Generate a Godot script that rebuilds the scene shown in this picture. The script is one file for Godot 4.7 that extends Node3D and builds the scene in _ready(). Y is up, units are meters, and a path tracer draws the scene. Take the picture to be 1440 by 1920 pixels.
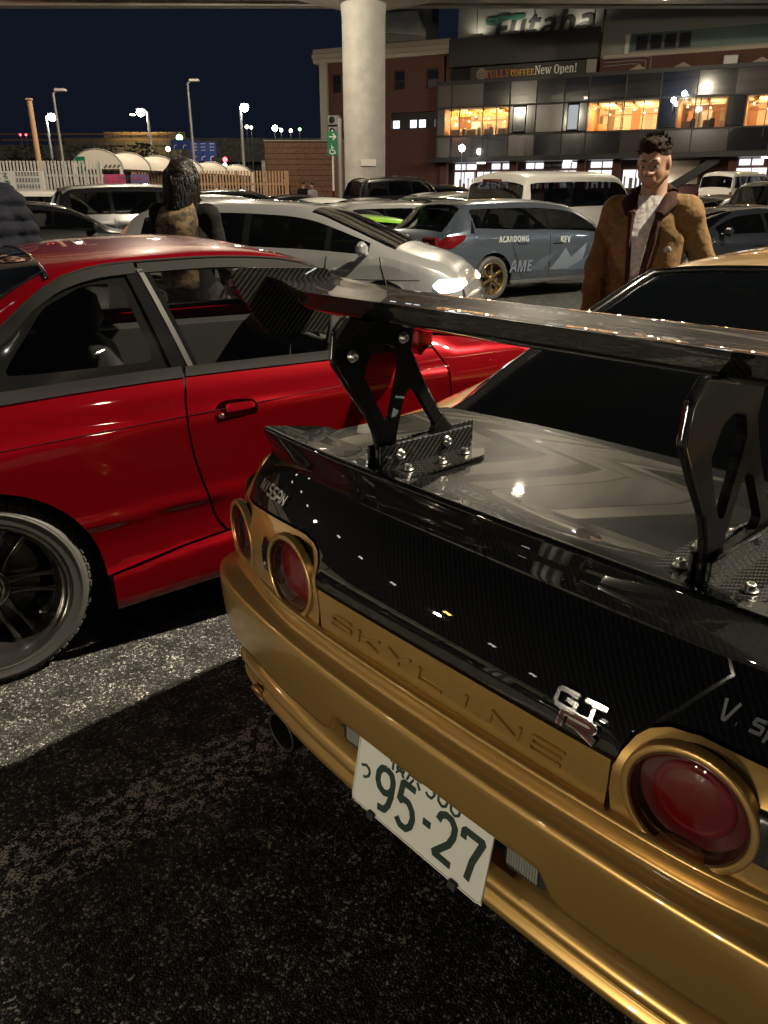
extends Node3D
# Night car meet in a parking area. Metres, y up; the camera stands at x = z = 0 and looks along -z.
var M := {}
var used := {}
var rng := RandomNumberGenerator.new()
const GT_AT := Vector3(0.0856, 0, -1.0697)
const GT_HEAD := 0.84672
const RED_AT := Vector3(-1.6468, 0, -2.8132)
const RED_HEAD := 1.039

func _ready() -> void:
	rng.seed = 7
	make_camera_and_sky()
	make_materials()
	make_lamps()
	make_setting()
	make_gold_car()
	make_red_car()
	make_other_cars()
	make_people()

# ------------------------------------------------------------------ naming
func numbered(n: String) -> String:
	if not used.has(n):
		used[n] = 0
		return n
	used[n] += 1
	return "%s_%03d" % [n, used[n]]

func tag(o: Node, label: String, category: String, group := "") -> void:
	o.set_meta("label", label)
	o.set_meta("category", category)
	if group != "":
		o.set_meta("group", group)

func thing(called: String, label: String, category: String, at := Vector3.ZERO, heading := 0.0, group := "") -> Node3D:
	var o := Node3D.new()
	o.name = numbered(called)
	add_child(o)
	o.position = at
	o.rotation.y = -heading
	tag(o, label, category, group)
	return o

func put(mesh: Mesh, called: String, m: Material, parent: Node = self) -> MeshInstance3D:
	var o := MeshInstance3D.new()
	o.mesh = mesh
	o.material_override = m
	o.name = numbered(called) if parent == self else called
	parent.add_child(o, true)
	return o

func struct(mesh: Mesh, called: String, m: Material) -> MeshInstance3D:
	var o := put(mesh, called, m)
	o.set_meta("kind", "structure")
	return o

# ------------------------------------------------------------------ mesh building
class MB:
	var v := PackedVector3Array()
	var n := PackedVector3Array()
	var t := PackedVector2Array()
	var c := PackedColorArray()
	var ix := PackedInt32Array()
	var xf := Transform3D()
	func vert(p: Vector3, nn: Vector3, uv := Vector2.ZERO) -> int:
		v.append(xf * p)
		n.append((xf.basis * nn).normalized())
		t.append(uv)
		return v.size() - 1
	func tri(a: int, b: int, d: int) -> void:
		var g := (v[d] - v[a]).cross(v[b] - v[a])
		if g.dot(n[a] + n[b] + n[d]) < 0.0:
			ix.append_array([a, d, b])
		else:
			ix.append_array([a, b, d])
	func quad(a: int, b: int, d: int, e: int) -> void:
		tri(a, b, d)
		tri(a, d, e)
	func flat(ps: Array, uvs: Array = []) -> void:
		var nn: Vector3 = (ps[2] - ps[0]).cross(ps[1] - ps[0]).normalized()
		var k := []
		for i in ps.size():
			k.append(vert(ps[i], nn, uvs[i] if uvs.size() else Vector2(ps[i].x, ps[i].y)))
		for i in range(1, ps.size() - 1):
			tri(k[0], k[i], k[i + 1])
	# rows of points -> smooth surface; normals by differences
	func grid(P: Array, wrap := false, uv := Vector2.ONE, flip := false) -> void:
		var R := P.size()
		var C: int = P[0].size()
		var base := v.size()
		for i in R:
			for j in C:
				var j0: int = (j - 1 + C - 1) % (C - 1) if wrap and j == 0 else maxi(j - 1, 0)
				var j1: int = 1 if wrap and j == C - 1 else mini(j + 1, C - 1)
				var du: Vector3 = P[i][j1] - P[i][j0]
				var dv: Vector3 = P[mini(i + 1, R - 1)][j] - P[maxi(i - 1, 0)][j]
				var nn := dv.cross(du)
				if nn.length_squared() < 1e-16:
					var i2 := clampi(i + (1 if i == 0 else -1), 0, R - 1)
					du = P[i2][j1] - P[i2][j0]
					nn = dv.cross(du)
				if nn.length_squared() < 1e-16:
					nn = Vector3.UP
				nn = nn.normalized()
				vert(P[i][j], -nn if flip else nn, Vector2(float(j) / (C - 1) * uv.x, float(i) / (R - 1) * uv.y))
		for i in R - 1:
			for j in C - 1:
				var a := base + i * C + j
				quad(a, a + 1, a + C + 1, a + C)
	func box(ct: Vector3, size: Vector3, bevel := 0.0, bs := Basis()) -> void:
		var h := size / 2.0
		var b := minf(bevel, minf(h.x, minf(h.y, h.z)) * 0.95)
		var id := {}
		for ax in 3:
			for s in [-1, 1]:
				var a1 := (ax + 1) % 3
				var a2 := (ax + 2) % 3
				var q := []
				for k in [[-1, -1], [1, -1], [1, 1], [-1, 1]]:
					var p := Vector3.ZERO
					p[ax] = s * h[ax]
					p[a1] = k[0] * (h[a1] - b)
					p[a2] = k[1] * (h[a2] - b)
					var nn := Vector3.ZERO
					nn[ax] = s
					var sg := Vector3i.ZERO
					sg[ax] = s
					sg[a1] = k[0]
					sg[a2] = k[1]
					var w := vert(ct + bs * p, bs * nn, Vector2(p[a1], p[a2]))
					id["%d%d%d%d" % [ax, sg.x, sg.y, sg.z]] = w
					q.append(w)
				quad(q[0], q[1], q[2], q[3])
		if b > 0.0:
			for ax in 3:
				var a1 := (ax + 1) % 3
				var a2 := (ax + 2) % 3
				for s1 in [-1, 1]:
					for s2 in [-1, 1]:
						var q := []
						for e in [[a1, -1], [a1, 1], [a2, 1], [a2, -1]]:
							var sg := Vector3i.ZERO
							sg[ax] = e[1]
							sg[a1] = s1
							sg[a2] = s2
							q.append(id["%d%d%d%d" % [e[0], sg.x, sg.y, sg.z]])
						quad(q[0], q[1], q[2], q[3])
			for sx in [-1, 1]:
				for sy in [-1, 1]:
					for sz in [-1, 1]:
						tri(id["0%d%d%d" % [sx, sy, sz]], id["1%d%d%d" % [sx, sy, sz]], id["2%d%d%d" % [sx, sy, sz]])
	func tube(path: Array, r: Variant, sides := 10, caps := true, squash := 1.0) -> void:
		var rows := []
		var up := Vector3.UP
		var d0: Vector3 = (path[1] - path[0]).normalized()
		if absf(d0.dot(up)) > 0.9:
			up = Vector3.RIGHT
		for i in path.size():
			var d: Vector3 = (path[mini(i + 1, path.size() - 1)] - path[maxi(i - 1, 0)]).normalized()
			var s := d.cross(up).normalized()
			up = s.cross(d).normalized()
			var rr: float = r[i] if r is Array else r
			var row := PackedVector3Array()
			for k in sides + 1:
				var a := TAU * k / sides
				row.append(path[i] + (s * cos(a) + up * sin(a) * squash) * rr)
			rows.append(row)
		grid(rows, true)
		if caps:
			for e in [0, path.size() - 1]:
				var nn: Vector3 = (path[0] - path[1]).normalized() if e == 0 else (path[e] - path[e - 1]).normalized()
				var ct := vert(path[e], nn)
				var ring := []
				for k in sides:
					ring.append(vert(rows[e][k], nn))
				for k in sides:
					tri(ct, ring[k], ring[(k + 1) % sides])
	# profile of (radius, height along axis y)
	func lathe(prof: Array, seg := 32, bs := Transform3D(), arc := TAU) -> void:
		var rows := []
		for p in prof:
			var row := PackedVector3Array()
			for k in seg + 1:
				var a := arc * k / seg
				row.append(bs * Vector3(p.x * cos(a), p.y, p.x * sin(a)))
			rows.append(row)
		grid(rows, arc == TAU)
	func prism(poly: PackedVector2Array, z0: float, z1: float) -> void:
		var ids := Geometry2D.triangulate_polygon(poly)
		for zz in [z0, z1]:
			var nn := Vector3(0, 0, 1 if zz == maxf(z0, z1) else -1)
			var b := v.size()
			for p in poly:
				vert(Vector3(p.x, p.y, zz), nn, p)
			for k in range(0, ids.size(), 3):
				tri(b + ids[k], b + ids[k + 1], b + ids[k + 2])
		walls(poly, func(p: Vector2): return Vector3(p.x, p.y, z0), func(p: Vector2): return Vector3(p.x, p.y, z1))
	func walls(poly: PackedVector2Array, f0: Callable, f1: Callable) -> void:
		var cw := -1.0 if Geometry2D.is_polygon_clockwise(poly) else 1.0
		for i in poly.size():
			var p := poly[i]
			var q := poly[(i + 1) % poly.size()]
			var a: Vector3 = f0.call(p)
			var b: Vector3 = f0.call(q)
			var d: Vector3 = f1.call(q)
			var e: Vector3 = f1.call(p)
			var nn := (b - a).cross(e - a) * cw
			if nn.length_squared() < 1e-18:
				continue
			nn = nn.normalized()
			quad(vert(a, nn, p), vert(b, nn, q), vert(d, nn, q), vert(e, nn, p))
	# polygon in a parameter plane, mapped by F and filled with a grid clipped to it
	func patch(poly: PackedVector2Array, F: Callable, step: float, holes: Array = [], depth := 0.0, flip := false) -> void:
		var lo := poly[0]
		var hi := poly[0]
		for p in poly:
			lo = lo.min(p)
			hi = hi.max(p)
		lo -= Vector2.ONE * step * 0.37
		var nx := int(ceil((hi.x - lo.x) / step)) + 1
		var ny := int(ceil((hi.y - lo.y) / step)) + 1
		var marked := {}
		for ring in [poly] + holes:
			for i in ring.size():
				var p: Vector2 = ring[i]
				var q: Vector2 = ring[(i + 1) % ring.size()]
				var m := int(ceil(p.distance_to(q) / step * 6.0)) + 1
				for k in m + 1:
					var w := (p.lerp(q, float(k) / m) - lo) / step
					for ex in [-0.02, 0.02]:
						for ey in [-0.02, 0.02]:
							marked[Vector2i(int(floor(w.x + ex)), int(floor(w.y + ey)))] = true
		var cache := {}
		for i in nx:
			for j in ny:
				var c0 := lo + Vector2(i, j) * step
				var cell := PackedVector2Array([c0, c0 + Vector2(step, 0), c0 + Vector2(step, step), c0 + Vector2(0, step)])
				if marked.has(Vector2i(i, j)):
					var ps: Array = []
					ps.append_array(Geometry2D.intersect_polygons(cell, poly))
					for h in holes:
						var nxt := []
						for g in ps:
							nxt.append_array(Geometry2D.clip_polygons(g, h))
						ps = nxt
					for g in ps:
						if Geometry2D.is_polygon_clockwise(g):
							continue
						var ids := Geometry2D.triangulate_polygon(g)
						var k := []
						for p in g:
							k.append(pv(p, F, flip, cache))
						for s in range(0, ids.size(), 3):
							tri(k[ids[s]], k[ids[s + 1]], k[ids[s + 2]])
				else:
					var mid := c0 + Vector2(step, step) * 0.5
					if not Geometry2D.is_point_in_polygon(mid, poly):
						continue
					var inside := false
					for h in holes:
						inside = inside or Geometry2D.is_point_in_polygon(mid, h)
					if not inside:
						quad(pv(cell[0], F, flip, cache), pv(cell[1], F, flip, cache), pv(cell[2], F, flip, cache), pv(cell[3], F, flip, cache))
		if depth != 0.0:
			for ring in [poly] + holes:
				walls(ring, func(p: Vector2): return F.call(p), func(p: Vector2): return F.call(p) - nrm(p, F, flip) * depth)
	func nrm(p: Vector2, F: Callable, flip: bool) -> Vector3:
		var e := 0.004
		var nn: Vector3 = (F.call(p + Vector2(e, 0)) - F.call(p - Vector2(e, 0))).cross(F.call(p + Vector2(0, e)) - F.call(p - Vector2(0, e))).normalized()
		return -nn if flip else nn
	func pv(p: Vector2, F: Callable, flip: bool, cache: Dictionary) -> int:
		var key := Vector2i(roundi(p.x * 20000), roundi(p.y * 20000))
		if not cache.has(key):
			cache[key] = vert(F.call(p), nrm(p, F, flip), p)
		return cache[key]
	func disc(ct: Vector3, nn: Vector3, r: float, seg := 24) -> void:
		var s := nn.cross(Vector3.UP if absf(nn.y) < 0.9 else Vector3.RIGHT).normalized()
		var u := s.cross(nn)
		var a := vert(ct, nn)
		var ring := []
		for k in seg:
			var w := TAU * k / seg
			ring.append(vert(ct + (s * cos(w) + u * sin(w)) * r, nn))
		for k in seg:
			tri(a, ring[k], ring[(k + 1) % seg])
	# flat lettering: polylines thickened to strokes
	func strokes(lines: Array, w: float, z0: float, z1: float, F: Variant = null) -> void:
		var polys := []
		var lift := 0.0
		for l in lines:
			for g in Geometry2D.offset_polyline(PackedVector2Array(l), w / 2.0, Geometry2D.JOIN_ROUND, Geometry2D.END_ROUND):
				polys.append(g)
		for g in polys:
			if Geometry2D.is_polygon_clockwise(g):
				continue
			lift = fmod(lift + (z1 - z0) * 0.06, (z1 - z0) * 0.35)
			if F == null:
				prism(g, z0, z1 + lift)
			else:
				var up := z1 + lift
				var top := func(p: Vector2): return F.call(p) + nrm(p, F, false) * up
				var ids := Geometry2D.triangulate_polygon(g)
				var b := v.size()
				for p in g:
					vert(top.call(p), nrm(p, F, false), p)
				for k in range(0, ids.size(), 3):
					tri(b + ids[k], b + ids[k + 1], b + ids[k + 2])
				walls(g, F, top)
	func done() -> ArrayMesh:
		var a := []
		a.resize(Mesh.ARRAY_MAX)
		a[Mesh.ARRAY_VERTEX] = v
		a[Mesh.ARRAY_NORMAL] = n
		a[Mesh.ARRAY_TEX_UV] = t
		a[Mesh.ARRAY_INDEX] = ix
		if c.size() == v.size():
			a[Mesh.ARRAY_COLOR] = c
		var m := ArrayMesh.new()
		m.add_surface_from_arrays(Mesh.PRIMITIVE_TRIANGLES, a)
		return m

func bx(c: Vector3, s: Vector3, b := 0.0) -> ArrayMesh:
	var m := MB.new()
	m.box(c, s, b)
	return m.done()

func rounded(ps: Array, r: float, seg := 4) -> PackedVector2Array:
	var o := PackedVector2Array()
	var N := ps.size()
	for i in N:
		var p: Vector2 = ps[i]
		var a: Vector2 = ps[(i + N - 1) % N]
		var b: Vector2 = ps[(i + 1) % N]
		var d1 := minf(r, p.distance_to(a) * 0.45)
		var d2 := minf(r, p.distance_to(b) * 0.45)
		var s := p + (a - p).normalized() * d1
		var e := p + (b - p).normalized() * d2
		for k in seg + 1:
			var t := float(k) / seg
			o.append(s.lerp(p, t).lerp(p.lerp(e, t), t))
	return o

func v2(a: Array) -> Array:
	var o := []
	for i in range(0, a.size(), 2):
		o.append(Vector2(a[i], a[i + 1]))
	return o

func ell(c: Vector2, rx: float, ry: float, n := 40) -> PackedVector2Array:
	var o := PackedVector2Array()
	for k in n:
		o.append(c + Vector2(cos(TAU * k / n) * rx, sin(TAU * k / n) * ry))
	return o

# monotone cubic through flat key list [x0, y0, x1, y1, ...] with ascending x
func cub(K: Array, x: float) -> float:
	var n := K.size() / 2
	if x <= K[0]:
		return K[1]
	if x >= K[2 * n - 2]:
		return K[2 * n - 1]
	var i := 0
	while x > K[2 * i + 2]:
		i += 1
	var x0: float = K[2 * i]
	var x1: float = K[2 * i + 2]
	var y0: float = K[2 * i + 1]
	var y1: float = K[2 * i + 3]
	var h := x1 - x0
	var d := (y1 - y0) / h
	var m0 := d
	var m1 := d
	if i > 0:
		var dp: float = (y0 - K[2 * i - 1]) / (x0 - K[2 * i - 2])
		m0 = 0.0 if dp * d <= 0.0 else 2.0 * dp * d / (dp + d)
	if i < n - 2:
		var dn: float = (K[2 * i + 5] - y1) / (K[2 * i + 4] - x1)
		m1 = 0.0 if dn * d <= 0.0 else 2.0 * dn * d / (dn + d)
	var t := (x - x0) / h
	return y0 * (1 + 2 * t) * (1 - t) * (1 - t) + h * m0 * t * (1 - t) * (1 - t) + y1 * t * t * (3 - 2 * t) + h * m1 * t * t * (t - 1)

func lin(K: Array, x: float) -> float:
	var n := K.size() / 2
	if x <= K[0]:
		return K[1]
	for i in n - 1:
		if x <= K[2 * i + 2]:
			return lerpf(K[2 * i + 1], K[2 * i + 3], (x - K[2 * i]) / (K[2 * i + 2] - K[2 * i]))
	return K[2 * n - 1]

func ground_y(z: float) -> float:
	return maxf(0.0, -z - 18.0) * 0.035 if z > -75.0 else 57.0 * 0.035

# ------------------------------------------------------------------ camera, sky, lamps
func make_camera_and_sky() -> void:
	var cam := Camera3D.new()
	cam.name = "camera"
	add_child(cam)
	cam.fov = rad_to_deg(2.0 * atan(960.0 / 1438.0))
	cam.near = 0.05
	cam.far = 600.0
	cam.transform = Transform3D(Basis.from_euler(Vector3(-0.384527, 0, 0)), Vector3(0, 1.442, 0))
	cam.current = true
	var we := WorldEnvironment.new()
	we.name = "night_environment"
	var e := Environment.new()
	e.background_mode = Environment.BG_SKY
	var sm := ProceduralSkyMaterial.new()
	sm.sky_top_color = Color(0.006, 0.0075, 0.011).linear_to_srgb()
	sm.sky_horizon_color = Color(0.0042, 0.0062, 0.0135).linear_to_srgb()
	sm.sky_curve = 0.2
	sm.ground_bottom_color = Color(0.004, 0.004, 0.005).linear_to_srgb()
	sm.ground_horizon_color = Color(0.005, 0.006, 0.010).linear_to_srgb()
	sm.use_debanding = false
	e.sky = Sky.new()
	e.sky.sky_material = sm
	e.background_energy_multiplier = 1.0
	e.tonemap_mode = Environment.TONE_MAPPER_LINEAR
	e.tonemap_exposure = 1.1
	e.sdfgi_enabled = true
	e.ssao_enabled = true
	e.ssil_enabled = true
	we.environment = e
	add_child(we)

func omni(parent: Node, at: Vector3, energy: float, col: Color, size := 0.12) -> void:
	var l := OmniLight3D.new()
	l.name = "lamp_light"
	l.light_energy = energy
	l.light_color = col
	l.light_size = size
	l.omni_range = 120.0
	l.omni_attenuation = 2.0
	l.shadow_enabled = true
	parent.add_child(l, true)
	l.position = at

func spot(parent: Node, at: Vector3, to: Vector3, energy: float, col: Color, ang := 70.0, size := 0.12, soft := 0.6) -> void:
	var l := SpotLight3D.new()
	l.name = "lamp_light"
	l.light_energy = energy
	l.light_color = col
	l.light_size = size
	l.spot_range = 120.0
	l.spot_attenuation = 2.0
	l.spot_angle = ang
	l.spot_angle_attenuation = soft
	l.shadow_enabled = true
	parent.add_child(l, true)
	var d := (to - at).normalized()
	l.transform = Transform3D(Basis.looking_at(d, Vector3.UP if absf(d.y) < 0.98 else Vector3.RIGHT), at)

const WARM := Color(1.0, 0.94, 0.83)

func make_lamps() -> void:
	# flood light masts that stand outside the frame
	flood_mast(Vector3(8.6, 0, -3.4), 10.4, Vector3(-1, 0, -2.2), 660.0, WARM, "tall grey floodlight mast to the right of the gold coupe")
	flood_mast(Vector3(-5.2, 0, 1.6), 9.5, Vector3(-4.3, 0, 0.9), 560.0, WARM, "grey floodlight mast behind the photographer towards the fence side", 22.5)
	flood_mast(Vector3(9.0, 0, 9.5), 9.5, Vector3(2, 0, -1.0), 6.0, Color(1, 0.9, 0.74), "grey floodlight mast behind the photographer towards the shop side")
	# lamps that hang under the viaduct deck, above the frame
	for p in [[-22.0, -30.0, 18.0], [-8.0, -27.0, 50.0], [4.6, -25.0, 62.0], [17.0, -27.0, 60.0], [31.0, -30.0, 30.0], [-7.0, -37.0, 50.0], [12.0, -38.5, 22.0]]:
		var t := thing("hanging_lamp", "round white lamp hanging on a rod under the viaduct deck", "lamp", Vector3(p[0], 9.55, p[1]), 0.0, "lamps under the viaduct deck")
		var m := MB.new()
		m.tube([Vector3(0, 1.5, 0), Vector3(0, 0.24, 0)], 0.03, 6)
		put(m.done(), "rod", M.dark_metal, t)
		m = MB.new()
		m.lathe([Vector2(0.02, 0.24), Vector2(0.2, 0.22), Vector2(0.24, 0.14)], 16)
		put(m.done(), "shade", M.dark_metal, t)
		m = MB.new()
		m.lathe([Vector2(0.001, 0.14), Vector2(0.14, 0.1), Vector2(0.19, 0.0), Vector2(0.14, -0.1), Vector2(0.001, -0.14)], 16)
		put(m.done(), "bulb", M.glow_white, t)
		omni(t, Vector3.ZERO, p[2], Color(1, 0.94, 0.82) if p[0] > -20.0 else Color(1, 0.62, 0.42), 0.14)
	# tall masts along the elevated road at the left, mirrored in the boot lid as a row of points
	for k in 13:
		var z := 13.0 - k * 2.6 - 0.05 * k * k
		var t := thing("tall_mast", "tall slim lamp mast in the row along the elevated road at the left", "lamp", Vector3(-33.0 - 0.1 * k, 0, z), 0.0, "lamp masts along the elevated road")
		var m := MB.new()
		m.tube([Vector3.ZERO, Vector3(0, 16.5 + 0.5 * (k % 3), 0)], [0.12, 0.06], 8)
		put(m.done(), "pole", M.pole_dark, t)
		put(bx(Vector3(0, 16.6 + 0.5 * (k % 3), 0), Vector3(0.4, 0.2, 0.4), 0.03), "lamp_head", M.glow_mast if k != 5 else M.glow_mast_amber, t)
		if k % 4 == 1:
			spot(t, Vector3(0.1, 16.3, 0), Vector3(20, 0, 0), 25.0, WARM, 70.0, 0.2)
	# flood lamps on the ground that wash the side of the elevated road
	for z in [-16.0, -7.0, 3.0]:
		var t := thing("ground_floodlight", "low floodlight aimed up at the side of the elevated road", "floodlight", Vector3(-28.0, 0, z), 0.0, "floodlights at the elevated road")
		put(bx(Vector3(0, 0.35, 0), Vector3(0.3, 0.3, 0.4), 0.04), "housing", M.dark_metal, t)
		put(bx(Vector3(-0.17, 0.42, 0), Vector3(0.02, 0.22, 0.32), 0.004), "lamp_lens", M.glow_white, t)
		spot(t, Vector3(-0.24, 0.45, 0), Vector3(-7.5, 8.5, 0), 190.0, Color(1, 0.96, 0.86), 62.0, 0.1)

func flood_mast(at: Vector3, h: float, to: Vector3, energy: float, col: Color, label: String, ang := 74.0) -> void:
	var t := thing("floodlight_mast", label, "floodlight", at)
	var m := MB.new()
	m.tube([Vector3.ZERO, Vector3(0, h - 0.2, 0)], [0.07, 0.04], 12)
	put(m.done(), "pole", M.pole_dark, t)
	put(bx(Vector3(0, 0.1, 0), Vector3(0.5, 0.2, 0.5), 0.02), "base", M.pole_dark, t)
	var d := (to - at - Vector3(0, h, 0)).normalized()
	var bs := Basis.looking_at(d, Vector3.UP)
	m = MB.new()
	m.box(Vector3(0, h, 0) - d * 0.14, Vector3(0.5, 0.36, 0.2), 0.03, bs)
	var head := put(m.done(), "lamp_head", M.dark_metal, t)
	m = MB.new()
	m.box(Vector3(0, h, 0) - d * 0.032, Vector3(0.44, 0.3, 0.012), 0.0, bs)
	put(m.done(), "lamp_lens", M.glow_white, head)
	spot(t, Vector3(0, h, 0), to - at, energy, col, ang, 0.16, 0.5)

# ------------------------------------------------------------------ materials
func mk(key: String, c: Color, rough := 0.6, metal := 0.0, coat := 0.0) -> StandardMaterial3D:
	var m := StandardMaterial3D.new()
	m.resource_name = key
	m.albedo_color = Color(c.r, c.g, c.b).linear_to_srgb()
	m.roughness = rough
	m.metallic = metal
	if coat > 0.0:
		m.clearcoat_enabled = true
		m.clearcoat = coat
		m.clearcoat_roughness = 0.03
	M[key] = m
	return m

func glow(key: String, c: Color, e: float) -> void:
	var m := mk(key, Color(c.r * 0.5, c.g * 0.5, c.b * 0.5), 0.5)
	m.emission_enabled = true
	m.emission = c.linear_to_srgb()
	m.emission_energy_multiplier = e

func pane(key: String, alpha: float, c := Color(0.0012, 0.0014, 0.0014), rough := 0.02) -> void:
	var m := mk(key, c, rough)
	m.transparency = BaseMaterial3D.TRANSPARENCY_ALPHA
	m.albedo_color.a = alpha

func noise_image(kind: int, freq: float, size: int, oct := 4, ret := -1, sd := 1) -> Image:
	var f := FastNoiseLite.new()
	f.seed = sd
	f.noise_type = kind
	f.frequency = freq
	f.fractal_type = FastNoiseLite.FRACTAL_FBM if oct > 1 else FastNoiseLite.FRACTAL_NONE
	f.fractal_octaves = oct
	if ret >= 0:
		f.cellular_return_type = ret
		f.cellular_jitter = 1.0
	return f.get_seamless_image(size, size)

func tex(im: Image) -> ImageTexture:
	return ImageTexture.create_from_image(im)

# grain: grey noise between two factors, multiplied into the colour, plus a little relief
func grain(m: StandardMaterial3D, sd: int, freq: float, lo: float, scale: float, bump := 0.0) -> void:
	var im := noise_image(FastNoiseLite.TYPE_SIMPLEX, freq, 256, 5, -1, sd)
	var hi := im.duplicate()
	im.convert(Image.FORMAT_RGB8)
	for y in 256:
		for x in 256:
			var g := lerpf(lo, 1.0, im.get_pixel(x, y).r)
			im.set_pixel(x, y, Color(g, g, g))
	m.albedo_texture = tex(im)
	m.uv1_triplanar = true
	m.uv1_world_triplanar = false
	m.uv1_scale = Vector3.ONE * scale
	if bump > 0.0:
		m.heightmap_enabled = true
		m.heightmap_texture = tex(hi)
		m.heightmap_scale = bump

func make_materials() -> void:
	# asphalt: stones of many greys set in dark binder
	var cell := noise_image(FastNoiseLite.TYPE_CELLULAR, 0.17, 1024, 1, FastNoiseLite.RETURN_CELL_VALUE, 3)
	var dist := noise_image(FastNoiseLite.TYPE_CELLULAR, 0.17, 1024, 1, FastNoiseLite.RETURN_DISTANCE2_SUB, 3)
	var big := noise_image(FastNoiseLite.TYPE_SIMPLEX, 0.008, 1024, 5, -1, 9)
	var fine := noise_image(FastNoiseLite.TYPE_SIMPLEX, 0.22, 1024, 3, -1, 4)
	var ca := cell.get_data()
	var da := dist.get_data()
	var ba := big.get_data()
	var fa := fine.get_data()
	var col := PackedByteArray()
	col.resize(1024 * 1024 * 3)
	var hgt := PackedByteArray()
	hgt.resize(1024 * 1024)
	for i in 1024 * 1024:
		var stone: float = ca[i] / 255.0
		var edge := smoothstep(0.05, 0.5, da[i] / 255.0 * 1.2 + (fa[i] / 255.0 - 0.5) * 0.5 + (stone - 0.5) * 0.25)
		var v := lerpf(26.0, 54.0 + 108.0 * stone * stone * stone, edge) * (0.55 + 0.75 * ba[i] / 255.0) * (0.72 + 0.56 * fa[i] / 255.0)
		col[i * 3] = clampi(int(v), 0, 255)
		col[i * 3 + 1] = clampi(int(v * 0.995), 0, 255)
		col[i * 3 + 2] = clampi(int(v * 0.965), 0, 255)
		hgt[i] = clampi(int(edge * (90.0 + 110.0 * stone) + fa[i] * 0.2), 0, 255)
	var asph := mk("asphalt", Color(1, 1, 1), 0.86)
	asph.albedo_texture = tex(Image.create_from_data(1024, 1024, false, Image.FORMAT_RGB8, col))
	asph.heightmap_enabled = true
	asph.heightmap_texture = tex(Image.create_from_data(1024, 1024, false, Image.FORMAT_L8, hgt))
	asph.heightmap_scale = 0.4
	asph.metallic_specular = 0.35
	# worn paint: only flecks of it are left on the stones
	var wear := noise_image(FastNoiseLite.TYPE_SIMPLEX, 0.012, 512, 4, -1, 21)
	var fl := noise_image(FastNoiseLite.TYPE_CELLULAR, 0.06, 512, 1, FastNoiseLite.RETURN_DISTANCE2_SUB, 8)
	var fs := noise_image(FastNoiseLite.TYPE_SIMPLEX, 0.06, 512, 3, -1, 18)
	for k in 2:
		var im := Image.create(512, 512, false, Image.FORMAT_RGBA8)
		for y in 512:
			for x in 512:
				var a: float = wear.get_pixel(x, y).r * 0.75 + fs.get_pixel(x, y).r * 0.75 + fl.get_pixel(x, y).r * 0.25
				var vv := absf(y / 511.0 - 0.5) * 2.0
				var uu := absf(x / 511.0 - 0.5) * 2.0
				var thr := 0.93 + 0.22 * pow(vv, 4.0) if k == 0 else 1.19 + 0.2 * pow(maxf(uu, vv), 3.0)
				var s := 0.75 + 0.25 * fs.get_pixel(x, y).r
				im.set_pixel(x, y, Color(0.70 * s, 0.69 * s, 0.65 * s, 1.0 if a > thr else 0.0))
		var wm := mk("worn_paint" if k == 0 else "worn_flecks", Color(1, 1, 1), 0.75)
		wm.albedo_texture = tex(im)
		wm.transparency = BaseMaterial3D.TRANSPARENCY_ALPHA_SCISSOR
		wm.alpha_scissor_threshold = 0.5
	# carbon cloth: 2x2 twill under clear lacquer
	var tw := Image.create(128, 128, false, Image.FORMAT_RGB8)
	var twn := Image.create(128, 128, false, Image.FORMAT_L8)
	for y in 128:
		for x in 128:
			var tx := x / 16
			var ty := y / 16
			var warp := ((tx + ty) % 4) < 2
			var fx := (x % 16) / 15.0 - 0.5
			var fy := (y % 16) / 15.0 - 0.5
			var across := fx if warp else fy
			var along := (fposmod(float(ty * 16 + y % 16 + tx * 16), 32.0) if warp else fposmod(float(tx * 16 + x % 16 + ty * 16), 32.0)) / 32.0 - 0.5
			var h := (1.0 - 2.2 * across * across) * (1.0 - 1.2 * along * along)
			var fib := 0.88 + 0.12 * sin((x if warp else y) * 2.9)
			var g := (0.095 if warp else 0.035) * (0.4 + 0.65 * h) * fib
			tw.set_pixel(x, y, Color(g, g, g * 0.98))
			twn.set_pixel(x, y, Color(h, h, h))
	for q in [["carbon_deck", 1.0 / 0.058, 0.0, 1.0], ["carbon", 1.0 / 0.022, 0.0, 1.0], ["carbon_bare", 1.0 / 0.03, 0.0, 1.0], ["carbon_dull", 1.0 / 0.042, 0.0, 0.12]]:
		var cm := mk(q[0], Color(1, 1, 1), 0.4, 0.2, q[3])
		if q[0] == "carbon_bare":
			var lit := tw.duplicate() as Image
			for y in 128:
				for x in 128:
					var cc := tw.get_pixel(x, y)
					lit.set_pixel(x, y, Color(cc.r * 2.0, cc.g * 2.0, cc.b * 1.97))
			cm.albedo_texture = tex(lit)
		elif q[0] == "carbon_deck":
			var soft := tw.duplicate() as Image
			for y in 128:
				for x in 128:
					soft.set_pixel(x, y, tw.get_pixel(x, y).lerp(Color(0.05, 0.052, 0.052), 0.85))
			cm.albedo_texture = tex(soft)
		else:
			cm.albedo_texture = tex(tw)
		cm.uv1_scale = Vector3(q[1], q[1], 1)
		cm.clearcoat_roughness = 0.015
		cm.metallic_specular = 0.15
		cm.heightmap_enabled = q[0] == "carbon_bare" or q[0] == "carbon_dull"
		cm.heightmap_texture = tex(twn)
		cm.heightmap_scale = 0.006
	# car paints
	mk("gold_paint", Color(0.48, 0.29, 0.086), 0.32, 0.68, 1.0)
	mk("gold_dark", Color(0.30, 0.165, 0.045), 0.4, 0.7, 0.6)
	mk("red_paint", Color(0.125, 0.0008, 0.0032), 0.36, 0.4, 1.0).metallic_specular = 0.12
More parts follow.
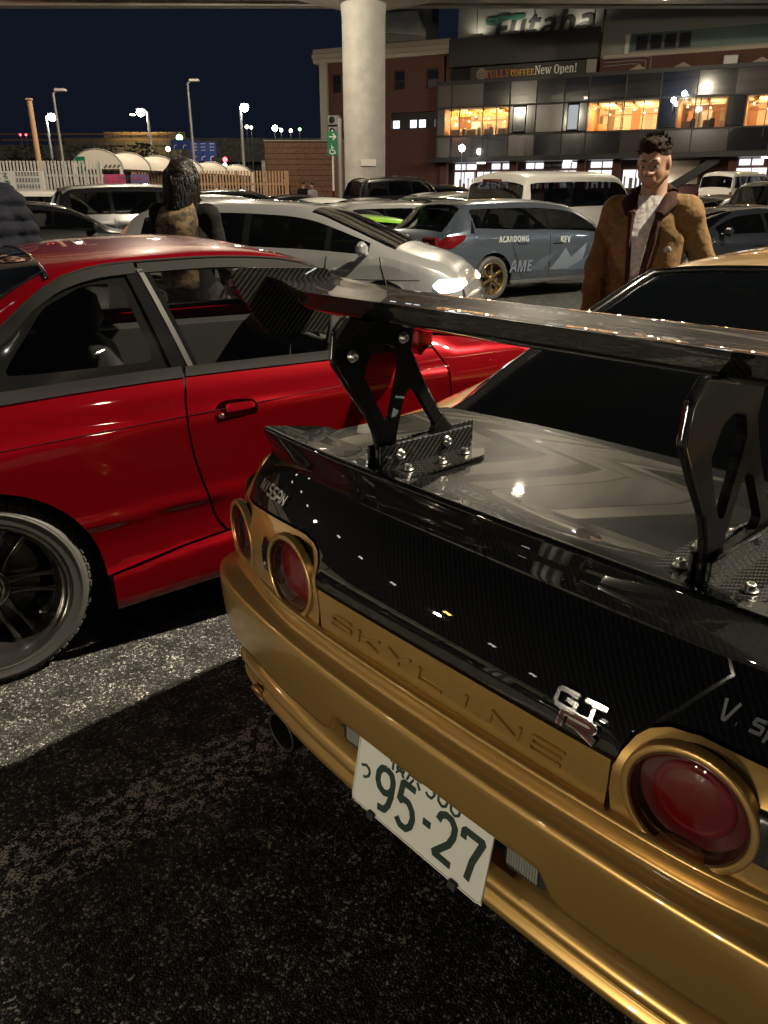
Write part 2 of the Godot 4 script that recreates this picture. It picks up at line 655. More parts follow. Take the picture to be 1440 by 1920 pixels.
	mk("white_paint", Color(0.62, 0.60, 0.56), 0.35, 0.0, 0.8)
	mk("pearl_paint", Color(0.27, 0.275, 0.275), 0.3, 0.5, 1.0)
	mk("black_paint", Color(0.008, 0.008, 0.009), 0.2, 0.0, 1.0)
	mk("navy_paint", Color(0.011, 0.012, 0.016), 0.25, 0.2, 1.0)
	mk("steel_blue_paint", Color(0.14, 0.17, 0.215), 0.24, 0.8, 1.0)
	mk("silver_paint", Color(0.42, 0.42, 0.41), 0.3, 0.6, 1.0)
	mk("grey_paint", Color(0.10, 0.10, 0.10), 0.3, 0.5, 1.0)
	mk("lime_paint", Color(0.19, 0.42, 0.025), 0.32, 0.1, 1.0)
	mk("brown_paint", Color(0.06, 0.03, 0.02), 0.3, 0.3, 1.0)
	mk("gloss_black", Color(0.006, 0.006, 0.006), 0.12, 0.0, 1.0)
	mk("trim_black", Color(0.010, 0.010, 0.0095), 0.6)
	mk("seal_grey", Color(0.0075, 0.0075, 0.0072), 0.75).metallic_specular = 0.3
	mk("strip_grey", Color(0.09, 0.09, 0.085), 0.4, 0.6)
	mk("well_black", Color(0.004, 0.004, 0.004), 0.95)
	mk("rubber", Color(0.035, 0.035, 0.033), 0.6)
	mk("chrome", Color(0.75, 0.75, 0.73), 0.12, 1.0)
	mk("bright_metal", Color(0.6, 0.6, 0.58), 0.28, 1.0)
	mk("bolt_steel", Color(0.55, 0.54, 0.5), 0.3, 1.0)
	mk("rim_black", Color(0.018, 0.018, 0.018), 0.22, 0.4, 1.0)
	mk("rim_lip", Color(0.26, 0.25, 0.235), 0.16, 0.95, 0.5)
	mk("spoke_black", Color(0.06, 0.058, 0.054), 0.2, 0.8, 1.0)
	mk("rim_silver", Color(0.4, 0.4, 0.4), 0.3, 0.9)
	mk("rim_bronze", Color(0.24, 0.165, 0.07), 0.32, 0.85, 0.5)
	mk("brake_disc", Color(0.16, 0.15, 0.14), 0.4, 0.9)
	mk("badge_red", Color(0.07, 0.012, 0.010), 0.2, 0.2, 1.0)
	mk("plate_white", Color(0.66, 0.66, 0.60), 0.45)
	mk("plate_ink", Color(0.012, 0.03, 0.02), 0.4)
	mk("seat_cloth", Color(0.008, 0.008, 0.0085), 0.9)
	mk("grey_cloth", Color(0.02, 0.02, 0.019), 0.85)
	mk("dash_black", Color(0.012, 0.012, 0.012), 0.7)
	mk("lamp_red", Color(0.09, 0.003, 0.004), 0.12, 0.0, 1.0)
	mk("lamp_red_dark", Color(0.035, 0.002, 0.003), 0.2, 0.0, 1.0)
	mk("lens_outer", Color(0.075, 0.002, 0.003), 0.25, 0.0, 0.3)
	mk("lens_inner", Color(0.12, 0.0015, 0.004), 0.4, 0.0, 0.15).metallic_specular = 0.2
	mk("lamp_brown", Color(0.06, 0.018, 0.008), 0.3, 0.4, 0.6)
	mk("lamp_grey", Color(0.25, 0.25, 0.22), 0.2, 0.0, 1.0)
	mk("lamp_orange", Color(0.35, 0.10, 0.01), 0.2, 0.0, 1.0)
	mk("decal_grey", Color(0.125, 0.15, 0.19), 0.35, 0.3, 0.6)
	mk("decal_white", Color(0.33, 0.35, 0.36), 0.4)
	mk("decal_dark", Color(0.06, 0.08, 0.11), 0.4, 0.3, 0.6)
	pane("tint_glass", 0.93)
	pane("dark_glass", 0.80)
	pane("clear_glass", 0.22, Color(0.001, 0.0012, 0.0012))
	pane("lens_glass", 0.04, Color(0.02, 0.02, 0.02))
	# structures
	grain(mk("concrete", Color(0.36, 0.34, 0.31), 0.85), 5, 0.02, 0.72, 0.3, 0.15)
	grain(mk("column_paint", Color(0.50, 0.48, 0.45), 0.6), 6, 0.015, 0.86, 0.25)
	grain(mk("deck_concrete", Color(0.46, 0.43, 0.375), 0.8), 7, 0.012, 0.75, 0.08)
	mk("pole_dark", Color(0.01, 0.01, 0.01), 0.8)
	mk("dark_metal", Color(0.03, 0.03, 0.032), 0.5, 0.6)
	mk("grey_metal", Color(0.25, 0.25, 0.24), 0.5, 0.5)
	mk("white_metal", Color(0.60, 0.58, 0.54), 0.55)
	mk("tan_metal", Color(0.42, 0.25, 0.14), 0.6)
	mk("tent_cloth", Color(0.62, 0.55, 0.48), 0.8)
	mk("facade_frame", Color(0.025, 0.025, 0.028), 0.45, 0.4)
	mk("sign_black", Color(0.012, 0.012, 0.012), 0.5)
	mk("cornice_stone", Color(0.40, 0.35, 0.28), 0.8)
	mk("panel_grey", Color(0.27, 0.265, 0.24), 0.75)
	mk("panel_green", Color(0.05, 0.085, 0.075), 0.4, 0.2)
	mk("letter_dark", Color(0.03, 0.03, 0.028), 0.6)
	mk("letter_green", Color(0.03, 0.11, 0.075), 0.6)
	mk("letter_white", Color(0.75, 0.74, 0.7), 0.6)
	mk("letter_yellow", Color(0.7, 0.42, 0.04), 0.6)
	mk("letter_orange", Color(0.45, 0.13, 0.03), 0.6)
	mk("badge_grey", Color(0.22, 0.19, 0.16), 0.6)
	mk("sign_green", Color(0.01, 0.17, 0.075), 0.5)
	mk("sign_blue", Color(0.012, 0.045, 0.30), 0.5)
	mk("banner_pink", Color(0.45, 0.06, 0.16), 0.8)
	mk("banner_violet", Color(0.17, 0.12, 0.26), 0.8)
	mk("banner_blue", Color(0.12, 0.14, 0.35), 0.8)
	mk("ink_grey", Color(0.08, 0.08, 0.08), 0.7)
	mk("ink_green", Color(0.05, 0.14, 0.12), 0.7)
	mk("ink_red", Color(0.4, 0.03, 0.05), 0.7)
	mk("leaf_dark", Color(0.02, 0.03, 0.012), 0.8)
	mk("hedge_wood", Color(0.05, 0.03, 0.02), 0.9)
	mk("warm_wall", Color(0.60, 0.50, 0.36), 0.8)
	mk("warm_wood", Color(0.36, 0.17, 0.07), 0.6)
	mk("floor_brown", Color(0.16, 0.10, 0.06), 0.6)
	var br := mk("brick", Color(0.155, 0.062, 0.044), 0.85)
	grain(br, 12, 0.06, 0.6, 0.5)
	grain(mk("brown_board", Color(0.20, 0.095, 0.055), 0.75), 13, 0.03, 0.75, 0.4)
	for k in 4:
		var g := mk("facade_glass_%d" % k, [Color(0.018, 0.018, 0.022), Color(0.035, 0.024, 0.02), Color(0.010, 0.013, 0.026), Color(0.05, 0.05, 0.048)][k], [0.12, 0.2, 0.1, 0.35][k], 0.0, 1.0)
		g.metallic_specular = 0.5
	pane("shop_pane", 0.16, Color(0.04, 0.035, 0.03))
	glow("glow_white", Color(1.0, 0.96, 0.88), 14.0)
	glow("glow_mast", Color(1.0, 0.98, 0.92), 8.0)
	glow("glow_mast_amber", Color(1.0, 0.55, 0.12), 70.0)
	glow("glow_lamp", Color(0.95, 1.0, 0.92), 60.0)
	glow("glow_shop", Color(0.92, 0.95, 1.0), 1.1)
	glow("glow_kiosk", Color(1.0, 0.93, 0.8), 3.0)
	glow("glow_window", Color(0.80, 0.90, 1.0), 1.5)
	glow("glow_bulb", Color(1.0, 0.72, 0.36), 16.0)
	glow("glow_ceiling", Color(1.0, 0.70, 0.36), 1.6)
	glow("glow_yellow", Color(1.0, 0.72, 0.08), 2.2)
	glow("glow_head", Color(0.78, 0.92, 1.0), 5.0)
	glow("glow_amber", Color(1.0, 0.62, 0.25), 4.5)
	glow("glow_tail", Color(1.0, 0.03, 0.02), 4.0)
	glow("glow_green", Color(0.25, 1.0, 0.18), 18.0)
	glow("glow_red", Color(1.0, 0.04, 0.05), 14.0)
	glow("glow_cyan", Color(0.2, 1.0, 0.8), 3.0)
	glow("glow_far", Color(1.0, 0.92, 0.7), 12.0)
	# people
	mk("skin", Color(0.25, 0.14, 0.095), 0.55)
	mk("skin_dark", Color(0.30, 0.15, 0.10), 0.55)
	mk("lip", Color(0.28, 0.10, 0.08), 0.5)
	mk("eye_white", Color(0.30, 0.28, 0.26), 0.3)
	mk("eye_dark", Color(0.02, 0.015, 0.01), 0.2)
	var hm := mk("hair_black", Color(0.010, 0.008, 0.007), 0.42)
	hm.metallic_specular = 0.3
	mk("hair_brown", Color(0.014, 0.009, 0.006), 0.85).metallic_specular = 0.25
	mk("hair_grey", Color(0.22, 0.18, 0.11), 0.8)
	for q in [["jacket_brown", Color(0.165, 0.10, 0.042), 31], ["collar_brown", Color(0.035, 0.013, 0.010), 32], ["jacket_black", Color(0.006, 0.006, 0.0065), 33], ["jacket_navy", Color(0.005, 0.006, 0.0105), 34], ["shirt_white", Color(0.52, 0.49, 0.48), 35], ["trouser_dark", Color(0.02, 0.018, 0.018), 36], ["shirt_pink", Color(0.42, 0.16, 0.13), 37], ["shirt_grey", Color(0.30, 0.29, 0.31), 38]]:
		var m := mk(q[0], q[1], 0.85)
		grain(m, q[2], 0.05, 0.75, 2.0, 0.3)
		m.metallic_specular = 0.25
	var cf := noise_image(FastNoiseLite.TYPE_SIMPLEX, 0.018, 256, 4, -1, 77)
	var cf2 := noise_image(FastNoiseLite.TYPE_SIMPLEX, 0.03, 256, 3, -1, 78)
	var ci := Image.create(256, 256, false, Image.FORMAT_RGB8)
	for y in 256:
		for x in 256:
			var a := cf.get_pixel(x, y).r
			var b := cf2.get_pixel(x, y).r
			var cc := Color(0.15, 0.10, 0.05) if a > 0.52 else (Color(0.07, 0.047, 0.024) if b > 0.5 else Color(0.014, 0.012, 0.012))
			ci.set_pixel(x, y, cc.linear_to_srgb())
	var camo := mk("camo_cloth", Color(1, 1, 1), 0.85)
	camo.albedo_texture = tex(ci)
	camo.uv1_triplanar = true
	camo.uv1_scale = Vector3.ONE * 2.2
	mk("shoe_black", Color(0.012, 0.012, 0.012), 0.6)
	mk("phone_black", Color(0.01, 0.01, 0.01), 0.2)

# ------------------------------------------------------------------ setting
func label3(parent: Node, called: String, text: String, font: Array, h: float, depth: float, m: Material, xf: Transform3D, bold := true, squeeze := 1.0) -> MeshInstance3D:
	var f := SystemFont.new()
	f.font_names = PackedStringArray(font)
	f.font_weight = 700 if bold else 400
	var t := TextMesh.new()
	t.text = text
	t.font = f
	t.font_size = 64
	t.pixel_size = h / 46.0
	t.depth = depth
	t.curve_step = 3.0
	var o := put(t, called, m, parent)
	o.transform = xf * Transform3D(Basis.from_scale(Vector3(squeeze, 1, 1)), Vector3.ZERO)
	return o

func make_setting() -> void:
	var m := MB.new()
	var rows := []
	for z in [40.0, 20.0, 8.0, 2.0, -2.0, -6.0, -12.0, -18.0, -24.0, -36.0, -50.0, -62.0, -75.0, -150.0, -400.0]:
		var row := PackedVector3Array()
		for x in [-300.0, -100.0, -30.0, -8.0, 0.0, 8.0, 30.0, 100.0, 300.0]:
			row.append(Vector3(x, ground_y(z), z))
		rows.append(row)
	m.grid(rows, false, Vector2.ONE, true)
	for i in m.v.size():
		m.t[i] = Vector2(m.v[i].x, m.v[i].z) / 1.27
		m.n[i] = Vector3(0, 1, 0) if m.v[i].z > -17.0 or m.v[i].z < -76.0 else Vector3(0, 1, 0.035).normalized()
	struct(m.done(), "ground", M.asphalt)
	# the worn line between the two near cars, and flecks of older paint
	worn(-0.95, -0.70, 0.15, 2.05, "worn_line", "worn_paint", 0.004, "narrow worn white parking line beside the gold coupe")
	worn(-0.62, 0.0, 0.45, 1.15, "worn_marking", "worn_flecks", 0.004, "wide scattered flecks of old white paint below the left end of the bumper")
	for k in 5:
		var s := MB.new()
		var a := Basis(Vector3.UP, -0.96)
		for q in [[Vector3(-0.07, 0.004, 2.4), Vector3(0.07, 0.004, 2.4), Vector3(0.07, 0.004, -2.4), Vector3(-0.07, 0.004, -2.4)]]:
			var ps := []
			for p in q:
				ps.append(a * p + Vector3(0.8 + k * 2.3, 0, -9.6 - k * 1.62))
			s.flat(ps)
		var ln := put(s.done(), "bay_line", M.decal_white)
		tag(ln, "faded white bay line on the dark asphalt behind the gold coupe", "road marking", "bay lines on the asphalt")
	viaduct()
	mall()
	right_side()
	fence_side()
	far_side()

func worn(x0: float, x1: float, z0: float, z1: float, called: String, mat: String, y: float, label: String) -> void:
	var bs := Basis(Vector3.UP, -GT_HEAD)
	var s := MB.new()
	var ps := []
	for p in [Vector3(x0, y, z1), Vector3(x1, y, z1), Vector3(x1, y, z0 - 0.9), Vector3(x0, y, z0 - 0.9)]:
		ps.append(bs * p + GT_AT)
	var len := (z1 - z0 + 0.9) / (1.35 * (x1 - x0))
	s.flat(ps, [Vector2(len, 0), Vector2(len, 1), Vector2(0, 1), Vector2(0, 0)])
	tag(put(s.done(), called, M[mat]), label, "road marking")

func viaduct() -> void:
	var t := thing("viaduct", "elevated road on a white round column crossing above the parked cars", "viaduct")
	var zc := -42.0
	var xc := -0.96
	var m := MB.new()
	m.lathe([Vector2(1.02, 0.6), Vector2(1.02, 9.4), Vector2(1.1, 10.2)], 48, Transform3D(Basis(), Vector3(xc, 0, zc)))
	put(m.done(), "column", M.column_paint, t)
	m = MB.new()
	m.prism(PackedVector2Array([Vector2(xc - 22, 10.95), Vector2(xc - 14, 10.42), Vector2(xc - 3.2, 10.36), Vector2(xc - 1.1, 9.95), Vector2(xc + 1.1, 9.95), Vector2(xc + 3.2, 10.27), Vector2(xc + 14, 10.22), Vector2(xc + 26, 10.3), Vector2(xc + 26, 11.3), Vector2(xc - 22, 11.3)]), zc - 1.2, zc + 1.2)
	put(m.done(), "cross_beam", M.deck_concrete, t)
	put(bx(Vector3(xc + 13.4, 10.16, zc + 1.35), Vector3(24.5, 0.16, 0.1), 0.02), "cable_tray", M.dark_metal, t)
	put(bx(Vector3(4, 11.75, -39.5), Vector3(110, 0.9, 16), 0.05), "deck", M.deck_concrete, t)
	for k in 3:
		put(bx(Vector3(4, 10.95, -33.0 - k * 6.4), Vector3(110, 0.68, 0.7), 0.04), "girder", M.deck_concrete, t)
	for s in [-31.4, -47.6]:
		put(bx(Vector3(4, 12.4, s), Vector3(110, 1.3, 0.25), 0.03), "parapet", M.deck_concrete, t)
	put(bx(Vector3(4, 11.2, -25.5), Vector3(110, 0.5, 1.1), 0.04), "lamp_gantry", M.deck_concrete, t)
	m = MB.new()
	m.box(Vector3(xc + 0.2, 3.2, zc + 1.06), Vector3(0.75, 0.3, 0.06), 0.01)
	put(m.done(), "notice_plate", M.white_metal, t)
	m = MB.new()
	m.tube([Vector3(xc - 1.2, 0.6, zc + 0.3), Vector3(xc - 1.2, 5.2, zc + 0.3)], 0.12, 8)
	put(m.done(), "drain_pipe", M.grey_metal, t)
	# a second elevated road at the left, mirrored in the boot lid
	var b := thing("left_viaduct", "elevated road at the left mirrored in the carbon boot lid", "viaduct", Vector3(-37, 0, -6), 0.06)
	put(bx(Vector3(0, 8.6, 0), Vector3(5, 3.4, 90), 0.1), "deck", M.deck_concrete, b)
	put(bx(Vector3(2.6, 11.0, 0), Vector3(0.25, 1.5, 90), 0.03), "parapet", M.deck_concrete, b)
	put(bx(Vector3(2.62, 10.1, 0), Vector3(0.3, 0.16, 90), 0.03), "drip_edge", M.dark_metal, b)
	for k in 4:
		var c := MB.new()
		c.lathe([Vector2(0.9, 0), Vector2(0.9, 7.0)], 20, Transform3D(Basis(), Vector3(0, 0, -36.0 + k * 24.0)))
		put(c.done(), "column", M.column_paint, b)

# a low lit kiosk row and masts to the right of the picture, mirrored in the flanks of the cars
func right_side() -> void:
	var t := thing("kiosk_row", "low row of lit kiosks to the right of the cars", "building", Vector3(27, 0, -6), -PI / 2)
	put(bx(Vector3(0, 1.9, -2.0), Vector3(26, 3.8, 3.6), 0.05), "wall", M.panel_grey, t)
	put(bx(Vector3(0, 3.9, -1.6), Vector3(26.6, 0.25, 5.0), 0.03), "roof", M.facade_frame, t)
	for k in 8:
		var w := put(bx(Vector3(-11.4 + k * 3.2, 1.6, -0.18), Vector3(2.3, 1.5, 0.06), 0.01), "lit_window", M.glow_kiosk, t)
		for j in 3:
			put(bx(Vector3(-12.2 + k * 3.2 + j * 0.8, 1.3, -0.13), Vector3(0.12, 0.9, 0.05)), "window_bar", M.facade_frame, w)
	for k in 6:
		var l := thing("right_mast", "lamp mast in the row to the right of the cars", "lamp", Vector3(22.0 + (k % 2) * 3.0, 0, 6.0 - k * 4.6), 0.0, "lamp masts at the right")
		var m := MB.new()
		m.tube([Vector3.ZERO, Vector3(0, 7.4, 0)], [0.09, 0.06], 8)
		put(m.done(), "pole", M.pole_dark, l)
		put(bx(Vector3(0, 7.5, 0), Vector3(0.55, 0.22, 0.4), 0.04), "lamp_head", M.glow_lamp, l)

# ---- the shopping building; local x runs along the front, z towards the car park
func mall() -> void:
	var t := thing("shopping_building", "brick and glass shopping building with lit upper windows behind the cars", "building", Vector3(4.1, 0, -60), deg_to_rad(24))
	var g := 1.3
	# brick wing
	var holes := []
	for q in [[-3.72, -2.91, 8.77, 9.95], [-1.28, -0.4, 8.73, 9.95], [-3.95, -0.12, 6.24, 7.32], [-8.6, -7.9, 8.8, 9.95]]:
		holes.append(PackedVector2Array([Vector2(q[0], q[2]), Vector2(q[1], q[2]), Vector2(q[1], q[3]), Vector2(q[0], q[3])]))
	var m := MB.new()
	m.patch(PackedVector2Array([Vector2(-9.0, g), Vector2(0.0, g), Vector2(0.0, 10.75), Vector2(-9.0, 10.75)]), func(p: Vector2): return Vector3(p.x, p.y, 0), 1.0, holes, 0.3)
	put(m.done(), "brick_wall", M.brick, t)
	put(bx(Vector3(-4.5, 6.2, -4.0), Vector3(8.8, 9.6, 6.5)), "wing_core", M.brick, t)
	for q in [[-3.32, 9.36, 0.8], [-0.84, 9.34, 0.86], [-8.25, 9.37, 0.7]]:
		var w := put(bx(Vector3(q[0], q[1], -0.24), Vector3(q[2], 1.2, 0.05)), "window", M.facade_frame, t)
		put(bx(Vector3(q[0], q[1] + 0.27, -0.205), Vector3(q[2] - 0.16, 0.5, 0.02)), "pane", M.facade_glass_2, w)
		put(bx(Vector3(q[0], q[1] - 0.29, -0.205), Vector3(q[2] - 0.16, 0.48, 0.02)), "pane", M.facade_glass_3 if q[0] > -1.0 else M.facade_glass_0, w)
	var strip := put(bx(Vector3(-2.03, 6.78, -0.26), Vector3(3.8, 1.06, 0.05)), "strip_window", M.facade_frame, t)
	for q in [-3.61, -2.29, -1.6, -0.4]:
		put(bx(Vector3(q, 6.58, -0.22), Vector3(0.5, 0.5, 0.03), 0.01), "lit_pane", M.glow_window, strip)
	put(bx(Vector3(-9.25, 6.0, -0.1), Vector3(0.62, 9.6, 0.7), 0.04), "pilaster", M.cornice_stone, t)
	var co := MB.new()
	co.prism(PackedVector2Array([Vector2(-0.2, 10.7), Vector2(0.25, 10.72), Vector2(0.3, 10.95), Vector2(0.42, 11.0), Vector2(0.46, 11.25), Vector2(0.3, 11.3), Vector2(0.28, 11.6), Vector2(-0.6, 11.62), Vector2(-0.6, 10.7)]), -10.0, 0.6)
	co.xf = Transform3D()
	var cm := put(co.done(), "cornice", M.cornice_stone, t)
	cm.transform = Transform3D(Basis(Vector3(0, 0, 1), Vector3(0, 1, 0), Vector3(-1, 0, 0)).inverse(), Vector3.ZERO)
	cm.transform = Transform3D(Basis(Vector3(0, 0, 1), Vector3(0, 1, 0), Vector3(1, 0, 0)), Vector3.ZERO)
	# black hoarding and the banner under it
	put(bx(Vector3(5.45, 10.68, 0.25), Vector3(9.9, 1.68, 0.5), 0.02), "hoarding", M.sign_black, t)
	var bn := put(bx(Vector3(5.8, 9.32, 0.15), Vector3(7.7, 0.98, 0.1), 0.01), "banner", M.sign_black, t)
	m = MB.new()
	m.disc(Vector3(2.75, 9.36, 0.21), Vector3(0, 0, 1), 0.36, 32)
	put(m.done(), "round_emblem", M.badge_grey, bn)
	m = MB.new()
	m.strokes([v2([2.5, 9.3, 2.65, 9.42, 2.85, 9.42, 3.0, 9.3]), v2([2.55, 9.2, 2.95, 9.2])], 0.03, 0.212, 0.225)
	put(m.done(), "emblem_lines", M.sign_black, bn)
	var ser := ["Droid Serif"]
	label3(bn, "lettering", "TULLY'S", ser, 0.42, 0.02, M.letter_orange, Transform3D(Basis(), Vector3(4.08, 9.33, 0.22)), true, 0.86)
	label3(bn, "lettering", "COFFEE", ser, 0.36, 0.02, M.letter_yellow, Transform3D(Basis(), Vector3(5.55, 9.31, 0.22)), true, 0.8)
	label3(bn, "lettering", "New Open!", ser, 0.5, 0.02, M.letter_white, Transform3D(Basis(), Vector3(7.75, 9.38, 0.22)), true, 0.72)
	put(bx(Vector3(1.25, 9.3, 0.05), Vector3(1.3, 1.0, 0.06)), "dark_window", M.facade_glass_0, t)
	put(bx(Vector3(10.0, 9.36, 0.12), Vector3(0.62, 0.9, 0.1)), "white_panel", M.panel_grey, t)
	put(bx(Vector3(5.2, 9.6, -1.5), Vector3(10.2, 3.6, 2.6)), "front_core", M.brick, t)
	# roof-top wall with the big name, stair house
	put(bx(Vector3(5.4, 13.2, -1.6), Vector3(9.7, 3.4, 1.0)), "name_wall", M.panel_grey, t)
	for k in 3:
		put(bx(Vector3(1.9 + k * 3.9, 13.2, -1.09), Vector3(0.05, 3.3, 0.03)), "panel_joint", M.letter_dark, t)
	label3(t, "big_letter", "F", ["Droid Sans"], 1.5, 0.05, M.letter_dark, Transform3D(Basis(Vector3(1, 0, 0), Vector3(0.22, 1, 0), Vector3(0, 0, 1)), Vector3(3.62, 12.15, -1.05)), true, 0.95)
	label3(t, "big_letter", "utaba", ["Droid Sans"], 1.32, 0.05, M.letter_dark, Transform3D(Basis(Vector3(1, 0, 0), Vector3(0.22, 1, 0), Vector3(0, 0, 1)), Vector3(6.95, 12.15, -1.05)), true, 1.12)
	m = MB.new()
	m.strokes([v2([3.0, 12.75, 2.55, 12.72, 2.62, 12.5, 3.1, 12.42, 3.7, 12.6, 4.5, 12.78, 5.2, 12.76]), v2([2.7, 12.68, 3.6, 12.78, 4.6, 12.62, 5.1, 12.7])], 0.17, -1.08, -1.02)
	put(m.done(), "swash", M.letter_green, t)
	for q in [2.1, 4.55, 5.75, 9.0]:
		put(bx(Vector3(q, 11.72, -0.7), Vector3(0.7, 0.32, 0.3), 0.03), "roof_lamp", M.panel_grey, t)
		spot(t, Vector3(q, 11.95, -0.45), Vector3(q, 12.9, -1.1), 0.9, Color(1, 0.96, 0.86), 75.0, 0.1)
	var sh := put(bx(Vector3(-3.4, 13.0, -2.4), Vector3(3.2, 2.2, 2.4), 0.02), "stair_house", M.panel_grey, t)
	m = MB.new()
	m.prism(PackedVector2Array([Vector2(-4.9, 12.5), Vector2(-1.75, 12.05), Vector2(-1.75, 12.3), Vector2(-2.4, 13.6), Vector2(-4.9, 13.7)]), -1.2, -0.9)
	put(m.done(), "eave", M.column_paint, sh)
	# projecting glass front: panels in three rows, some of them lit rooms
	var us := [-0.1, 0.95, 3.2, 5.0, 6.8, 8.6, 10.15, 12.4, 14.5, 16.6, 18.7, 21.0, 23.4]
	for i in us.size() - 1:
		var w: float = us[i + 1] - us[i]
		var u: float = (us[i] + us[i + 1]) / 2.0
		var k := [3, 3, 0, 1, 0, 2, 2, 0, 2, 0, 1, 0][i] as int
		facade_panel(t, u, 8.07, w - 0.05, 1.35, k)
		facade_panel(t, u, 4.94, w - 0.05, 1.28, [3, 2, 2, 1, 2, 0, 0, 1, 1, 1, 0, 1][i])
	# middle row
	for q in [[5.0, 5.28, 0], [6.15, 6.8, 0], [6.8, 8.6, 1], [8.6, 8.88, 2], [9.6, 10.15, 2], [14.5, 15.6, 2], [18.4, 19.45, 0]]:
		facade_panel(t, (q[0] + q[1]) / 2.0, 6.5, q[1] - q[0] - 0.05, 1.6, q[2])
	facade_panel(t, 5.7, 6.5, 0.8, 1.45, 2)
	var dr := put(bx(Vector3(9.24, 6.5, 0.84), Vector3(0.62, 1.4, 0.03)), "door_window", M.glow_window.duplicate(), t)
	(dr.material_override as StandardMaterial3D).emission_energy_multiplier = 0.28
	put(bx(Vector3(0.17, 6.5, 0.8), Vector3(0.5, 1.6, 0.06)), "corner_panel", M.facade_glass_3, t)
	lit_room(t, 0.45, 4.95, 5.65, 7.28, [1.55, 3.2, 4.15], 1.0, true)
	lit_room(t, 10.2, 14.45, 5.02, 7.28, [11.5, 12.3, 13.6], 1.0, false)
	lit_room(t, 15.65, 18.35, 5.65, 7.28, [16.9, 17.4], 0.32, false)
	lit_room(t, 19.5, 23.4, 5.02, 7.28, [20.6, 21.9], 0.6, false)
	for y in [8.78, 7.36, 5.6, 4.26]:
		put(bx(Vector3(11.65, y, 0.9), Vector3(23.6, 0.09, 0.12)), "rail", M.facade_frame, t)
	for i in us.size():
		put(bx(Vector3(us[i], 6.5, 0.88), Vector3(0.06, 4.5, 0.1)), "mullion", M.facade_frame, t)
	put(bx(Vector3(11.6, 8.9, 0.2), Vector3(23.6, 0.14, 1.5)), "glass_roof", M.facade_frame, t)
	put(bx(Vector3(11.6, 4.1, 0.4), Vector3(24.2, 0.26, 1.8), 0.02), "canopy", M.facade_frame, t)
	put(bx(Vector3(11.6, 4.28, -5.2), Vector3(23.4, 0.1, 10.5)), "upper_floor", M.floor_brown, t)
	put(bx(Vector3(11.6, 6.3, -6.4), Vector3(23.4, 5.2, 0.3)), "rear_wall", M.warm_wall, t)
	put(bx(Vector3(-0.2, 6.4, -2.6), Vector3(0.2, 4.8, 6.6)), "end_wall", M.brick, t)
	put(bx(Vector3(17.4, 9.3, -2.5), Vector3(13.8, 1.0, 5.0)), "roof_plant", M.brick, t)
	# roof lanterns like small pyramids, pipes
	for q in [12.95, 15.55, 19.9]:
		m = MB.new()
		var ap := Vector3(q, 9.32, 0.25)
		var b4 := [Vector3(q - 0.55, 8.97, 0.8), Vector3(q + 0.55, 8.97, 0.8), Vector3(q + 0.55, 8.97, -0.3), Vector3(q - 0.55, 8.97, -0.3)]
		for k in 4:
			m.flat([b4[k], b4[(k + 1) % 4], ap])
		put(m.done(), "roof_lantern", M.warm_wall, t)
	for k in 3:
		m = MB.new()
		m.tube([Vector3(10.7, 9.35 + k * 0.2, 0.15), Vector3(12.6 + k * 0.3, 9.4 + k * 0.18, 0.15), Vector3(13.0 + k * 0.3, 9.35 + k * 0.18, 0.05), Vector3(13.0 + k * 0.3, 8.97, 0.05)], 0.035, 6)
		put(m.done(), "pipe", M.grey_metal, t)
	put(bx(Vector3(18.2, 9.25, 0.2), Vector3(0.8, 0.5, 0.5), 0.05), "roof_fan", M.white_metal, t)
	# right block above
	put(bx(Vector3(17.0, 11.9, -2.2), Vector3(13.4, 4.2, 2.0)), "upper_wall", M.panel_grey, t)
	put(bx(Vector3(17.2, 9.9, -0.9), Vector3(13.2, 0.3, 1.2), 0.03), "ledge", M.cornice_stone, t)
	put(bx(Vector3(17.9, 10.75, -1.15), Vector3(11.6, 0.95, 0.1)), "green_band", M.panel_green, t)
	for k in 4:
		var w2 := put(bx(Vector3(12.8 + k * 0.85, 10.7, -1.06), Vector3(0.75, 0.85, 0.06)), "window", M.facade_frame, t)
		put(bx(Vector3(12.8 + k * 0.85, 10.7, -1.02), Vector3(0.62, 0.72, 0.02)), "pane", M.facade_glass_0, w2)
	put(bx(Vector3(11.9, 10.6, -1.05), Vector3(0.25, 1.2, 0.12)), "duct", M.white_metal, t)
	# ground floor: brick piers, lit shop fronts, small sign boxes, stair
	put(bx(Vector3(11.6, 2.6, -1.2), Vector3(23.6, 2.9, 0.3)), "shop_wall", M.brick, t)
	for u in [0.25, 5.3, 9.9, 12.2, 14.6, 19.2, 21.6]:
		put(bx(Vector3(u, 2.6, 0.1), Vector3(0.5, 2.8, 0.5), 0.02), "pier", M.brick, t)
	for q in [[1.1, 0.75], [1.95, 0.7], [3.75, 0.6], [4.55, 0.6], [6.2, 0.55], [6.85, 0.55], [8.7, 0.55], [9.35, 0.55], [10.7, 0.7], [11.5, 0.7], [19.85, 0.65], [20.6, 0.65]]:
		put(bx(Vector3(q[0], 3.74, -0.95), Vector3(q[1], 0.36, 0.1), 0.01), "lit_sign", M.glow_shop, t)
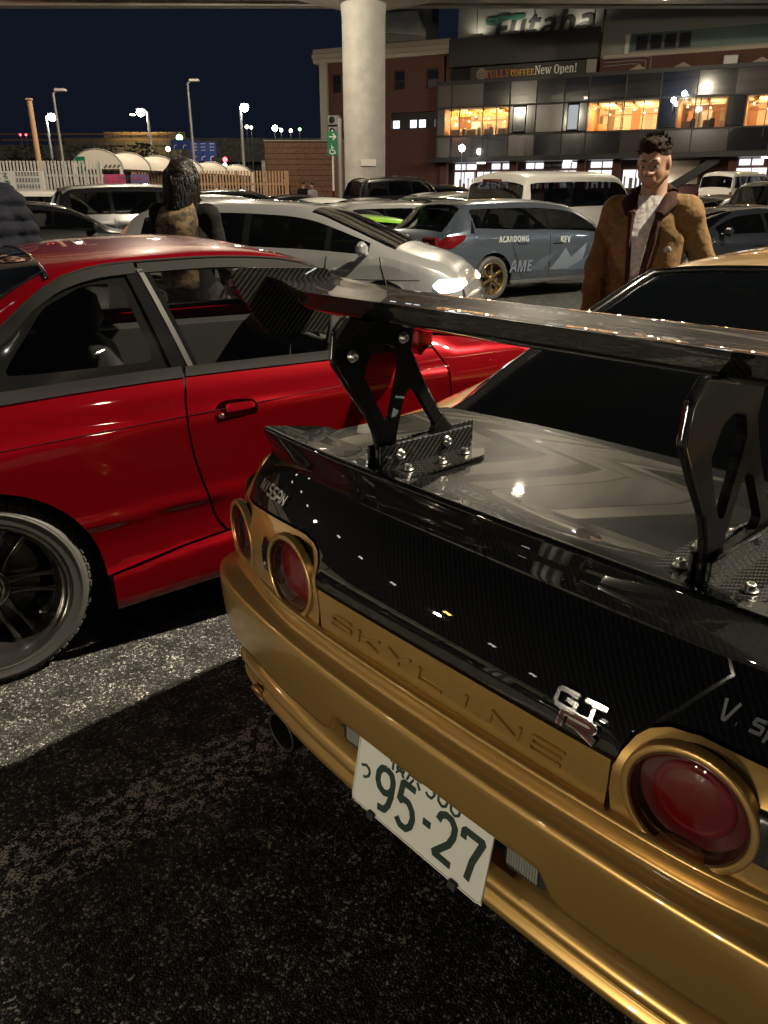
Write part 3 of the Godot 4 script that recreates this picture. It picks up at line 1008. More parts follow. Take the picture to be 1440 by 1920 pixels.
	for q in [[1.45, 1.5], [2.9, 1.0], [4.2, 1.5], [6.4, 1.4], [7.75, 0.9], [8.9, 1.5], [11.1, 1.8], [13.35, 1.7], [20.3, 1.8]]:
		put(bx(Vector3(q[0], 2.85, -0.98), Vector3(q[1], 1.1, 0.06)), "shop_window", M.glow_shop, t)
		for k in 5:
			var hh := rng.randf_range(0.25, 0.75)
			put(bx(Vector3(q[0] + (k - 2) * q[1] * 0.2 + rng.randf_range(-0.05, 0.05), 2.3 + hh / 2, -0.9), Vector3(q[1] * rng.randf_range(0.06, 0.17), hh, 0.04)), "shop_display", [M.panel_grey, M.warm_wall, M.banner_blue, M.ink_red, M.white_metal][rng.randi() % 5], t)
		for k in 3:
			put(bx(Vector3(q[0] + (k - 1) * q[1] * 0.5, 2.85, -0.85), Vector3(0.05, 1.14, 0.06)), "shop_frame", M.facade_frame, t)
	var fc := put(bx(Vector3(7.77, 3.74, -0.93), Vector3(1.15, 0.38, 0.1)), "food_court_sign", M.sign_black, t)
	label3(fc, "lettering", "FOOD COURT", ["Droid Sans"], 0.16, 0.01, M.letter_white, Transform3D(Basis(), Vector3(7.77, 3.74, -0.87)), true, 0.9)
	m = MB.new()
	m.prism(PackedVector2Array([Vector2(15.0, 2.1), Vector2(17.9, 3.95), Vector2(18.4, 3.95), Vector2(18.4, 3.7), Vector2(15.5, 1.85)]), -0.5, 0.5)
	put(m.done(), "stair_flight", M.facade_frame, t)
	put(bx(Vector3(16.0, 3.2, -1.0), Vector3(2.4, 1.4, 0.06)), "poster_wall", M.warm_wall, t)
	for u in [3.0, 9.0, 15.0, 21.0]:
		var cl := put(bx(Vector3(u, 3.93, 0.2), Vector3(0.5, 0.05, 0.3), 0.01), "canopy_lamp", M.glow_white, t)
		spot(t, Vector3(u, 3.86, 0.2), Vector3(u, 0, 1.0), 9.0, Color(0.95, 0.97, 1.0), 75.0, 0.1)
	# air conditioners on the left end
	for q in [[-8.35, 7.0], [-8.35, 6.25], [-7.1, 6.5]]:
		var ac := put(bx(Vector3(q[0], q[1], 0.3), Vector3(0.9, 0.62, 0.4), 0.04), "air_conditioner", M.white_metal, t)
		m = MB.new()
		m.lathe([Vector2(0.22, 0.0), Vector2(0.24, 0.02), Vector2(0.19, 0.03), Vector2(0.05, 0.01), Vector2(0.001, 0.01)], 20, Transform3D(Basis(Vector3.RIGHT, PI / 2), Vector3(q[0] - 0.1, q[1], 0.51)))
		put(m.done(), "fan_grille", M.dark_metal, ac)

func facade_panel(t: Node3D, u: float, y: float, w: float, h: float, k: int) -> void:
	var m := MB.new()
	var tx := rng.randf_range(-0.004, 0.004)
	var ty := rng.randf_range(-0.004, 0.004)
	m.box(Vector3(u, y, 0.84), Vector3(w, h, 0.03), 0.004, Basis.from_euler(Vector3(tx, ty, 0)))
	put(m.done(), "glass_panel", M["facade_glass_%d" % k], t)

func lit_room(t: Node3D, u0: float, u1: float, y0: float, y1: float, mull: Array, bright: float, named: bool) -> void:
	var w := u1 - u0
	var c := (u0 + u1) / 2.0
	put(bx(Vector3(c, y1 + 0.02, -1.2), Vector3(w, 0.1, 3.9)), "room_ceiling", M.warm_wall, t)
	put(bx(Vector3(c, y0 - 0.06, -1.2), Vector3(w, 0.1, 3.9)), "room_floor", M.floor_brown, t)
	put(bx(Vector3(c, (y0 + y1) / 2, -3.1), Vector3(w, y1 - y0, 0.1)), "room_wall", M.warm_wall if bright > 0.5 else M.warm_wood, t)
	for x in [u0 - 0.03, u1 + 0.03]:
		put(bx(Vector3(x, (y0 + y1) / 2, -1.2), Vector3(0.08, y1 - y0, 3.9)), "room_side", M.warm_wood, t)
	for k in int(w / 0.9):
		var x := u0 + 0.5 + k * 0.9 + rng.randf() * 0.2
		var h := rng.randf_range(0.5, 1.25)
		put(bx(Vector3(x, y0 + h / 2, rng.randf_range(-2.9, -1.6)), Vector3(rng.randf_range(0.3, 0.7), h, 0.3), 0.02), "shelf", [M.warm_wood, M.panel_grey, M.floor_brown][k % 3], t)
	var px := u0 + 0.1
	while px < u1 - 0.3:
		var pw := rng.randf_range(0.22, 0.6)
		var ph := rng.randf_range(0.75, 1.0) * (y1 - y0)
		put(bx(Vector3(px + pw / 2, y0 + ph / 2, -3.02), Vector3(pw, ph, 0.05)), "wall_panel", [M.warm_wood, M.floor_brown, M.cornice_stone, M.warm_wall][rng.randi() % 4], t)
		px += pw + rng.randf_range(0.05, 0.5)
	for k in int(w / 1.1):
		put(bx(Vector3(u0 + 0.6 + k * 1.1, y0 + 0.22, rng.randf_range(-0.5, 0.3)), Vector3(rng.randf_range(0.4, 0.8), 0.44, 0.5), 0.03), "table", M.floor_brown, t)
		put(bx(Vector3(u0 + 0.9 + k * 1.1, y0 + 0.30, rng.randf_range(-0.9, 0.2)), Vector3(0.28, 0.6, 0.3), 0.1), "chair", M.facade_frame, t)
		put(bx(Vector3(u0 + 0.55 + k * 1.1, y1 - 0.1, -1.0), Vector3(0.12, 0.12, 3.4)), "ceiling_beam", M.warm_wood, t)
	put(bx(Vector3(c, y1 - 0.42, -2.95), Vector3(w * 0.9, 0.08, 0.1)), "shelf_board", M.warm_wood, t)
	var strip := put(bx(Vector3(c, y1 - 0.07, -2.2), Vector3(w * 0.85, 0.05, 0.2)), "ceiling_lamp", M.glow_ceiling, t)
	for k in int(w / 0.7):
		var m := MB.new()
		var at := Vector3(u0 + 0.35 + k * 0.7 + rng.randf_range(-0.15, 0.15), y1 - rng.randf_range(0.2, 0.7), rng.randf_range(-1.6, 0.2))
		m.lathe([Vector2(0.001, 0.05), Vector2(0.045, 0.02), Vector2(0.045, -0.02), Vector2(0.001, -0.05)], 8, Transform3D(Basis(), at))
		put(m.done(), "bulb", M.glow_bulb, strip)
		m = MB.new()
		m.tube([at + Vector3(0, 0.05, 0), Vector3(at.x, y1, at.z)], 0.008, 4, false)
		put(m.done(), "cord", M.dark_metal, strip)
	omni(t, Vector3(c - w * 0.25, y1 - 0.45, -1.0), 9.0 * bright, Color(1, 0.83, 0.58), 0.1)
	omni(t, Vector3(c + w * 0.25, y1 - 0.45, -1.0), 9.0 * bright, Color(1, 0.83, 0.58), 0.1)
	var es := [u0] + mull + [u1]
	for i in es.size() - 1:
		put(bx(Vector3((es[i] + es[i + 1]) / 2, (y0 + y1) / 2, 0.84), Vector3(es[i + 1] - es[i] - 0.04, y1 - y0, 0.02)), "window_pane", M.shop_pane, t)
	for x in mull:
		put(bx(Vector3(x, (y0 + y1) / 2, 0.87), Vector3(0.05, y1 - y0, 0.08)), "mullion", M.facade_frame, t)
	if named:
		label3(t, "window_lettering", "TULLY'S COFFEE", ["Droid Serif"], 0.34, 0.03, M.glow_yellow, Transform3D(Basis(), Vector3(2.75, 6.98, 0.72)), true, 0.95)

# ---- left edge of the parking area
func fence_side() -> void:
	var gy := ground_y(-28.0)
	for q in [[-15.2, -9.4, -28.0, "white slatted fence with a white notice banner at the left edge", 2.7], [-9.3, -3.6, -31.0, "tan lit slatted fence behind the tent shelter", 2.5]]:
		var t := thing("slatted_fence", q[3], "fence", Vector3(q[0], 0, q[2]))
		var w: float = q[1] - q[0]
		var m := MB.new()
		var k := 0.0
		while k < w:
			m.box(Vector3(k, (gy + q[4]) / 2, 0), Vector3(0.055, q[4] - gy, 0.03), 0.0)
			k += 0.115
		var fm: Material = M.white_metal if q[0] < -12.0 else M.tan_metal
		var sl := put(m.done(), "slats", fm, t)
		sl.set_meta("kind", "stuff")
		for y in [gy + 0.35, q[4] - 0.45]:
			put(bx(Vector3(w / 2, y, -0.03), Vector3(w, 0.07, 0.04)), "rail", fm, t)
		for j in int(w / 1.9) + 1:
			put(bx(Vector3(j * 1.9, (gy + q[4]) / 2, -0.06), Vector3(0.1, q[4] - gy, 0.06)), "post", fm, t)
	# banners tied to the fence
	var b := thing("notice_banner", "white cloth banner with dark characters tied to the white fence", "banner", Vector3(-12.2, 2.1, -27.85))
	put(bx(Vector3.ZERO, Vector3(1.75, 0.56, 0.02)), "cloth", M.letter_white, b)
	var m2 := MB.new()
	var chu := [v2([0, 1, 0.35, 1]), v2([0, 1, 0, 0.45]), v2([0, 0.78, 0.33, 0.78]), v2([0, 0.6, 0.33, 0.6]), v2([0, 0.45, 0.38, 0.45, 0.36, 0.05]), v2([0.18, 1, 0.18, 0.45]), v2([0.0, 0.25, 0.05, 0.1]), v2([0.13, 0.28, 0.15, 0.12]), v2([0.24, 0.28, 0.27, 0.12]), v2([0.65, 1.0, 0.75, 0.9]), v2([0.45, 0.75, 0.98, 0.75]), v2([0.5, 0.42, 0.95, 0.42]), v2([0.42, 0.05, 1.0, 0.05]), v2([0.72, 0.75, 0.72, 0.05])]
	var sha := [v2([0.08, 0.9, 0.92, 0.9]), v2([0.2, 0.7, 0.8, 0.7, 0.8, 0.3, 0.2, 0.3, 0.2, 0.7]), v2([0.2, 0.5, 0.8, 0.5]), v2([0.0, 0.15, 1, 0.15]), v2([0.5, 1.0, 0.5, 0.0])]
	for q in [[chu, -0.78, -0.24, 0.24], [sha, -0.48, -0.24, 0.24]]:
		var ls := []
		for l in q[0]:
			var o := []
			for p in l:
				o.append(Vector2(q[1] + p.x * q[3], q[2] + p.y * q[3]))
			ls.append(o)
		m2 = MB.new()
		m2.strokes(ls, 0.028, 0.012, 0.018)
		put(m2.done(), "character", M.ink_green, b)
	for q in [[-0.75, 0.2, -0.55, 0.21, -0.66, 0.14, -0.64, 0.06, -0.56, 0.05], [-0.48, 0.21, -0.34, 0.21, -0.46, 0.11, -0.36, 0.13, -0.33, 0.07, -0.41, 0.05]]:
		m2 = MB.new()
		m2.strokes([v2(q)], 0.026, 0.012, 0.018)
		put(m2.done(), "character", M.ink_grey, b)
	for r in 3:
		for k in 8:
			var x := -0.02 + k * 0.1
			var y := 0.2 - r * 0.19
			m2 = MB.new()
			m2.strokes([v2([x - 0.03, y + 0.04, x + 0.03, y + 0.04]), v2([x - 0.03, y, x + 0.03, y]), v2([x, y + 0.05, x, y - 0.05]), v2([x - 0.03, y - 0.05, x + 0.03, y - 0.05])], 0.02, 0.012, 0.018)
			put(m2.done(), "character", M.ink_grey, b)
	# tent shelter for motorcycles: barrel roof on posts
	var t := thing("tent_shelter", "white barrel-roofed tent shelter beside the fence", "shelter", Vector3(-10.9, 0, -29.4), 0.0)
	var rows := []
	for i in 41:
		var f := i / 40.0
		var row := PackedVector3Array()
		for k in 17:
			var a := PI * k / 16.0
			var sag := 0.11 * absf(sin(f * PI * 5.0))
			row.append(Vector3(f * 4.3 + 0.88 - 0.88 * cos(a) * (1.0 - f * 0.35), 2.5 + (0.62 - sag) * sin(a) * (1.0 - 0.40 * f) - 0.12 * f, -f * 3.2))
		rows.append(row)
	var m := MB.new()
	m.grid(rows)
	put(m.done(), "roof_cloth", M.tent_cloth, t)
	for i in range(0, 41, 8):
		m = MB.new()
		var rp := []
		for k in 17:
			rp.append(rows[i][k] + Vector3(0, 0.012, 0))
		m.tube(rp, 0.03, 6)
		put(m.done(), "roof_rib", M.grey_metal, t)
	m = MB.new()
	var gp := PackedVector2Array()
	for k in 17:
		gp.append(Vector2(0.88 - 0.88 * cos(PI * k / 16.0), 2.5 + 0.62 * sin(PI * k / 16.0)))
	m.prism(gp, 0.0, 0.02)
	var gb := put(m.done(), "gable", M.tent_cloth, t)
	m = MB.new()
	for k in 4:
		m.prism(PackedVector2Array([Vector2(1.1 + k * 0.15, 2.54), Vector2(1.17 + k * 0.15, 2.54), Vector2(1.25 + k * 0.15, 2.64), Vector2(1.18 + k * 0.15, 2.64)]), 0.022, 0.03)
	put(m.done(), "hazard_stripes", M.ink_grey, gb)
	for q in [[0.05, 0.0], [1.7, 0.0], [3.4, -1.6], [4.6, -3.2], [5.8, -3.2]]:
		put(bx(Vector3(q[0], 1.45, q[1]), Vector3(0.09, 2.1, 0.09)), "post", M.white_metal, t)
	for q in [["banner_pink", -9.35, 1.0, "pink printed banner hanging under the tent shelter"], ["banner_violet", -8.35, 0.62, "narrow violet printed banner hanging beside the pink one"]]:
		var pb := thing("printed_banner", q[3], "banner", Vector3(q[1], 1.98, -28.6))
		put(bx(Vector3.ZERO, Vector3(q[2], 0.66, 0.02)), "cloth", M[q[0]], pb)
		m = MB.new()
		for k in 14:
			var p := Vector2(rng.randf_range(-0.45, 0.4) * q[2], rng.randf_range(-0.26, 0.22))
			m.strokes([[p, p + Vector2(rng.randf_range(-0.08, 0.1), rng.randf_range(-0.05, 0.08)), p + Vector2(rng.randf_range(0.02, 0.14), rng.randf_range(-0.07, 0.05))]], rng.randf_range(0.02, 0.06), 0.011, 0.014 + k * 0.0004)
		put(m.done(), "print", M.banner_violet if q[0] == "banner_pink" else M.banner_pink, pb)
		m = MB.new()
		for k in 4:
			var x: float = (-0.3 + k * 0.2) * q[2]
			m.strokes([v2([x - 0.05, 0.1, x + 0.05, 0.1]), v2([x, 0.14, x, -0.06]), v2([x - 0.05, -0.02, x + 0.05, 0.02])], 0.018, 0.02, 0.023)
		put(m.done(), "characters", M.ink_red if q[0] == "banner_pink" else M.banner_blue, pb)
	# green motorcycle sign on a post
	var s := thing("motorcycle_sign", "green square sign with a white motorcycle on a post by the tent", "sign", Vector3(-10.05, 0, -28.2))
	put(bx(Vector3(0, 1.4, 0), Vector3(0.07, 2.2, 0.07)), "post", M.white_metal, s)
	var sp := put(bx(Vector3(-0.1, 2.62, 0.05), Vector3(0.34, 0.44, 0.03), 0.01), "panel", M.sign_green, s)
	m = MB.new()
	for x in [-0.2, 0.0]:
		var ring := []
		for k in 13:
			ring.append(Vector2(x + 0.045 * cos(TAU * k / 12), 2.57 + 0.045 * sin(TAU * k / 12)))
		m.strokes([ring], 0.018, 0.067, 0.073)
	m.strokes([v2([-0.2, 2.58, -0.13, 2.66, -0.04, 2.66, 0.0, 2.57]), v2([-0.06, 2.72, -0.03, 2.66]), v2([-0.16, 2.62, -0.08, 2.58])], 0.026, 0.067, 0.074)
	put(m.done(), "motorcycle_symbol", M.letter_white, sp)
	# tan post and unlit lamp posts
	var tp := thing("tan_post", "plain tan wooden post rising above the white fence", "post", Vector3(-12.28, 0, -30))
	m = MB.new()
	m.tube([Vector3(0, 0.4, 0), Vector3(-0.02, 4.7, 0)], [0.1, 0.085], 10)
	put(m.done(), "pole", M.tan_metal, tp)
	put(bx(Vector3(-0.02, 4.73, 0), Vector3(0.2, 0.06, 0.2), 0.01), "cap", M.tan_metal, tp)
	for q in [[-15.25, 6.16, -40.0, "unlit grey lamp post behind the white fence"], [-10.14, 7.2, -45.0, "taller unlit grey lamp post in front of the blue road sign"]]:
		var lp := thing("unlit_lamp_post", q[2 + 1], "lamp post", Vector3(q[0], 0, q[2]))
		m = MB.new()
		m.tube([Vector3(0, 0.6, 0), Vector3(0, q[1] - 0.1, 0), Vector3(0.15, q[1], 0)], [0.1, 0.06, 0.05], 8)
		put(m.done(), "pole", M.grey_metal, lp)
		put(bx(Vector3(0.35, q[1] + 0.04, 0), Vector3(0.55, 0.14, 0.25), 0.05), "lamp_head", M.white_metal, lp)
	# brown boarded wall left of the column
	var w := thing("boarded_wall", "long brown boarded wall left of the white column", "wall", Vector3(-7.0, 0, -50))
	put(bx(Vector3(2.6, 2.7, -0.2), Vector3(5.2, 4.0, 0.3)), "frame", M.trim_black, w)
	for k in 13:
		put(bx(Vector3(2.6, 0.95 + k * 0.298, 0), Vector3(5.3, 0.285, 0.06), 0.012), "board", M.brown_board, w)
	put(bx(Vector3(2.6, 4.76, -0.15), Vector3(5.4, 0.08, 0.5), 0.01), "coping", M.panel_grey, w)
	put(bx(Vector3(-0.12, 2.2, 0.1), Vector3(0.22, 3.0, 0.5)), "end_post", M.concrete, w)
	# accessible parking sign
	var a := thing("accessible_parking_sign", "green arrow and wheelchair sign on a slim post before the column", "sign", Vector3(-2.3, 0, -38))
	m = MB.new()
	m.tube([Vector3(0, 0.6, 0), Vector3(0, 4.4, 0)], 0.045, 8)
	put(m.done(), "post", M.white_metal, a)
	m = MB.new()
	m.tube([Vector3(0, 0.75, 0), Vector3(0, 1.9, 0)], 0.055, 8)
	put(m.done(), "red_band", M.lamp_red, a)
	var pn := put(bx(Vector3(0, 3.85, 0.06), Vector3(0.46, 0.98, 0.03), 0.01), "panel", M.sign_green, a)
	m = MB.new()
	m.strokes([v2([-0.15, 4.12, 0.15, 4.12]), v2([0.02, 4.25, 0.15, 4.12, 0.02, 3.99])], 0.05, 0.077, 0.083)
	put(m.done(), "arrow", M.letter_white, pn)
	m = MB.new()
	var wc := []
	for k in 11:
		var an := PI * 0.75 + k * PI * 1.2 / 10
		wc.append(Vector2(-0.02 + 0.11 * cos(an), 3.53 + 0.11 * sin(an)))
	m.strokes([wc, v2([-0.04, 3.78, -0.03, 3.58, 0.08, 3.57, 0.13, 3.43]), v2([-0.04, 3.69, 0.06, 3.68])], 0.035, 0.077, 0.083)
	m.strokes([v2([-0.05, 3.84, -0.045, 3.84])], 0.07, 0.077, 0.083)
	put(m.done(), "wheelchair_symbol", M.letter_white, pn)

# ---- what lies beyond the parking area
func far_side() -> void:
	var t := thing("expressway", "long pale expressway with railings beyond the parking area", "bridge", Vector3(0, 0, -88))
	put(bx(Vector3(-20, 6.1, -3), Vector3(50, 1.6, 6)), "deck", M.concrete, t)
	put(bx(Vector3(-14, 7.2, 0), Vector3(38, 0.7, 0.3), 0.02), "parapet", M.concrete, t)
	put(bx(Vector3(-17, 4.2, -4), Vector3(42, 2.6, 2.0)), "abutment", M.concrete, t)
	for k in 24:
		put(bx(Vector3(-34 + k * 1.45, 6.0, 0.1), Vector3(0.16, 2.3, 0.2)), "stanchion", M.concrete, t)
	put(bx(Vector3(-30, 7.9, 0.1), Vector3(19, 0.16, 0.16)), "pipe_rail", M.tan_metal, t)
	put(bx(Vector3(-30, 7.35, 0.1), Vector3(19, 0.16, 0.16)), "pipe_rail", M.tan_metal, t)
	for k in 9:
		put(bx(Vector3(-28.6 + k * 0.95, 7.55, -0.3), Vector3(0.85, 1.15, 0.06)), "noise_panel", M.warm_wall, t)
	spot(t, Vector3(-25, 9.4, 2.5), Vector3(-25, 6.8, -0.3), 16.0, Color(1, 0.85, 0.5), 60.0)
	put(bx(Vector3(-25, 9.45, 2.5), Vector3(0.4, 0.1, 0.4)), "panel_lamp", M.glow_bulb, t)
	# lit lamp posts beyond the fence
	for q in [[-23.6, 7.05, 0.5, "lit street lamp nearest the left edge of the picture"], [-16.5, 7.35, -0.5, "lit street lamp above the white tent shelter"], [-10.0, 7.65, 0.35, "lit street lamp above the boarded wall and blue sign"]]:
		var l := thing("street_lamp", q[3], "street lamp", Vector3(q[0], 0, -60))
		var m := MB.new()
		m.tube([Vector3(0, 1.4, 0), Vector3(0, q[1] - 0.1, 0), Vector3(q[2] * 0.4, q[1], 0)], [0.13, 0.08, 0.06], 8)
		put(m.done(), "pole", M.white_metal, l)
		var hd := put(bx(Vector3(q[2] * 0.9, q[1] + 0.06, 0), Vector3(0.6, 0.14, 0.3), 0.04), "lamp_head", M.grey_metal, l)
		m = MB.new()
		m.lathe([Vector2(0.001, 0.26), Vector2(0.2, 0.17), Vector2(0.28, 0.0), Vector2(0.2, -0.17), Vector2(0.001, -0.26)], 14, Transform3D(Basis(), Vector3(q[2] * 0.9, q[1] - 0.16, 0.1)))
		put(m.done(), "lamp_bulb", M.glow_lamp, hd)
		omni(l, Vector3(q[2] * 0.9, q[1] - 0.16, 0.1), 22.0, Color(1, 0.93, 0.75), 0.2)
	var cl := thing("curved_street_lamp", "small unlit street lamp with a curved arm at the left edge", "street lamp", Vector3(-28.6, 0, -58))
	var m3 := MB.new()
	m3.tube([Vector3(0, 1.4, 0), Vector3(0.02, 5.0, 0), Vector3(0.3, 5.55, 0), Vector3(1.05, 5.8, 0)], 0.1, 8)
	put(m3.done(), "pole", M.white_metal, cl)
	put(bx(Vector3(1.1, 5.8, 0), Vector3(0.4, 0.12, 0.2), 0.03), "lamp_head", M.white_metal, cl)
	# blue direction signs
	for q in [[-10.65, 4.17, -50.0, 1.55, 1.05, "large blue direction sign with white route arrows"], [-13.6, 5.05, -58.0, 1.9, 0.62, "smaller blue direction sign left of the large one"]]:
		var s := thing("direction_sign", q[5], "road sign", Vector3(q[0], 0, q[2]))
		var pn := put(bx(Vector3(0, q[1], 0.1), Vector3(q[3], q[4], 0.05), 0.01), "panel", M.sign_blue, s)
		for x in [-0.4, 0.4]:
			put(bx(Vector3(x * q[3], 2.4, 0), Vector3(0.09, 3.6, 0.09)), "post", M.grey_metal, s)
		var m := MB.new()
		var y0: float = q[1] - q[4] / 2
		for k in 3:
			var x: float = (-0.33 + k * 0.33) * q[3]
			m.strokes([[Vector2(x - 0.1, y0 + 0.05), Vector2(x - 0.1, y0 + 0.2), Vector2(x - 0.04, y0 + 0.27), Vector2(x + 0.1, y0 + 0.27)]], 0.05, 0.127, 0.132)
			if q[4] > 0.8:
				for r in 3:
					var yy: float = q[1] + 0.42 - r * 0.17
					m.strokes([[Vector2(x - 0.12, yy), Vector2(x - 0.02, yy)], [Vector2(x + 0.03, yy + 0.03), Vector2(x + 0.03, yy - 0.03)], [Vector2(x + 0.08, yy), Vector2(x + 0.14, yy)]], 0.04, 0.127, 0.132)
		put(m.done(), "white_print", M.letter_white, pn)
	# traffic lights, far lamps and beacons
	var tl := thing("traffic_light", "red traffic light right of the blue direction sign", "traffic light", Vector3(-9.05, 0, -48))
	put(bx(Vector3(-0.25, 3.66, 0), Vector3(0.9, 0.3, 0.2), 0.05), "housing", M.dark_metal, tl)
	put(bx(Vector3(-0.6, 2.3, -0.1), Vector3(0.1, 3.0, 0.1)), "post", M.grey_metal, tl)
	var m4 := MB.new()
	m4.lathe([Vector2(0.001, 0.04), Vector2(0.1, 0.03), Vector2(0.13, 0.0)], 16, Transform3D(Basis(Vector3.RIGHT, PI / 2), Vector3(0.02, 3.66, 0.1)))
	put(m4.done(), "lamp", M.glow_red, tl)
	for q in [["green_beacon", -14.9, 5.75, -62.0, 0.32, "glow_green", "bright green beacon light above the far road"], ["amber_far_lamp", -15.3, 4.9, -60.0, 0.22, "glow_bulb", "small amber lamp under the green beacon"], ["white_far_lamp", -12.2, 7.6, -76.0, 0.2, "glow_far", "pair of pale lamps left on the far expressway"], ["white_far_lamp", -11.8, 7.55, -76.0, 0.17, "glow_far", "right one of the pale lamps on the far expressway"], ["harbour_lamp", -9.7, 7.5, -76.0, 0.32, "glow_lamp", "brightest white lamp on the far expressway near the building"], ["harbour_lamp", -9.15, 7.35, -76.0, 0.2, "glow_far", "small white lamp beside the brightest far lamp"], ["harbour_lamp", -7.5, 7.4, -76.0, 0.16, "glow_green", "tiny greenish lamp at the right end of the far expressway"], ["orange_far_lamp", -8.3, 7.3, -76.0, 0.2, "glow_bulb", "small orange lamp at the far expressway"], ["blue_lamp", -10.35, 3.0, -46.0, 0.1, "glow_cyan", "tiny cyan lamp behind the tent shelter"], ["road_lamp", -9.3, 3.25, -46.0, 0.12, "glow_far", "small white road lamp below the traffic light"], ["road_lamp", -8.7, 3.3, -46.0, 0.15, "glow_far", "brighter white road lamp below and right of the traffic light"], ["red_beacon", -32.0, 6.9, -75.0, 0.12, "glow_red", "left red beacon on the skyline by the tan post"], ["red_beacon", -31.5, 6.9, -75.0, 0.12, "glow_red", "right red beacon on the skyline by the tan post"], ["shop_lamp", 5.2, 4.75, -56.5, 0.28, "glow_lamp", "bright lamp in front of the glass front of the shopping building"], ["shop_lamp", 18.0, 7.45, -52.0, 0.2, "glow_lamp", "bright lamp mirrored high in the glass front at right"], ["shop_lamp", 17.4, 7.1, -52.0, 0.2, "glow_lamp", "second bright lamp below the one high in the glass front"]]:
		var o := thing(q[0], q[6], "lamp", Vector3(q[1], q[2], q[3]))
		var m := MB.new()
		var r: float = q[4] * 0.75
		m.lathe([Vector2(0.001, r), Vector2(r * 0.7, r * 0.7), Vector2(r, 0), Vector2(r * 0.7, -r * 0.7), Vector2(0.001, -r)], 12)
		put(m.done(), "bulb", M[q[5]], o)
		m = MB.new()
		m.tube([Vector3(0, -r, 0), Vector3(0, minf(-r - 0.05, ground_y(q[3]) - q[2] if q[0] != "shop_lamp" or q[2] < 5.0 else -0.6), 0)], 0.04, 6)
		put(m.done(), "pole", M.grey_metal, o)
	# dark trees behind the fence
	for q in [[-22.0, 3.4, -52.0, 2.2, "dark round tree behind the white fence at far left"], [-18.2, 3.3, -52.0, 2.3, "dark wide tree behind the fence left of the tent"], [-14.9, 3.5, -52.0, 2.0, "dark tree just behind the tent shelter"], [-26.5, 3.3, -52.0, 2.4, "dark tree at the left edge behind the fence"]]:
		var tr := thing("dark_tree", q[4], "tree", Vector3(q[0], 0, q[2]))
		var m := MB.new()
		m.tube([Vector3(0, 0.9, 0), Vector3(0.1, 2.6, 0), Vector3(0.0, 4.2, 0.1)], [0.16, 0.12, 0.04], 8)
		put(m.done(), "trunk", M.hedge_wood, tr)
		m = MB.new()
		for k in 900:
			var d := Vector3(rng.randfn(), rng.randfn(), rng.randfn()).normalized() * pow(rng.randf(), 0.4)
			var lump := 0.82 + 0.3 * sin(d.x * 7.0 + q[0]) * cos(d.y * 5.0)
			var c := Vector3(d.x * q[3] * lump, q[1] + d.y * 1.55 * lump, d.z * q[3] * 0.8)
			var b := Basis.from_euler(Vector3(rng.randf() * TAU, rng.randf() * TAU, 0))
			m.flat([c + b * Vector3(-0.13, 0, 0), c + b * Vector3(0, 0.08, 0), c + b * Vector3(0.15, 0, 0), c + b * Vector3(0, -0.08, 0)])
		var cr := put(m.done(), "crown", M.leaf_dark, tr)
		cr.set_meta("kind", "stuff")

# ------------------------------------------------------------------ cars in general
# A car is lofted from curves along its length s (0 at the tail). Its forward axis is -z.
var wheel_cache := {}

func scaled(K: Array, a: float, b := 1.0) -> Array:
	var o := []
	for i in K.size():
		o.append(K[i] * (a if i % 2 == 0 else b))
	return o

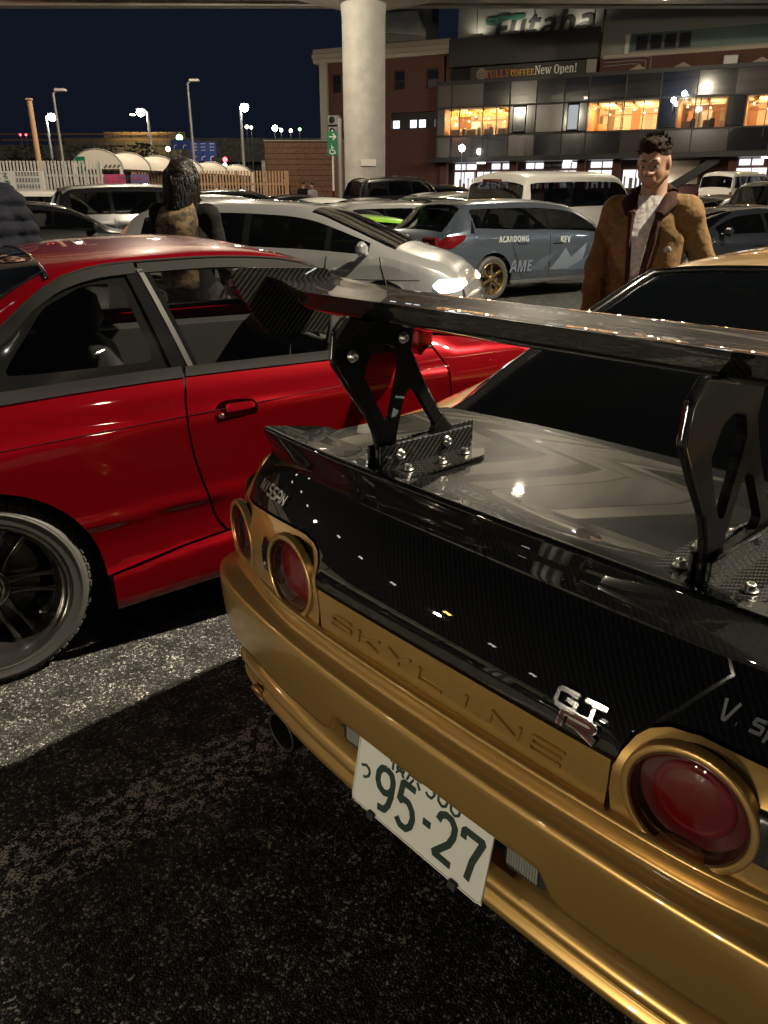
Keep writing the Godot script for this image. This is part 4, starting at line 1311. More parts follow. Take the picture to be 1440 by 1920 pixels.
func kind_of_car(kind: String, L: float, H: float, W: float) -> Dictionary:
	var c := {"L": L, "W": W, "H": H, "sill": 0.24, "R": 0.32, "drop": 0.075, "seats": false}
	match kind:
		"sedan", "coupe":
			var a := L / 4.7
			var b := H / 1.43
			c.top = scaled([0, 0.86, 0.05, 0.98, 0.3, 1.02, 0.62, 1.04, 1.0, 1.2, 1.5, 1.37, 2.1, 1.43, 2.7, 1.39, 2.95, 1.34, 3.6, 1.0, 3.66, 0.98, 4.3, 0.85, 4.62, 0.70, 4.7, 0.55], a, b)
			c.belt = scaled([0, 0.80, 0.1, 0.90, 0.6, 0.93, 3.5, 0.92, 4.3, 0.77, 4.62, 0.62, 4.7, 0.5], a, b)
			c.wt = scaled([0, 0.70, 0.6, 0.68, 1.5, 0.56, 2.8, 0.58, 3.6, 0.68, 4.6, 0.55], a, W / 0.9)
			c.rw = [0.66 * a, 1.45 * a]
			c.ws = [2.9 * a, 3.55 * a]
			c.win = [[0.98 * a, 1.42 * a], [1.48 * a, 2.28 * a], [2.36 * a, 3.3 * a]] if kind == "sedan" else [[1.0 * a, 1.75 * a], [1.82 * a, 3.3 * a]]
			c.ax = [0.98 * a, 3.72 * a]
		"hatch":
			var a := L / 4.2
			var b := H / 1.5
			c.top = scaled([0, 0.90, 0.06, 1.0, 0.42, 1.38, 0.66, 1.45, 1.5, 1.5, 2.2, 1.475, 2.5, 1.43, 3.0, 1.25, 3.5, 1.045, 3.56, 1.025, 3.95, 0.90, 4.13, 0.74, 4.2, 0.56], a, b)
			c.belt = scaled([0, 0.86, 0.1, 0.97, 0.5, 1.0, 2.2, 0.95, 3.3, 0.93, 3.9, 0.80, 4.13, 0.66, 4.2, 0.5], a, b)
			c.wt = scaled([0, 0.66, 0.5, 0.58, 1.5, 0.585, 2.4, 0.60, 3.5, 0.70, 4.1, 0.55], a, W / 0.86)
			c.rw = [0.1 * a, 0.44 * a]
			c.ws = [2.52 * a, 3.46 * a]
			c.win = [[0.55 * a, 0.95 * a], [1.02 * a, 1.78 * a], [1.86 * a, 2.72 * a], [2.78 * a, 3.2 * a]]
			c.ax = [0.72 * a, 3.35 * a]
		"wagon":
			var a := L / 4.69
			var b := H / 1.49
			c.top = scaled([0, 0.92, 0.07, 1.02, 0.3, 1.22, 0.52, 1.41, 0.75, 1.465, 1.9, 1.49, 2.6, 1.45, 2.85, 1.40, 3.3, 1.2, 3.7, 1.0, 3.76, 0.985, 4.3, 0.88, 4.6, 0.74, 4.69, 0.56], a, b)
			c.belt = scaled([0, 0.86, 0.12, 0.98, 0.5, 1.02, 1.4, 0.985, 3.6, 0.93, 4.3, 0.80, 4.6, 0.66, 4.69, 0.5], a, b)
			c.wt = scaled([0, 0.70, 0.5, 0.58, 1.9, 0.59, 2.8, 0.60, 3.7, 0.70, 4.6, 0.55], a, W / 0.89)
			c.rw = [0.1 * a, 0.50 * a]
			c.ws = [2.88 * a, 3.66 * a]
			c.win = [[0.62 * a, 1.28 * a], [1.34 * a, 2.12 * a], [2.2 * a, 3.32 * a]]
			c.ax = [0.95 * a, 3.62 * a]
		"suv":
			var a := L / 4.7
			var b := H / 1.76
			c.top = scaled([0, 1.0, 0.05, 1.1, 0.26, 1.58, 0.5, 1.71, 1.8, 1.76, 2.6, 1.73, 2.85, 1.67, 3.45, 1.16, 3.5, 1.13, 4.45, 1.0, 4.64, 0.85, 4.7, 0.6], a, b)
			c.belt = scaled([0, 0.95, 0.1, 1.08, 1.0, 1.1, 3.4, 1.05, 4.4, 0.92, 4.64, 0.76, 4.7, 0.55], a, b)
			c.wt = scaled([0, 0.72, 0.4, 0.64, 1.8, 0.65, 2.8, 0.65, 3.5, 0.74, 4.6, 0.6], a, W / 0.92)
			c.rw = [0.08 * a, 0.30 * a]
			c.ws = [2.88 * a, 3.42 * a]
			c.win = [[0.42 * a, 1.15 * a], [1.22 * a, 2.1 * a], [2.18 * a, 3.15 * a]]
			c.ax = [0.9 * a, 3.72 * a]
			c.R = 0.36
		"van":
			var a := L / 4.7
			var b := H / 1.98
			c.top = scaled([0, 1.0, 0.03, 1.15, 0.14, 1.80, 0.26, 1.93, 0.6, 1.975, 1.8, 1.98, 3.3, 1.96, 3.55, 1.90, 4.25, 1.22, 4.3, 1.18, 4.6, 1.02, 4.68, 0.85, 4.7, 0.6], a, b)
			c.belt = scaled([0, 0.95, 0.04, 1.12, 0.5, 1.16, 3.9, 1.16, 4.3, 1.08, 4.6, 0.92, 4.7, 0.6], a, b)
			c.wt = scaled([0, 0.80, 0.3, 0.74, 1.8, 0.745, 3.5, 0.74, 4.3, 0.78, 4.7, 0.7], a, W / 0.85)
			c.rw = [0.055 * a, 0.135 * a]
			c.ws = [3.6 * a, 4.22 * a]
			c.win = [[0.32 * a, 1.62 * a], [1.74 * a, 2.9 * a], [3.08 * a, 3.98 * a]]
			c.ax = [1.05 * a, 3.62 * a]
			c.drop = 0.12
			c.sill = 0.28
	var kw := W
	c.wb = [0, kw * 0.80, 0.06, kw * 0.88, 0.2, kw * 0.945, 0.6, kw, L * 0.5, kw, L - 0.75, kw * 0.985, L - 0.35, kw * 0.90, L - 0.12, kw * 0.76, L, kw * 0.58]
	if kind == "van":
		c.wb = [0, kw * 0.93, 0.08, kw * 0.985, 0.3, kw, L - 0.6, kw, L - 0.2, kw * 0.9, L, kw * 0.72]
	return c

const PROF := [0.0, 0.93, 0.1, 0.975, 0.35, 1.0, 0.62, 1.0, 0.68, 0.988, 0.9, 0.975, 1.0, 0.945]

func side_x(c: Dictionary, s: float, y: float) -> float:
	var wb := cub(c.wb, s)
	var be := cub(c.belt, s)
	if y <= be:
		return wb * lin(c.get("prof", PROF), (y - c.sill) / maxf(be - c.sill, 0.05))
	var top := cub(c.top, s)
	var rail := top - minf(c.drop, (top - be) * 0.5)
	var f := clampf((y - be) / maxf(rail - be, 0.01), 0, 1)
	return lerpf(wb * 0.945, cub(c.wt, s), f) + 0.025 * sin(f * PI) * clampf((top - be) * 3.0, 0, 1)

const UP_T := [0.10, 0.14, 0.5, 0.86, 0.93, 1.0]
const PHI := [14.0, 30.0, 50.0, 70.0, 90.0]

func section(c: Dictionary, s: float) -> PackedVector3Array:
	var o := PackedVector3Array()
	var be := cub(c.belt, s)
	var low: float = c.sill
	for a in c.ax:
		var R: float = c.R + 0.055
		var d := absf(s - a)
		if d < R:
			low = maxf(low, c.R + sqrt(R * R - d * d))
	low = minf(low, be - 0.06)
	for v in [0.0, 0.12, 0.3, 0.5, 0.66, 0.72, 0.88, 1.0]:
		var y := lerpf(low, be, v)
		o.append(Vector3(side_x(c, s, y), y, -s))
	var top := cub(c.top, s)
	var rail := top - minf(c.drop, (top - be) * 0.5)
	for f in UP_T:
		var y := lerpf(be, rail, f)
		o.append(Vector3(side_x(c, s, y), y, -s))
	var wt := cub(c.wt, s)
	for p in PHI:
		var a := deg_to_rad(p)
		o.append(Vector3(wt * cos(a), rail + (top - rail) * sin(a), -s))
	return o

# body, windows; returns the parts' meshes by name
func car_shell(c: Dictionary, s0 := 0.0) -> Dictionary:
	var ss := []
	var L: float = c.L
	var k := s0
	while k < L:
		ss.append(k)
		k += 0.13
	for e in [s0, s0 + 0.02, s0 + 0.06, L - 0.02, L - 0.06, L] + c.rw + c.ws:
		ss.append(e)
	for w in c.win:
		ss.append_array(w)
	for a in c.ax:
		for q in [0.0, 0.5, 0.8, 0.94, 0.995]:
			ss.append(a - (c.R + 0.055) * q)
			ss.append(a + (c.R + 0.055) * q)
		ss.append(a - (c.R + 0.056))
		ss.append(a + (c.R + 0.056))
	ss.sort()
	var st := []
	for s in ss:
		if s >= s0 and s <= L and (st.is_empty() or s - st[-1] > 0.0008):
			st.append(s)
	var rows := []
	for s in st:
		var h := section(c, s)
		var row := PackedVector3Array()
		for i in h.size():
			row.append(Vector3(-h[i].x, h[i].y, h[i].z))
		for i in range(h.size() - 2, -1, -1):
			row.append(h[i])
		rows.append(row)
	var whole := MB.new()
	whole.grid(rows)
	var C: int = rows[0].size()
	var N: int = (C + 1) / 2
	var b0 := 8 + 1
	var b1 := 8 + 3
	var r0 := 8 + UP_T.size() - 1
	var parts := {}
	for i in st.size() - 1:
		var sm: float = (st[i] + st[i + 1]) / 2.0
		for j in C - 1:
			var h: int = mini(j, C - 2 - j)
			var nm := "body"
			if h >= b0 and h < b1:
				for w in c.win.size():
					if sm > c.win[w][0] and sm < c.win[w][1]:
						nm = "side_window_%d_%d" % [w, 0 if j == h else 1]
				if nm == "body" and sm > c.win[0][0] and sm < c.win[-1][1]:
					nm = "pillar_trim_%d_%d" % [int(sm > (c.win[0][1] + c.win[1][0]) / 2.0 + 0.3), 0 if j == h else 1]
			if h >= r0 + 1 and sm > c.ws[0] and sm < c.ws[1]:
				nm = "windscreen"
			if h >= r0 + 1 and sm > c.rw[0] and sm < c.rw[1]:
				nm = "rear_window"
			if nm == "body" and h >= r0 and sm > c.rw[1] and sm < c.ws[0]:
				nm = "roof"
			if not parts.has(nm):
				parts[nm] = {"mb": MB.new(), "map": {}}
			var q := []
			for id in [i * C + j, i * C + j + 1, (i + 1) * C + j + 1, (i + 1) * C + j]:
				if not parts[nm].map.has(id):
					parts[nm].map[id] = parts[nm].mb.vert(whole.v[id], whole.n[id], Vector2(whole.v[id].x, whole.v[id].z))
				q.append(parts[nm].map[id])
			parts[nm].mb.quad(q[0], q[1], q[2], q[3])
	var o := {}
	for nm in parts:
		o[nm] = parts[nm].mb
	# closed ends
	for e in [0, st.size() - 1]:
		if e == 0 and c.get("open_tail", false):
			continue
		var sg := 1.0 if e == 0 else -1.0
		var g := []
		for j in N:
			var row := PackedVector3Array()
			var p: Vector3 = rows[e][C - 1 - j]
			for q in 9:
				var f := q / 4.0 - 1.0
				row.append(Vector3(p.x * f, p.y, p.z + sg * 0.06 * (1.0 - f * f)))
			g.append(row)
		o.body.grid(g)
	return o

func wheel_meshes(r: float, rim: float, w: float, style: String) -> Array:
	var key := "%s %f %f" % [style, r, w]
	if wheel_cache.has(key):
		return wheel_cache[key]
	# axis along y, outer face at y = 0
	var ty := MB.new()
	ty.lathe([Vector2(rim + 0.002, -w + 0.02), Vector2(r - 0.03, -w), Vector2(r - 0.004, -w + 0.03), Vector2(r, -w * 0.5), Vector2(r - 0.004, -0.03), Vector2(r - 0.012, -0.012), Vector2(r - 0.03, -0.002), Vector2((r + rim) / 2, 0.004), Vector2(rim + 0.012, -0.004), Vector2(rim + 0.002, -0.012)], 48)
	var ri := MB.new()
	ri.lathe([Vector2(rim + 0.006, -0.01), Vector2(rim + 0.006, -0.002), Vector2(rim - 0.006, 0.0), Vector2(rim - 0.012, -0.012), Vector2(rim - 0.022, -0.05), Vector2(rim - 0.03, -w + 0.03)], 48)
	ty.lathe([Vector2(rim - 0.02, -0.12), Vector2(0.001, -0.12)], 24)
	ri.lathe([Vector2(0.07, -0.10), Vector2(0.06, -0.03), Vector2(0.03, -0.02), Vector2(0.001, -0.02)], 20)
	var n := 6 if style == "six" else (5 if style == "five" else 9)
	for k in n:
		var b := Basis(Vector3.UP, TAU * k / n)
		var wd := 0.036 if n == 6 else (0.07 if n == 5 else 0.026)
		var rows := []
		for q in 5:
			var f := q / 4.0
			var rr := lerpf(0.045, rim - 0.014, f)
			var hw := wd * lerpf(0.42, 0.62, f) if n != 9 else wd * 0.5
			var yy := lerpf(-0.025, -0.022, f) - 0.012 * sin(f * PI)
			var row := PackedVector3Array()
			for e in [Vector2(-1, -0.03), Vector2(-1, -0.004), Vector2(-0.8, 0), Vector2(0.8, 0), Vector2(1, -0.004), Vector2(1, -0.03)]:
				row.append(b * Vector3(rr, yy + e.y, e.x * hw))
			rows.append(row)
		ri.grid(rows)
	wheel_cache[key] = [ty.done(), ri.done()]
	return wheel_cache[key]

func add_wheel(t: Node3D, at: Vector3, right: bool, r: float, rim: float, w: float, style: String, rm: Material) -> void:
	var ms := wheel_meshes(r, rim, w, style)
	var o := put(ms[0], "wheel", M.rubber, t)
	o.transform = Transform3D(Basis(Vector3(0, 0, 1), -PI / 2 if right else PI / 2), at)
	put(ms[1], "rim", rm, o)

func side_strip(c: Dictionary, line: Array, right: bool, w: float) -> MB:
	var m := MB.new()
	for l in line:
		var path := []
		for i in range(0, l.size() - 2, 2):
			var n := maxi(2, int(Vector2(l[i], l[i + 1]).distance_to(Vector2(l[i + 2], l[i + 3])) / 0.08))
			for k in n:
				var p := Vector2(l[i], l[i + 1]).lerp(Vector2(l[i + 2], l[i + 3]), float(k) / n)
				path.append(p)
		path.append(Vector2(l[l.size() - 2], l[l.size() - 1]))
		var p3 := []
		for p in path:
			p3.append(Vector3((side_x(c, p.x, p.y) + 0.0005) * (1.0 if right else -1.0), p.y, -p.x))
		m.tube(p3, w, 5, false)
	return m

# place so that the local point l of a car with that heading stands at the world point w
func at_point(l: Vector3, w: Vector3, heading: float) -> Vector3:
	return w - Basis(Vector3.UP, -heading) * l

func car(called: String, label: String, category: String, kind: String, size: Array, paint: String, at: Vector3, head_deg: float, opt := {}) -> Node3D:
	var c := kind_of_car(kind, size[0], size[1], size[2])
	for k in opt:
		c[k] = opt[k]
	var t := thing(called, label, category, at + Vector3(0, ground_y(at.z), 0), deg_to_rad(head_deg), "cars parked and passing in the lot" if opt.get("grouped", true) else "")
	if ground_y(at.z) > 0.0:
		t.basis = Basis(Vector3(1, 0, 0), 0.035) * t.basis
	var L: float = c.L
	var sh := car_shell(c)
	var glass: Material = M[c.get("glass", "dark_glass")]
	var body := put(sh.body.done(), "body", M[paint], t)
	var names := sh.keys()
	for nm in names:
		if nm.begins_with("side_window"):
			put(sh[nm].done(), "side_window", glass, t)
		elif nm == "windscreen" or nm == "rear_window":
			put(sh[nm].done(), nm, glass if nm == "rear_window" else M[c.get("front_glass", "dark_glass")], t)
		elif nm.begins_with("pillar_trim"):
			put(sh[nm].done(), "pillar_trim", M.gloss_black, t)
		elif nm == "roof":
			put(sh[nm].done(), "roof", M[c.get("roof", paint)], t)
	put(bx(Vector3(0, c.sill + 0.14, -L / 2), Vector3(c.W * 2 - 0.52, 0.36, L - 0.5)), "underbody", M.well_black, t)
	for a in c.ax:
		for r in [true, false]:
			add_wheel(t, Vector3((c.W - 0.012) * (1 if r else -1), c.R, -a), r, c.R, c.R * 0.70, 0.21, c.get("wheel", "five"), M[c.get("rim", "rim_silver")])
	# lamps, bumper trims, plates, mirrors
	var be0 := cub(c.belt, 0.12)
	var tail := cub(c.wb, 0.05)
	var beF := cub(c.belt, L - 0.12)
	for sg in [-1.0, 1.0]:
		if c.get("tails", true):
			var tm := MB.new()
			var tall := kind == "suv" or kind == "van"
			tm.box(Vector3(sg * (tail - (0.03 if tall else 0.10)), be0 - (0.20 if tall else 0.09), -0.04), Vector3(0.12 if tall else 0.34, 0.34 if tall else 0.13, 0.16), 0.03, Basis(Vector3.UP, sg * 0.25))
			put(tm.done(), "taillight", M[c.get("tail_mat", "lamp_red")], t)
		if c.get("heads", true):
			var hm := MB.new()
			hm.box(Vector3(sg * cub(c.wb, L - 0.22) * 0.86, beF - 0.05, -L + 0.2), Vector3(0.34, 0.13, 0.26), 0.05, Basis(Vector3.UP, sg * -0.5))
			put(hm.done(), "headlight", M[c.get("head_mat", "lamp_grey")], t)
		var mm := MB.new()
		var ms: float = c.ws[1] - 0.28
		var my := cub(c.belt, ms) + 0.09
		mm.box(Vector3(sg * (c.W + 0.1), my, -ms), Vector3(0.2, 0.14, 0.11), 0.05)
		mm.box(Vector3(sg * (c.W - 0.01), my - 0.05, -ms), Vector3(0.1, 0.04, 0.06), 0.01)
		put(mm.done(), "door_mirror", M[c.get("mirror_mat", paint)], t)
		if c.get("seams", true):
			var s1: float = c.win[-1][1]
			var s2: float = (c.win[-2][1] + c.win[-1][0]) / 2.0
			var lines := [[s2, cub(c.belt, s2), s2 - 0.02, 0.6, s2 - 0.02, c.sill + 0.1, s1 + 0.1, c.sill + 0.1, s1 + 0.22, 0.6, s1 + 0.12, cub(c.belt, s1)]]
			if kind != "coupe":
				var s3: float = c.win[-2][0]
				lines.append([s3 - 0.03, cub(c.belt, s3), s3 + 0.02, 0.75, s3 + 0.22, c.sill + 0.1, s2 - 0.02, c.sill + 0.1])
			put(side_strip(c, lines, sg > 0, 0.0065).done(), "door_seam", M.trim_black, body)
			for q in [s2 + 0.16] + ([c.win[-2][0] + 0.2] if kind != "coupe" else []):
				put(bx(Vector3(sg * (side_x(c, q, 0.83) + 0.015), cub(c.belt, q) - 0.13, -q), Vector3(0.03, 0.035, 0.19), 0.012), "door_handle", M[c.get("handle_mat", paint)], t)
	put(bx(Vector3(0, c.sill + 0.24, 0.07), Vector3(0.33, 0.165, 0.012), 0.004), "number_plate", M.plate_white, t)
	put(bx(Vector3(0, c.sill + 0.05, 0.0), Vector3(tail * 1.7, 0.16, 0.14), 0.04), "rear_valance", M.trim_black, t)
	put(bx(Vector3(0, c.sill + 0.12, -L - 0.02), Vector3(cub(c.wb, L - 0.05) * 1.5, 0.2, 0.1), 0.04), "grille", M.trim_black, t)
	if c.seats:
		for q in [[c.ws[0] - 0.55, 0.36], [c.ws[0] - 0.55, -0.36], [c.ax[0] + 0.35, 0.36], [c.ax[0] + 0.35, -0.36]]:
			seat(t, Vector3(q[1], 0.3, -q[0]), M.seat_cloth)
		put(bx(Vector3(0, cub(c.belt, c.ws[1] - 0.3) - 0.06, -c.ws[1] + 0.35), Vector3(c.W * 1.5, 0.2, 0.5), 0.08), "dashboard", M.dash_black, t)
	return t

func seat(t: Node3D, at: Vector3, m: Material) -> void:
	var b := MB.new()
	b.box(at + Vector3(0, 0.18, -0.05), Vector3(0.5, 0.16, 0.5), 0.06)
	b.box(at + Vector3(0, 0.5, 0.26), Vector3(0.48, 0.62, 0.14), 0.06, Basis(Vector3.RIGHT, 0.28))
	var s := put(b.done(), "seat", m, t)
	b = MB.new()
	b.box(at + Vector3(0, 0.86, 0.33), Vector3(0.27, 0.18, 0.11), 0.05, Basis(Vector3.RIGHT, 0.2))
	for x in [-0.06, 0.06]:
		b.tube([at + Vector3(x, 0.7, 0.3), at + Vector3(x, 0.84, 0.33)], 0.008, 6)
	put(b.done(), "headrest", m, s)

func make_other_cars() -> void:
	# the pale hatchback driving through
	var h := car("hatchback", "pale grey hatchback driving right with its headlight lit", "car", "hatch", [4.15, 1.47, 0.86], "pearl_paint", at_point(Vector3(0, 0, -4.15), Vector3(1.0, 0, -8.75), deg_to_rad(105)), 105, {"glass": "tint_glass", "front_glass": "dark_glass", "head_mat": "glow_head", "tail_mat": "lamp_red", "seats": true, "grouped": false})
	var hm := MB.new()
	for sg in [-1.0, 1.0]:
		hm.box(Vector3(sg * 0.50, 0.68, -4.07), Vector3(0.16, 0.10, 0.12), 0.04, Basis(Vector3.UP, sg * -0.4))
	for q in [[-1.0, "glow_amber"], [1.0, "glow_amber"]]:
		var m := MB.new()
		m.box(Vector3(q[0] * 0.46, 0.655, -4.06), Vector3(0.15, 0.10, 0.14), 0.04, Basis(Vector3.UP, q[0] * -0.4))
		put(m.done(), "headlight", M[q[1]], h)
	spot(h, Vector3(0.6, 0.66, -4.35), Vector3(0.75, 0.2, -9.0), 25.0, Color(0.85, 0.93, 1.0), 35.0, 0.05)
	for q in [0.36, -0.36]:
		var m := MB.new()
		m.lathe([Vector2(0.001, 0.13), Vector2(0.07, 0.1), Vector2(0.095, 0.0), Vector2(0.075, -0.09), Vector2(0.05, -0.14), Vector2(0.06, -0.2), Vector2(0.2, -0.27), Vector2(0.23, -0.6)], 14, Transform3D(Basis(), Vector3(q, 1.14, -1.95)))
		put(m.done(), "occupant", M.skin_dark, h)
	put(side_strip(h_spec(), [[0.3, 0.62, 2.0, 0.70, 3.7, 0.70]], true, 0.005).done(), "crease", M.grey_paint, h)

	# the blue-grey wagon with stickers and bronze wheels
	var c := kind_of_car("wagon", 4.69, 1.49, 0.89)
	var wa := car("station_wagon", "blue grey sporty wagon with pale zigzag stickers and bronze wheels", "car", "wagon", [4.69, 1.49, 0.89], "steel_blue_paint", at_point(Vector3(0.85, 0, -0.95), Vector3(1.66, 0, -12.35), deg_to_rad(56)), 56, {"R": 0.335, "wheel": "six", "rim": "rim_bronze", "tails": false, "mirror_mat": "gloss_black", "handle_mat": "steel_blue_paint", "seats": true, "grouped": false})
	for sg in [-1.0, 1.0]:
		var m := MB.new()
		var poly := rounded(v2([0.02, 0.80, 0.02, 0.90, 0.10, 0.965, 0.42, 0.985, 0.36, 0.90, 0.16, 0.80]), 0.03)
		m.patch(poly, func(p: Vector2): return Vector3(sg * (side_x(c, p.x, p.y) + 0.012), p.y, -p.x), 0.05, [], 0.02, sg < 0)
		m.box(Vector3(sg * 0.56, 0.88, 0.02), Vector3(0.36, 0.15, 0.10), 0.03)
		put(m.done(), "taillight", M.lamp_red, wa)
		# stickers along the flank
		for q in [["sticker_zigzag", "decal_grey", [2.15, 0.42, 2.5, 0.75, 2.62, 0.60, 3.0, 0.82, 2.9, 0.55, 2.55, 0.42]], ["sticker_zigzag", "decal_dark", [2.5, 0.40, 2.95, 0.58, 3.3, 0.76, 3.55, 0.62, 3.1, 0.40]], ["sticker_zigzag", "decal_grey", [3.0, 0.40, 3.28, 0.60, 3.4, 0.50, 3.7, 0.72, 3.78, 0.50, 3.4, 0.38]], ["sticker_zigzag", "decal_dark", [1.7, 0.44, 1.98, 0.62, 2.3, 0.70, 2.05, 0.50, 2.0, 0.42]]]:
			m = MB.new()
			m.patch(PackedVector2Array(v2(q[2])), func(p: Vector2): return Vector3(sg * (side_x(c, p.x, p.y) + 0.003), p.y, -p.x), 0.08, [], 0.0, sg < 0)
			put(m.done(), q[0], M[q[1]], wa)
		m = MB.new()
		m.box(Vector3(sg * 0.90, 0.27, -2.3), Vector3(0.05, 0.07, 2.0), 0.02)
		put(m.done(), "side_skirt", M.bright_metal, wa)
		m = MB.new()
		m.patch(rounded(v2([0.5, 1.0, 0.56, 1.12, 0.6, 1.2, 0.58, 1.0]), 0.02), func(p: Vector2): return Vector3(sg * (side_x(c, p.x, p.y) + 0.003), p.y, -p.x), 0.05, [], 0.0, sg < 0)
		put(m.done(), "pillar_trim", M.gloss_black, wa)
	for q in [["AME", 1.52, 0.50, 0.17], ["ACAROONG", 1.36, 0.905, 0.085], ["KEV", 2.48, 0.875, 0.10], ["G-PARTS", 3.62, 0.84, 0.08]]:
		label3(wa, "sticker_lettering", q[0], ["Droid Sans"], q[3], 0.004, M.decal_white if q[0] != "AME" else M.decal_grey, Transform3D(Basis(Vector3(0, 0, -1), Vector3(-0.06, 1, -0.2 if q[0] == "AME" else 0.0), Vector3(1, 0, 0)), Vector3(side_x(c, q[1], q[2]) + 0.008, q[2], -q[1])), true, 0.95)
	var lw := MB.new()
	lw.box(Vector3(0, 1.475, -0.40), Vector3(1.16, 0.03, 0.34), 0.012, Basis(Vector3.RIGHT, -0.05))
	put(lw.done(), "roof_spoiler", M.steel_blue_paint, wa)
	put(bx(Vector3(0, 0.87, 0.075), Vector3(1.1, 0.02, 0.02), 0.005), "chrome_bar", M.chrome, wa)

	# the white van behind the wagon, and its twin far right
	var v := car("van", "white van with black windows parked behind the blue grey wagon", "van", "van", [4.9, 2.05, 0.88], "white_paint", at_point(Vector3(0.86, 0, 0), Vector3(2.92, 0, -17.6), deg_to_rad(49)), 49, {"grouped": false, "handle_mat": "gloss_black", "seats": true})
	put(bx(Vector3(0, 1.86, 0.0), Vector3(0.5, 0.06, 0.08), 0.01), "brake_lamp", M.lamp_red, v)
	put(side_strip(kind_of_car("van", 4.7, 2.02, 0.86), [[0.3, 0.98, 4.3, 0.98]], true, 0.006).done(), "rub_strip", M.grey_cloth, v)
	car("van", "small white van parked far right in front of the shops", "van", "van", [4.7, 2.02, 0.86], "white_paint", at_point(Vector3(0.86, 0, 0), Vector3(16.2, 0, -38.8), deg_to_rad(49)), 49, {"grouped": false, "handle_mat": "gloss_black"})

	# others: called, label, category, kind, [L, H, half width], paint, rear or mid point x, z, heading, options
	for q in [
		["dark_sedan", "dark sedan facing the camera behind the man in the brown jacket", "car", "sedan", [4.6, 1.40, 0.86], "navy_paint", 6.1, -14.3, 252, {"head_mat": "lamp_grey", "glass": "dark_glass", "seats": true, "rim": "rim_black"}],
		["black_sedan", "glossy black sedan behind the red coupe at the left edge", "car", "sedan", [4.9, 1.46, 0.91], "black_paint", -6.3, -14.6, 64, {"seats": true, "glass": "dark_glass"}],
		["tall_wagon", "dark tall car with a silver roof behind the long haired person", "car", "suv", [4.8, 1.80, 0.90], "black_paint", -4.9, -18.2, 62, {"tails": false, "roof": "silver_paint"}],
		["white_wagon", "white box wagon seen between the black sedan and the fence", "car", "suv", [4.4, 1.62, 0.85], "white_paint", -8.6, -21.5, 62, {}],
		["silver_wagon", "silver roofed wagon in the second row behind the pale hatchback", "car", "wagon", [4.7, 1.60, 0.89], "silver_paint", -3.6, -19.0, 60, {}],
		["white_coupe", "white coupe in the third row left of the column", "car", "coupe", [4.5, 1.36, 0.88], "white_paint", -1.6, -24.0, 60, {}],
		["pale_coupe", "pale silver coupe above the roof of the lime car", "car", "coupe", [4.5, 1.36, 0.88], "silver_paint", -0.9, -18.4, 58, {}],
		["lime_coupe", "low lime green sports coupe left of the blue grey wagon", "car", "coupe", [4.4, 1.24, 0.92], "lime_paint", -0.35, -14.9, 58, {}],
		["dark_minivan", "dark minivan with glowing red taillights beside the column base", "car", "suv", [4.6, 1.88, 0.87], "black_paint", 0.8, -30.0, 62, {"tail_mat": "glow_tail"}],
		["black_wagon", "black wagon in the row behind the silver roofed wagon", "car", "wagon", [4.7, 1.52, 0.89], "black_paint", -4.6, -26.5, 62, {}],
		["black_hatchback", "black hatchback furthest left in the far row by the tent", "car", "hatch", [4.1, 1.52, 0.86], "black_paint", -7.4, -26.0, 62, {}],
		["black_coupe", "low black coupe before the boarded wall", "car", "coupe", [4.5, 1.33, 0.88], "black_paint", -3.0, -28.5, 60, {}],
		["grey_sedan", "dark grey sedan between the white coupe and the dark minivan", "car", "sedan", [4.6, 1.42, 0.88], "grey_paint", -0.2, -21.6, 60, {}],
		["white_sedan", "white sedan left of the rear window of the white van", "car", "sedan", [4.6, 1.43, 0.88], "white_paint", 1.7, -26.2, 60, {}],
		["silver_hatchback", "pale hatchback touching the rear corner of the white van in view", "car", "hatch", [4.0, 1.5, 0.85], "pearl_paint", 2.5, -24.4, 60, {}],
		["long_silver_car", "silver estate car directly above the tail of the blue grey wagon", "car", "wagon", [4.7, 1.46, 0.88], "silver_paint", 0.55, -16.9, 58, {}],
		["black_estate", "black estate car under the brightest shop front", "car", "wagon", [4.7, 1.58, 0.88], "black_paint", 2.4, -31.5, 62, {}],
		["dark_roadster", "dark car between the white van and the shoulder of the man", "car", "sedan", [4.6, 1.42, 0.88], "black_paint", 8.8, -24.5, 55, {}],
		["parked_grey_car", "grey rounded car behind the left shoulder of the man in brown", "car", "coupe", [4.5, 1.45, 0.9], "grey_paint", 9.3, -23.2, 235, {}],
		["black_pickup", "big black off-road car at the right edge before the small van", "car", "suv", [4.8, 1.86, 0.93], "black_paint", 11.3, -21.6, 70, {}],
		["far_black_car", "black car in the last row below the lit sign boxes", "car", "sedan", [4.6, 1.45, 0.88], "black_paint", 7.6, -33.0, 60, {}],
		["far_dark_car", "small dark car in the last row right of the column", "car", "hatch", [4.0, 1.5, 0.85], "black_paint", 1.2, -35.5, 62, {}]]:
		var L: float = q[4][0]
		car(q[0], q[1], q[2], q[3], q[4], q[5], at_point(Vector3(0, 0, -L / 2), Vector3(q[6], 0, q[7]), deg_to_rad(q[8])), q[8], q[9])
	for q in [["black_sedan", "black sedan parked left of the photographer nearest the red coupe", "sedan", -11.5, -3.6], ["dark_wagon", "dark wagon parked left of the photographer in the middle of three", "wagon", -11.8, -0.6], ["dark_suv", "dark tall car parked left of the photographer furthest from the red coupe", "suv", -12.0, 2.6]]:
		car(q[0], q[1], "car", q[2], [4.6, 1.5 if q[2] != "suv" else 1.75, 0.88], "black_paint", Vector3(q[3], 0, q[4]), 78)
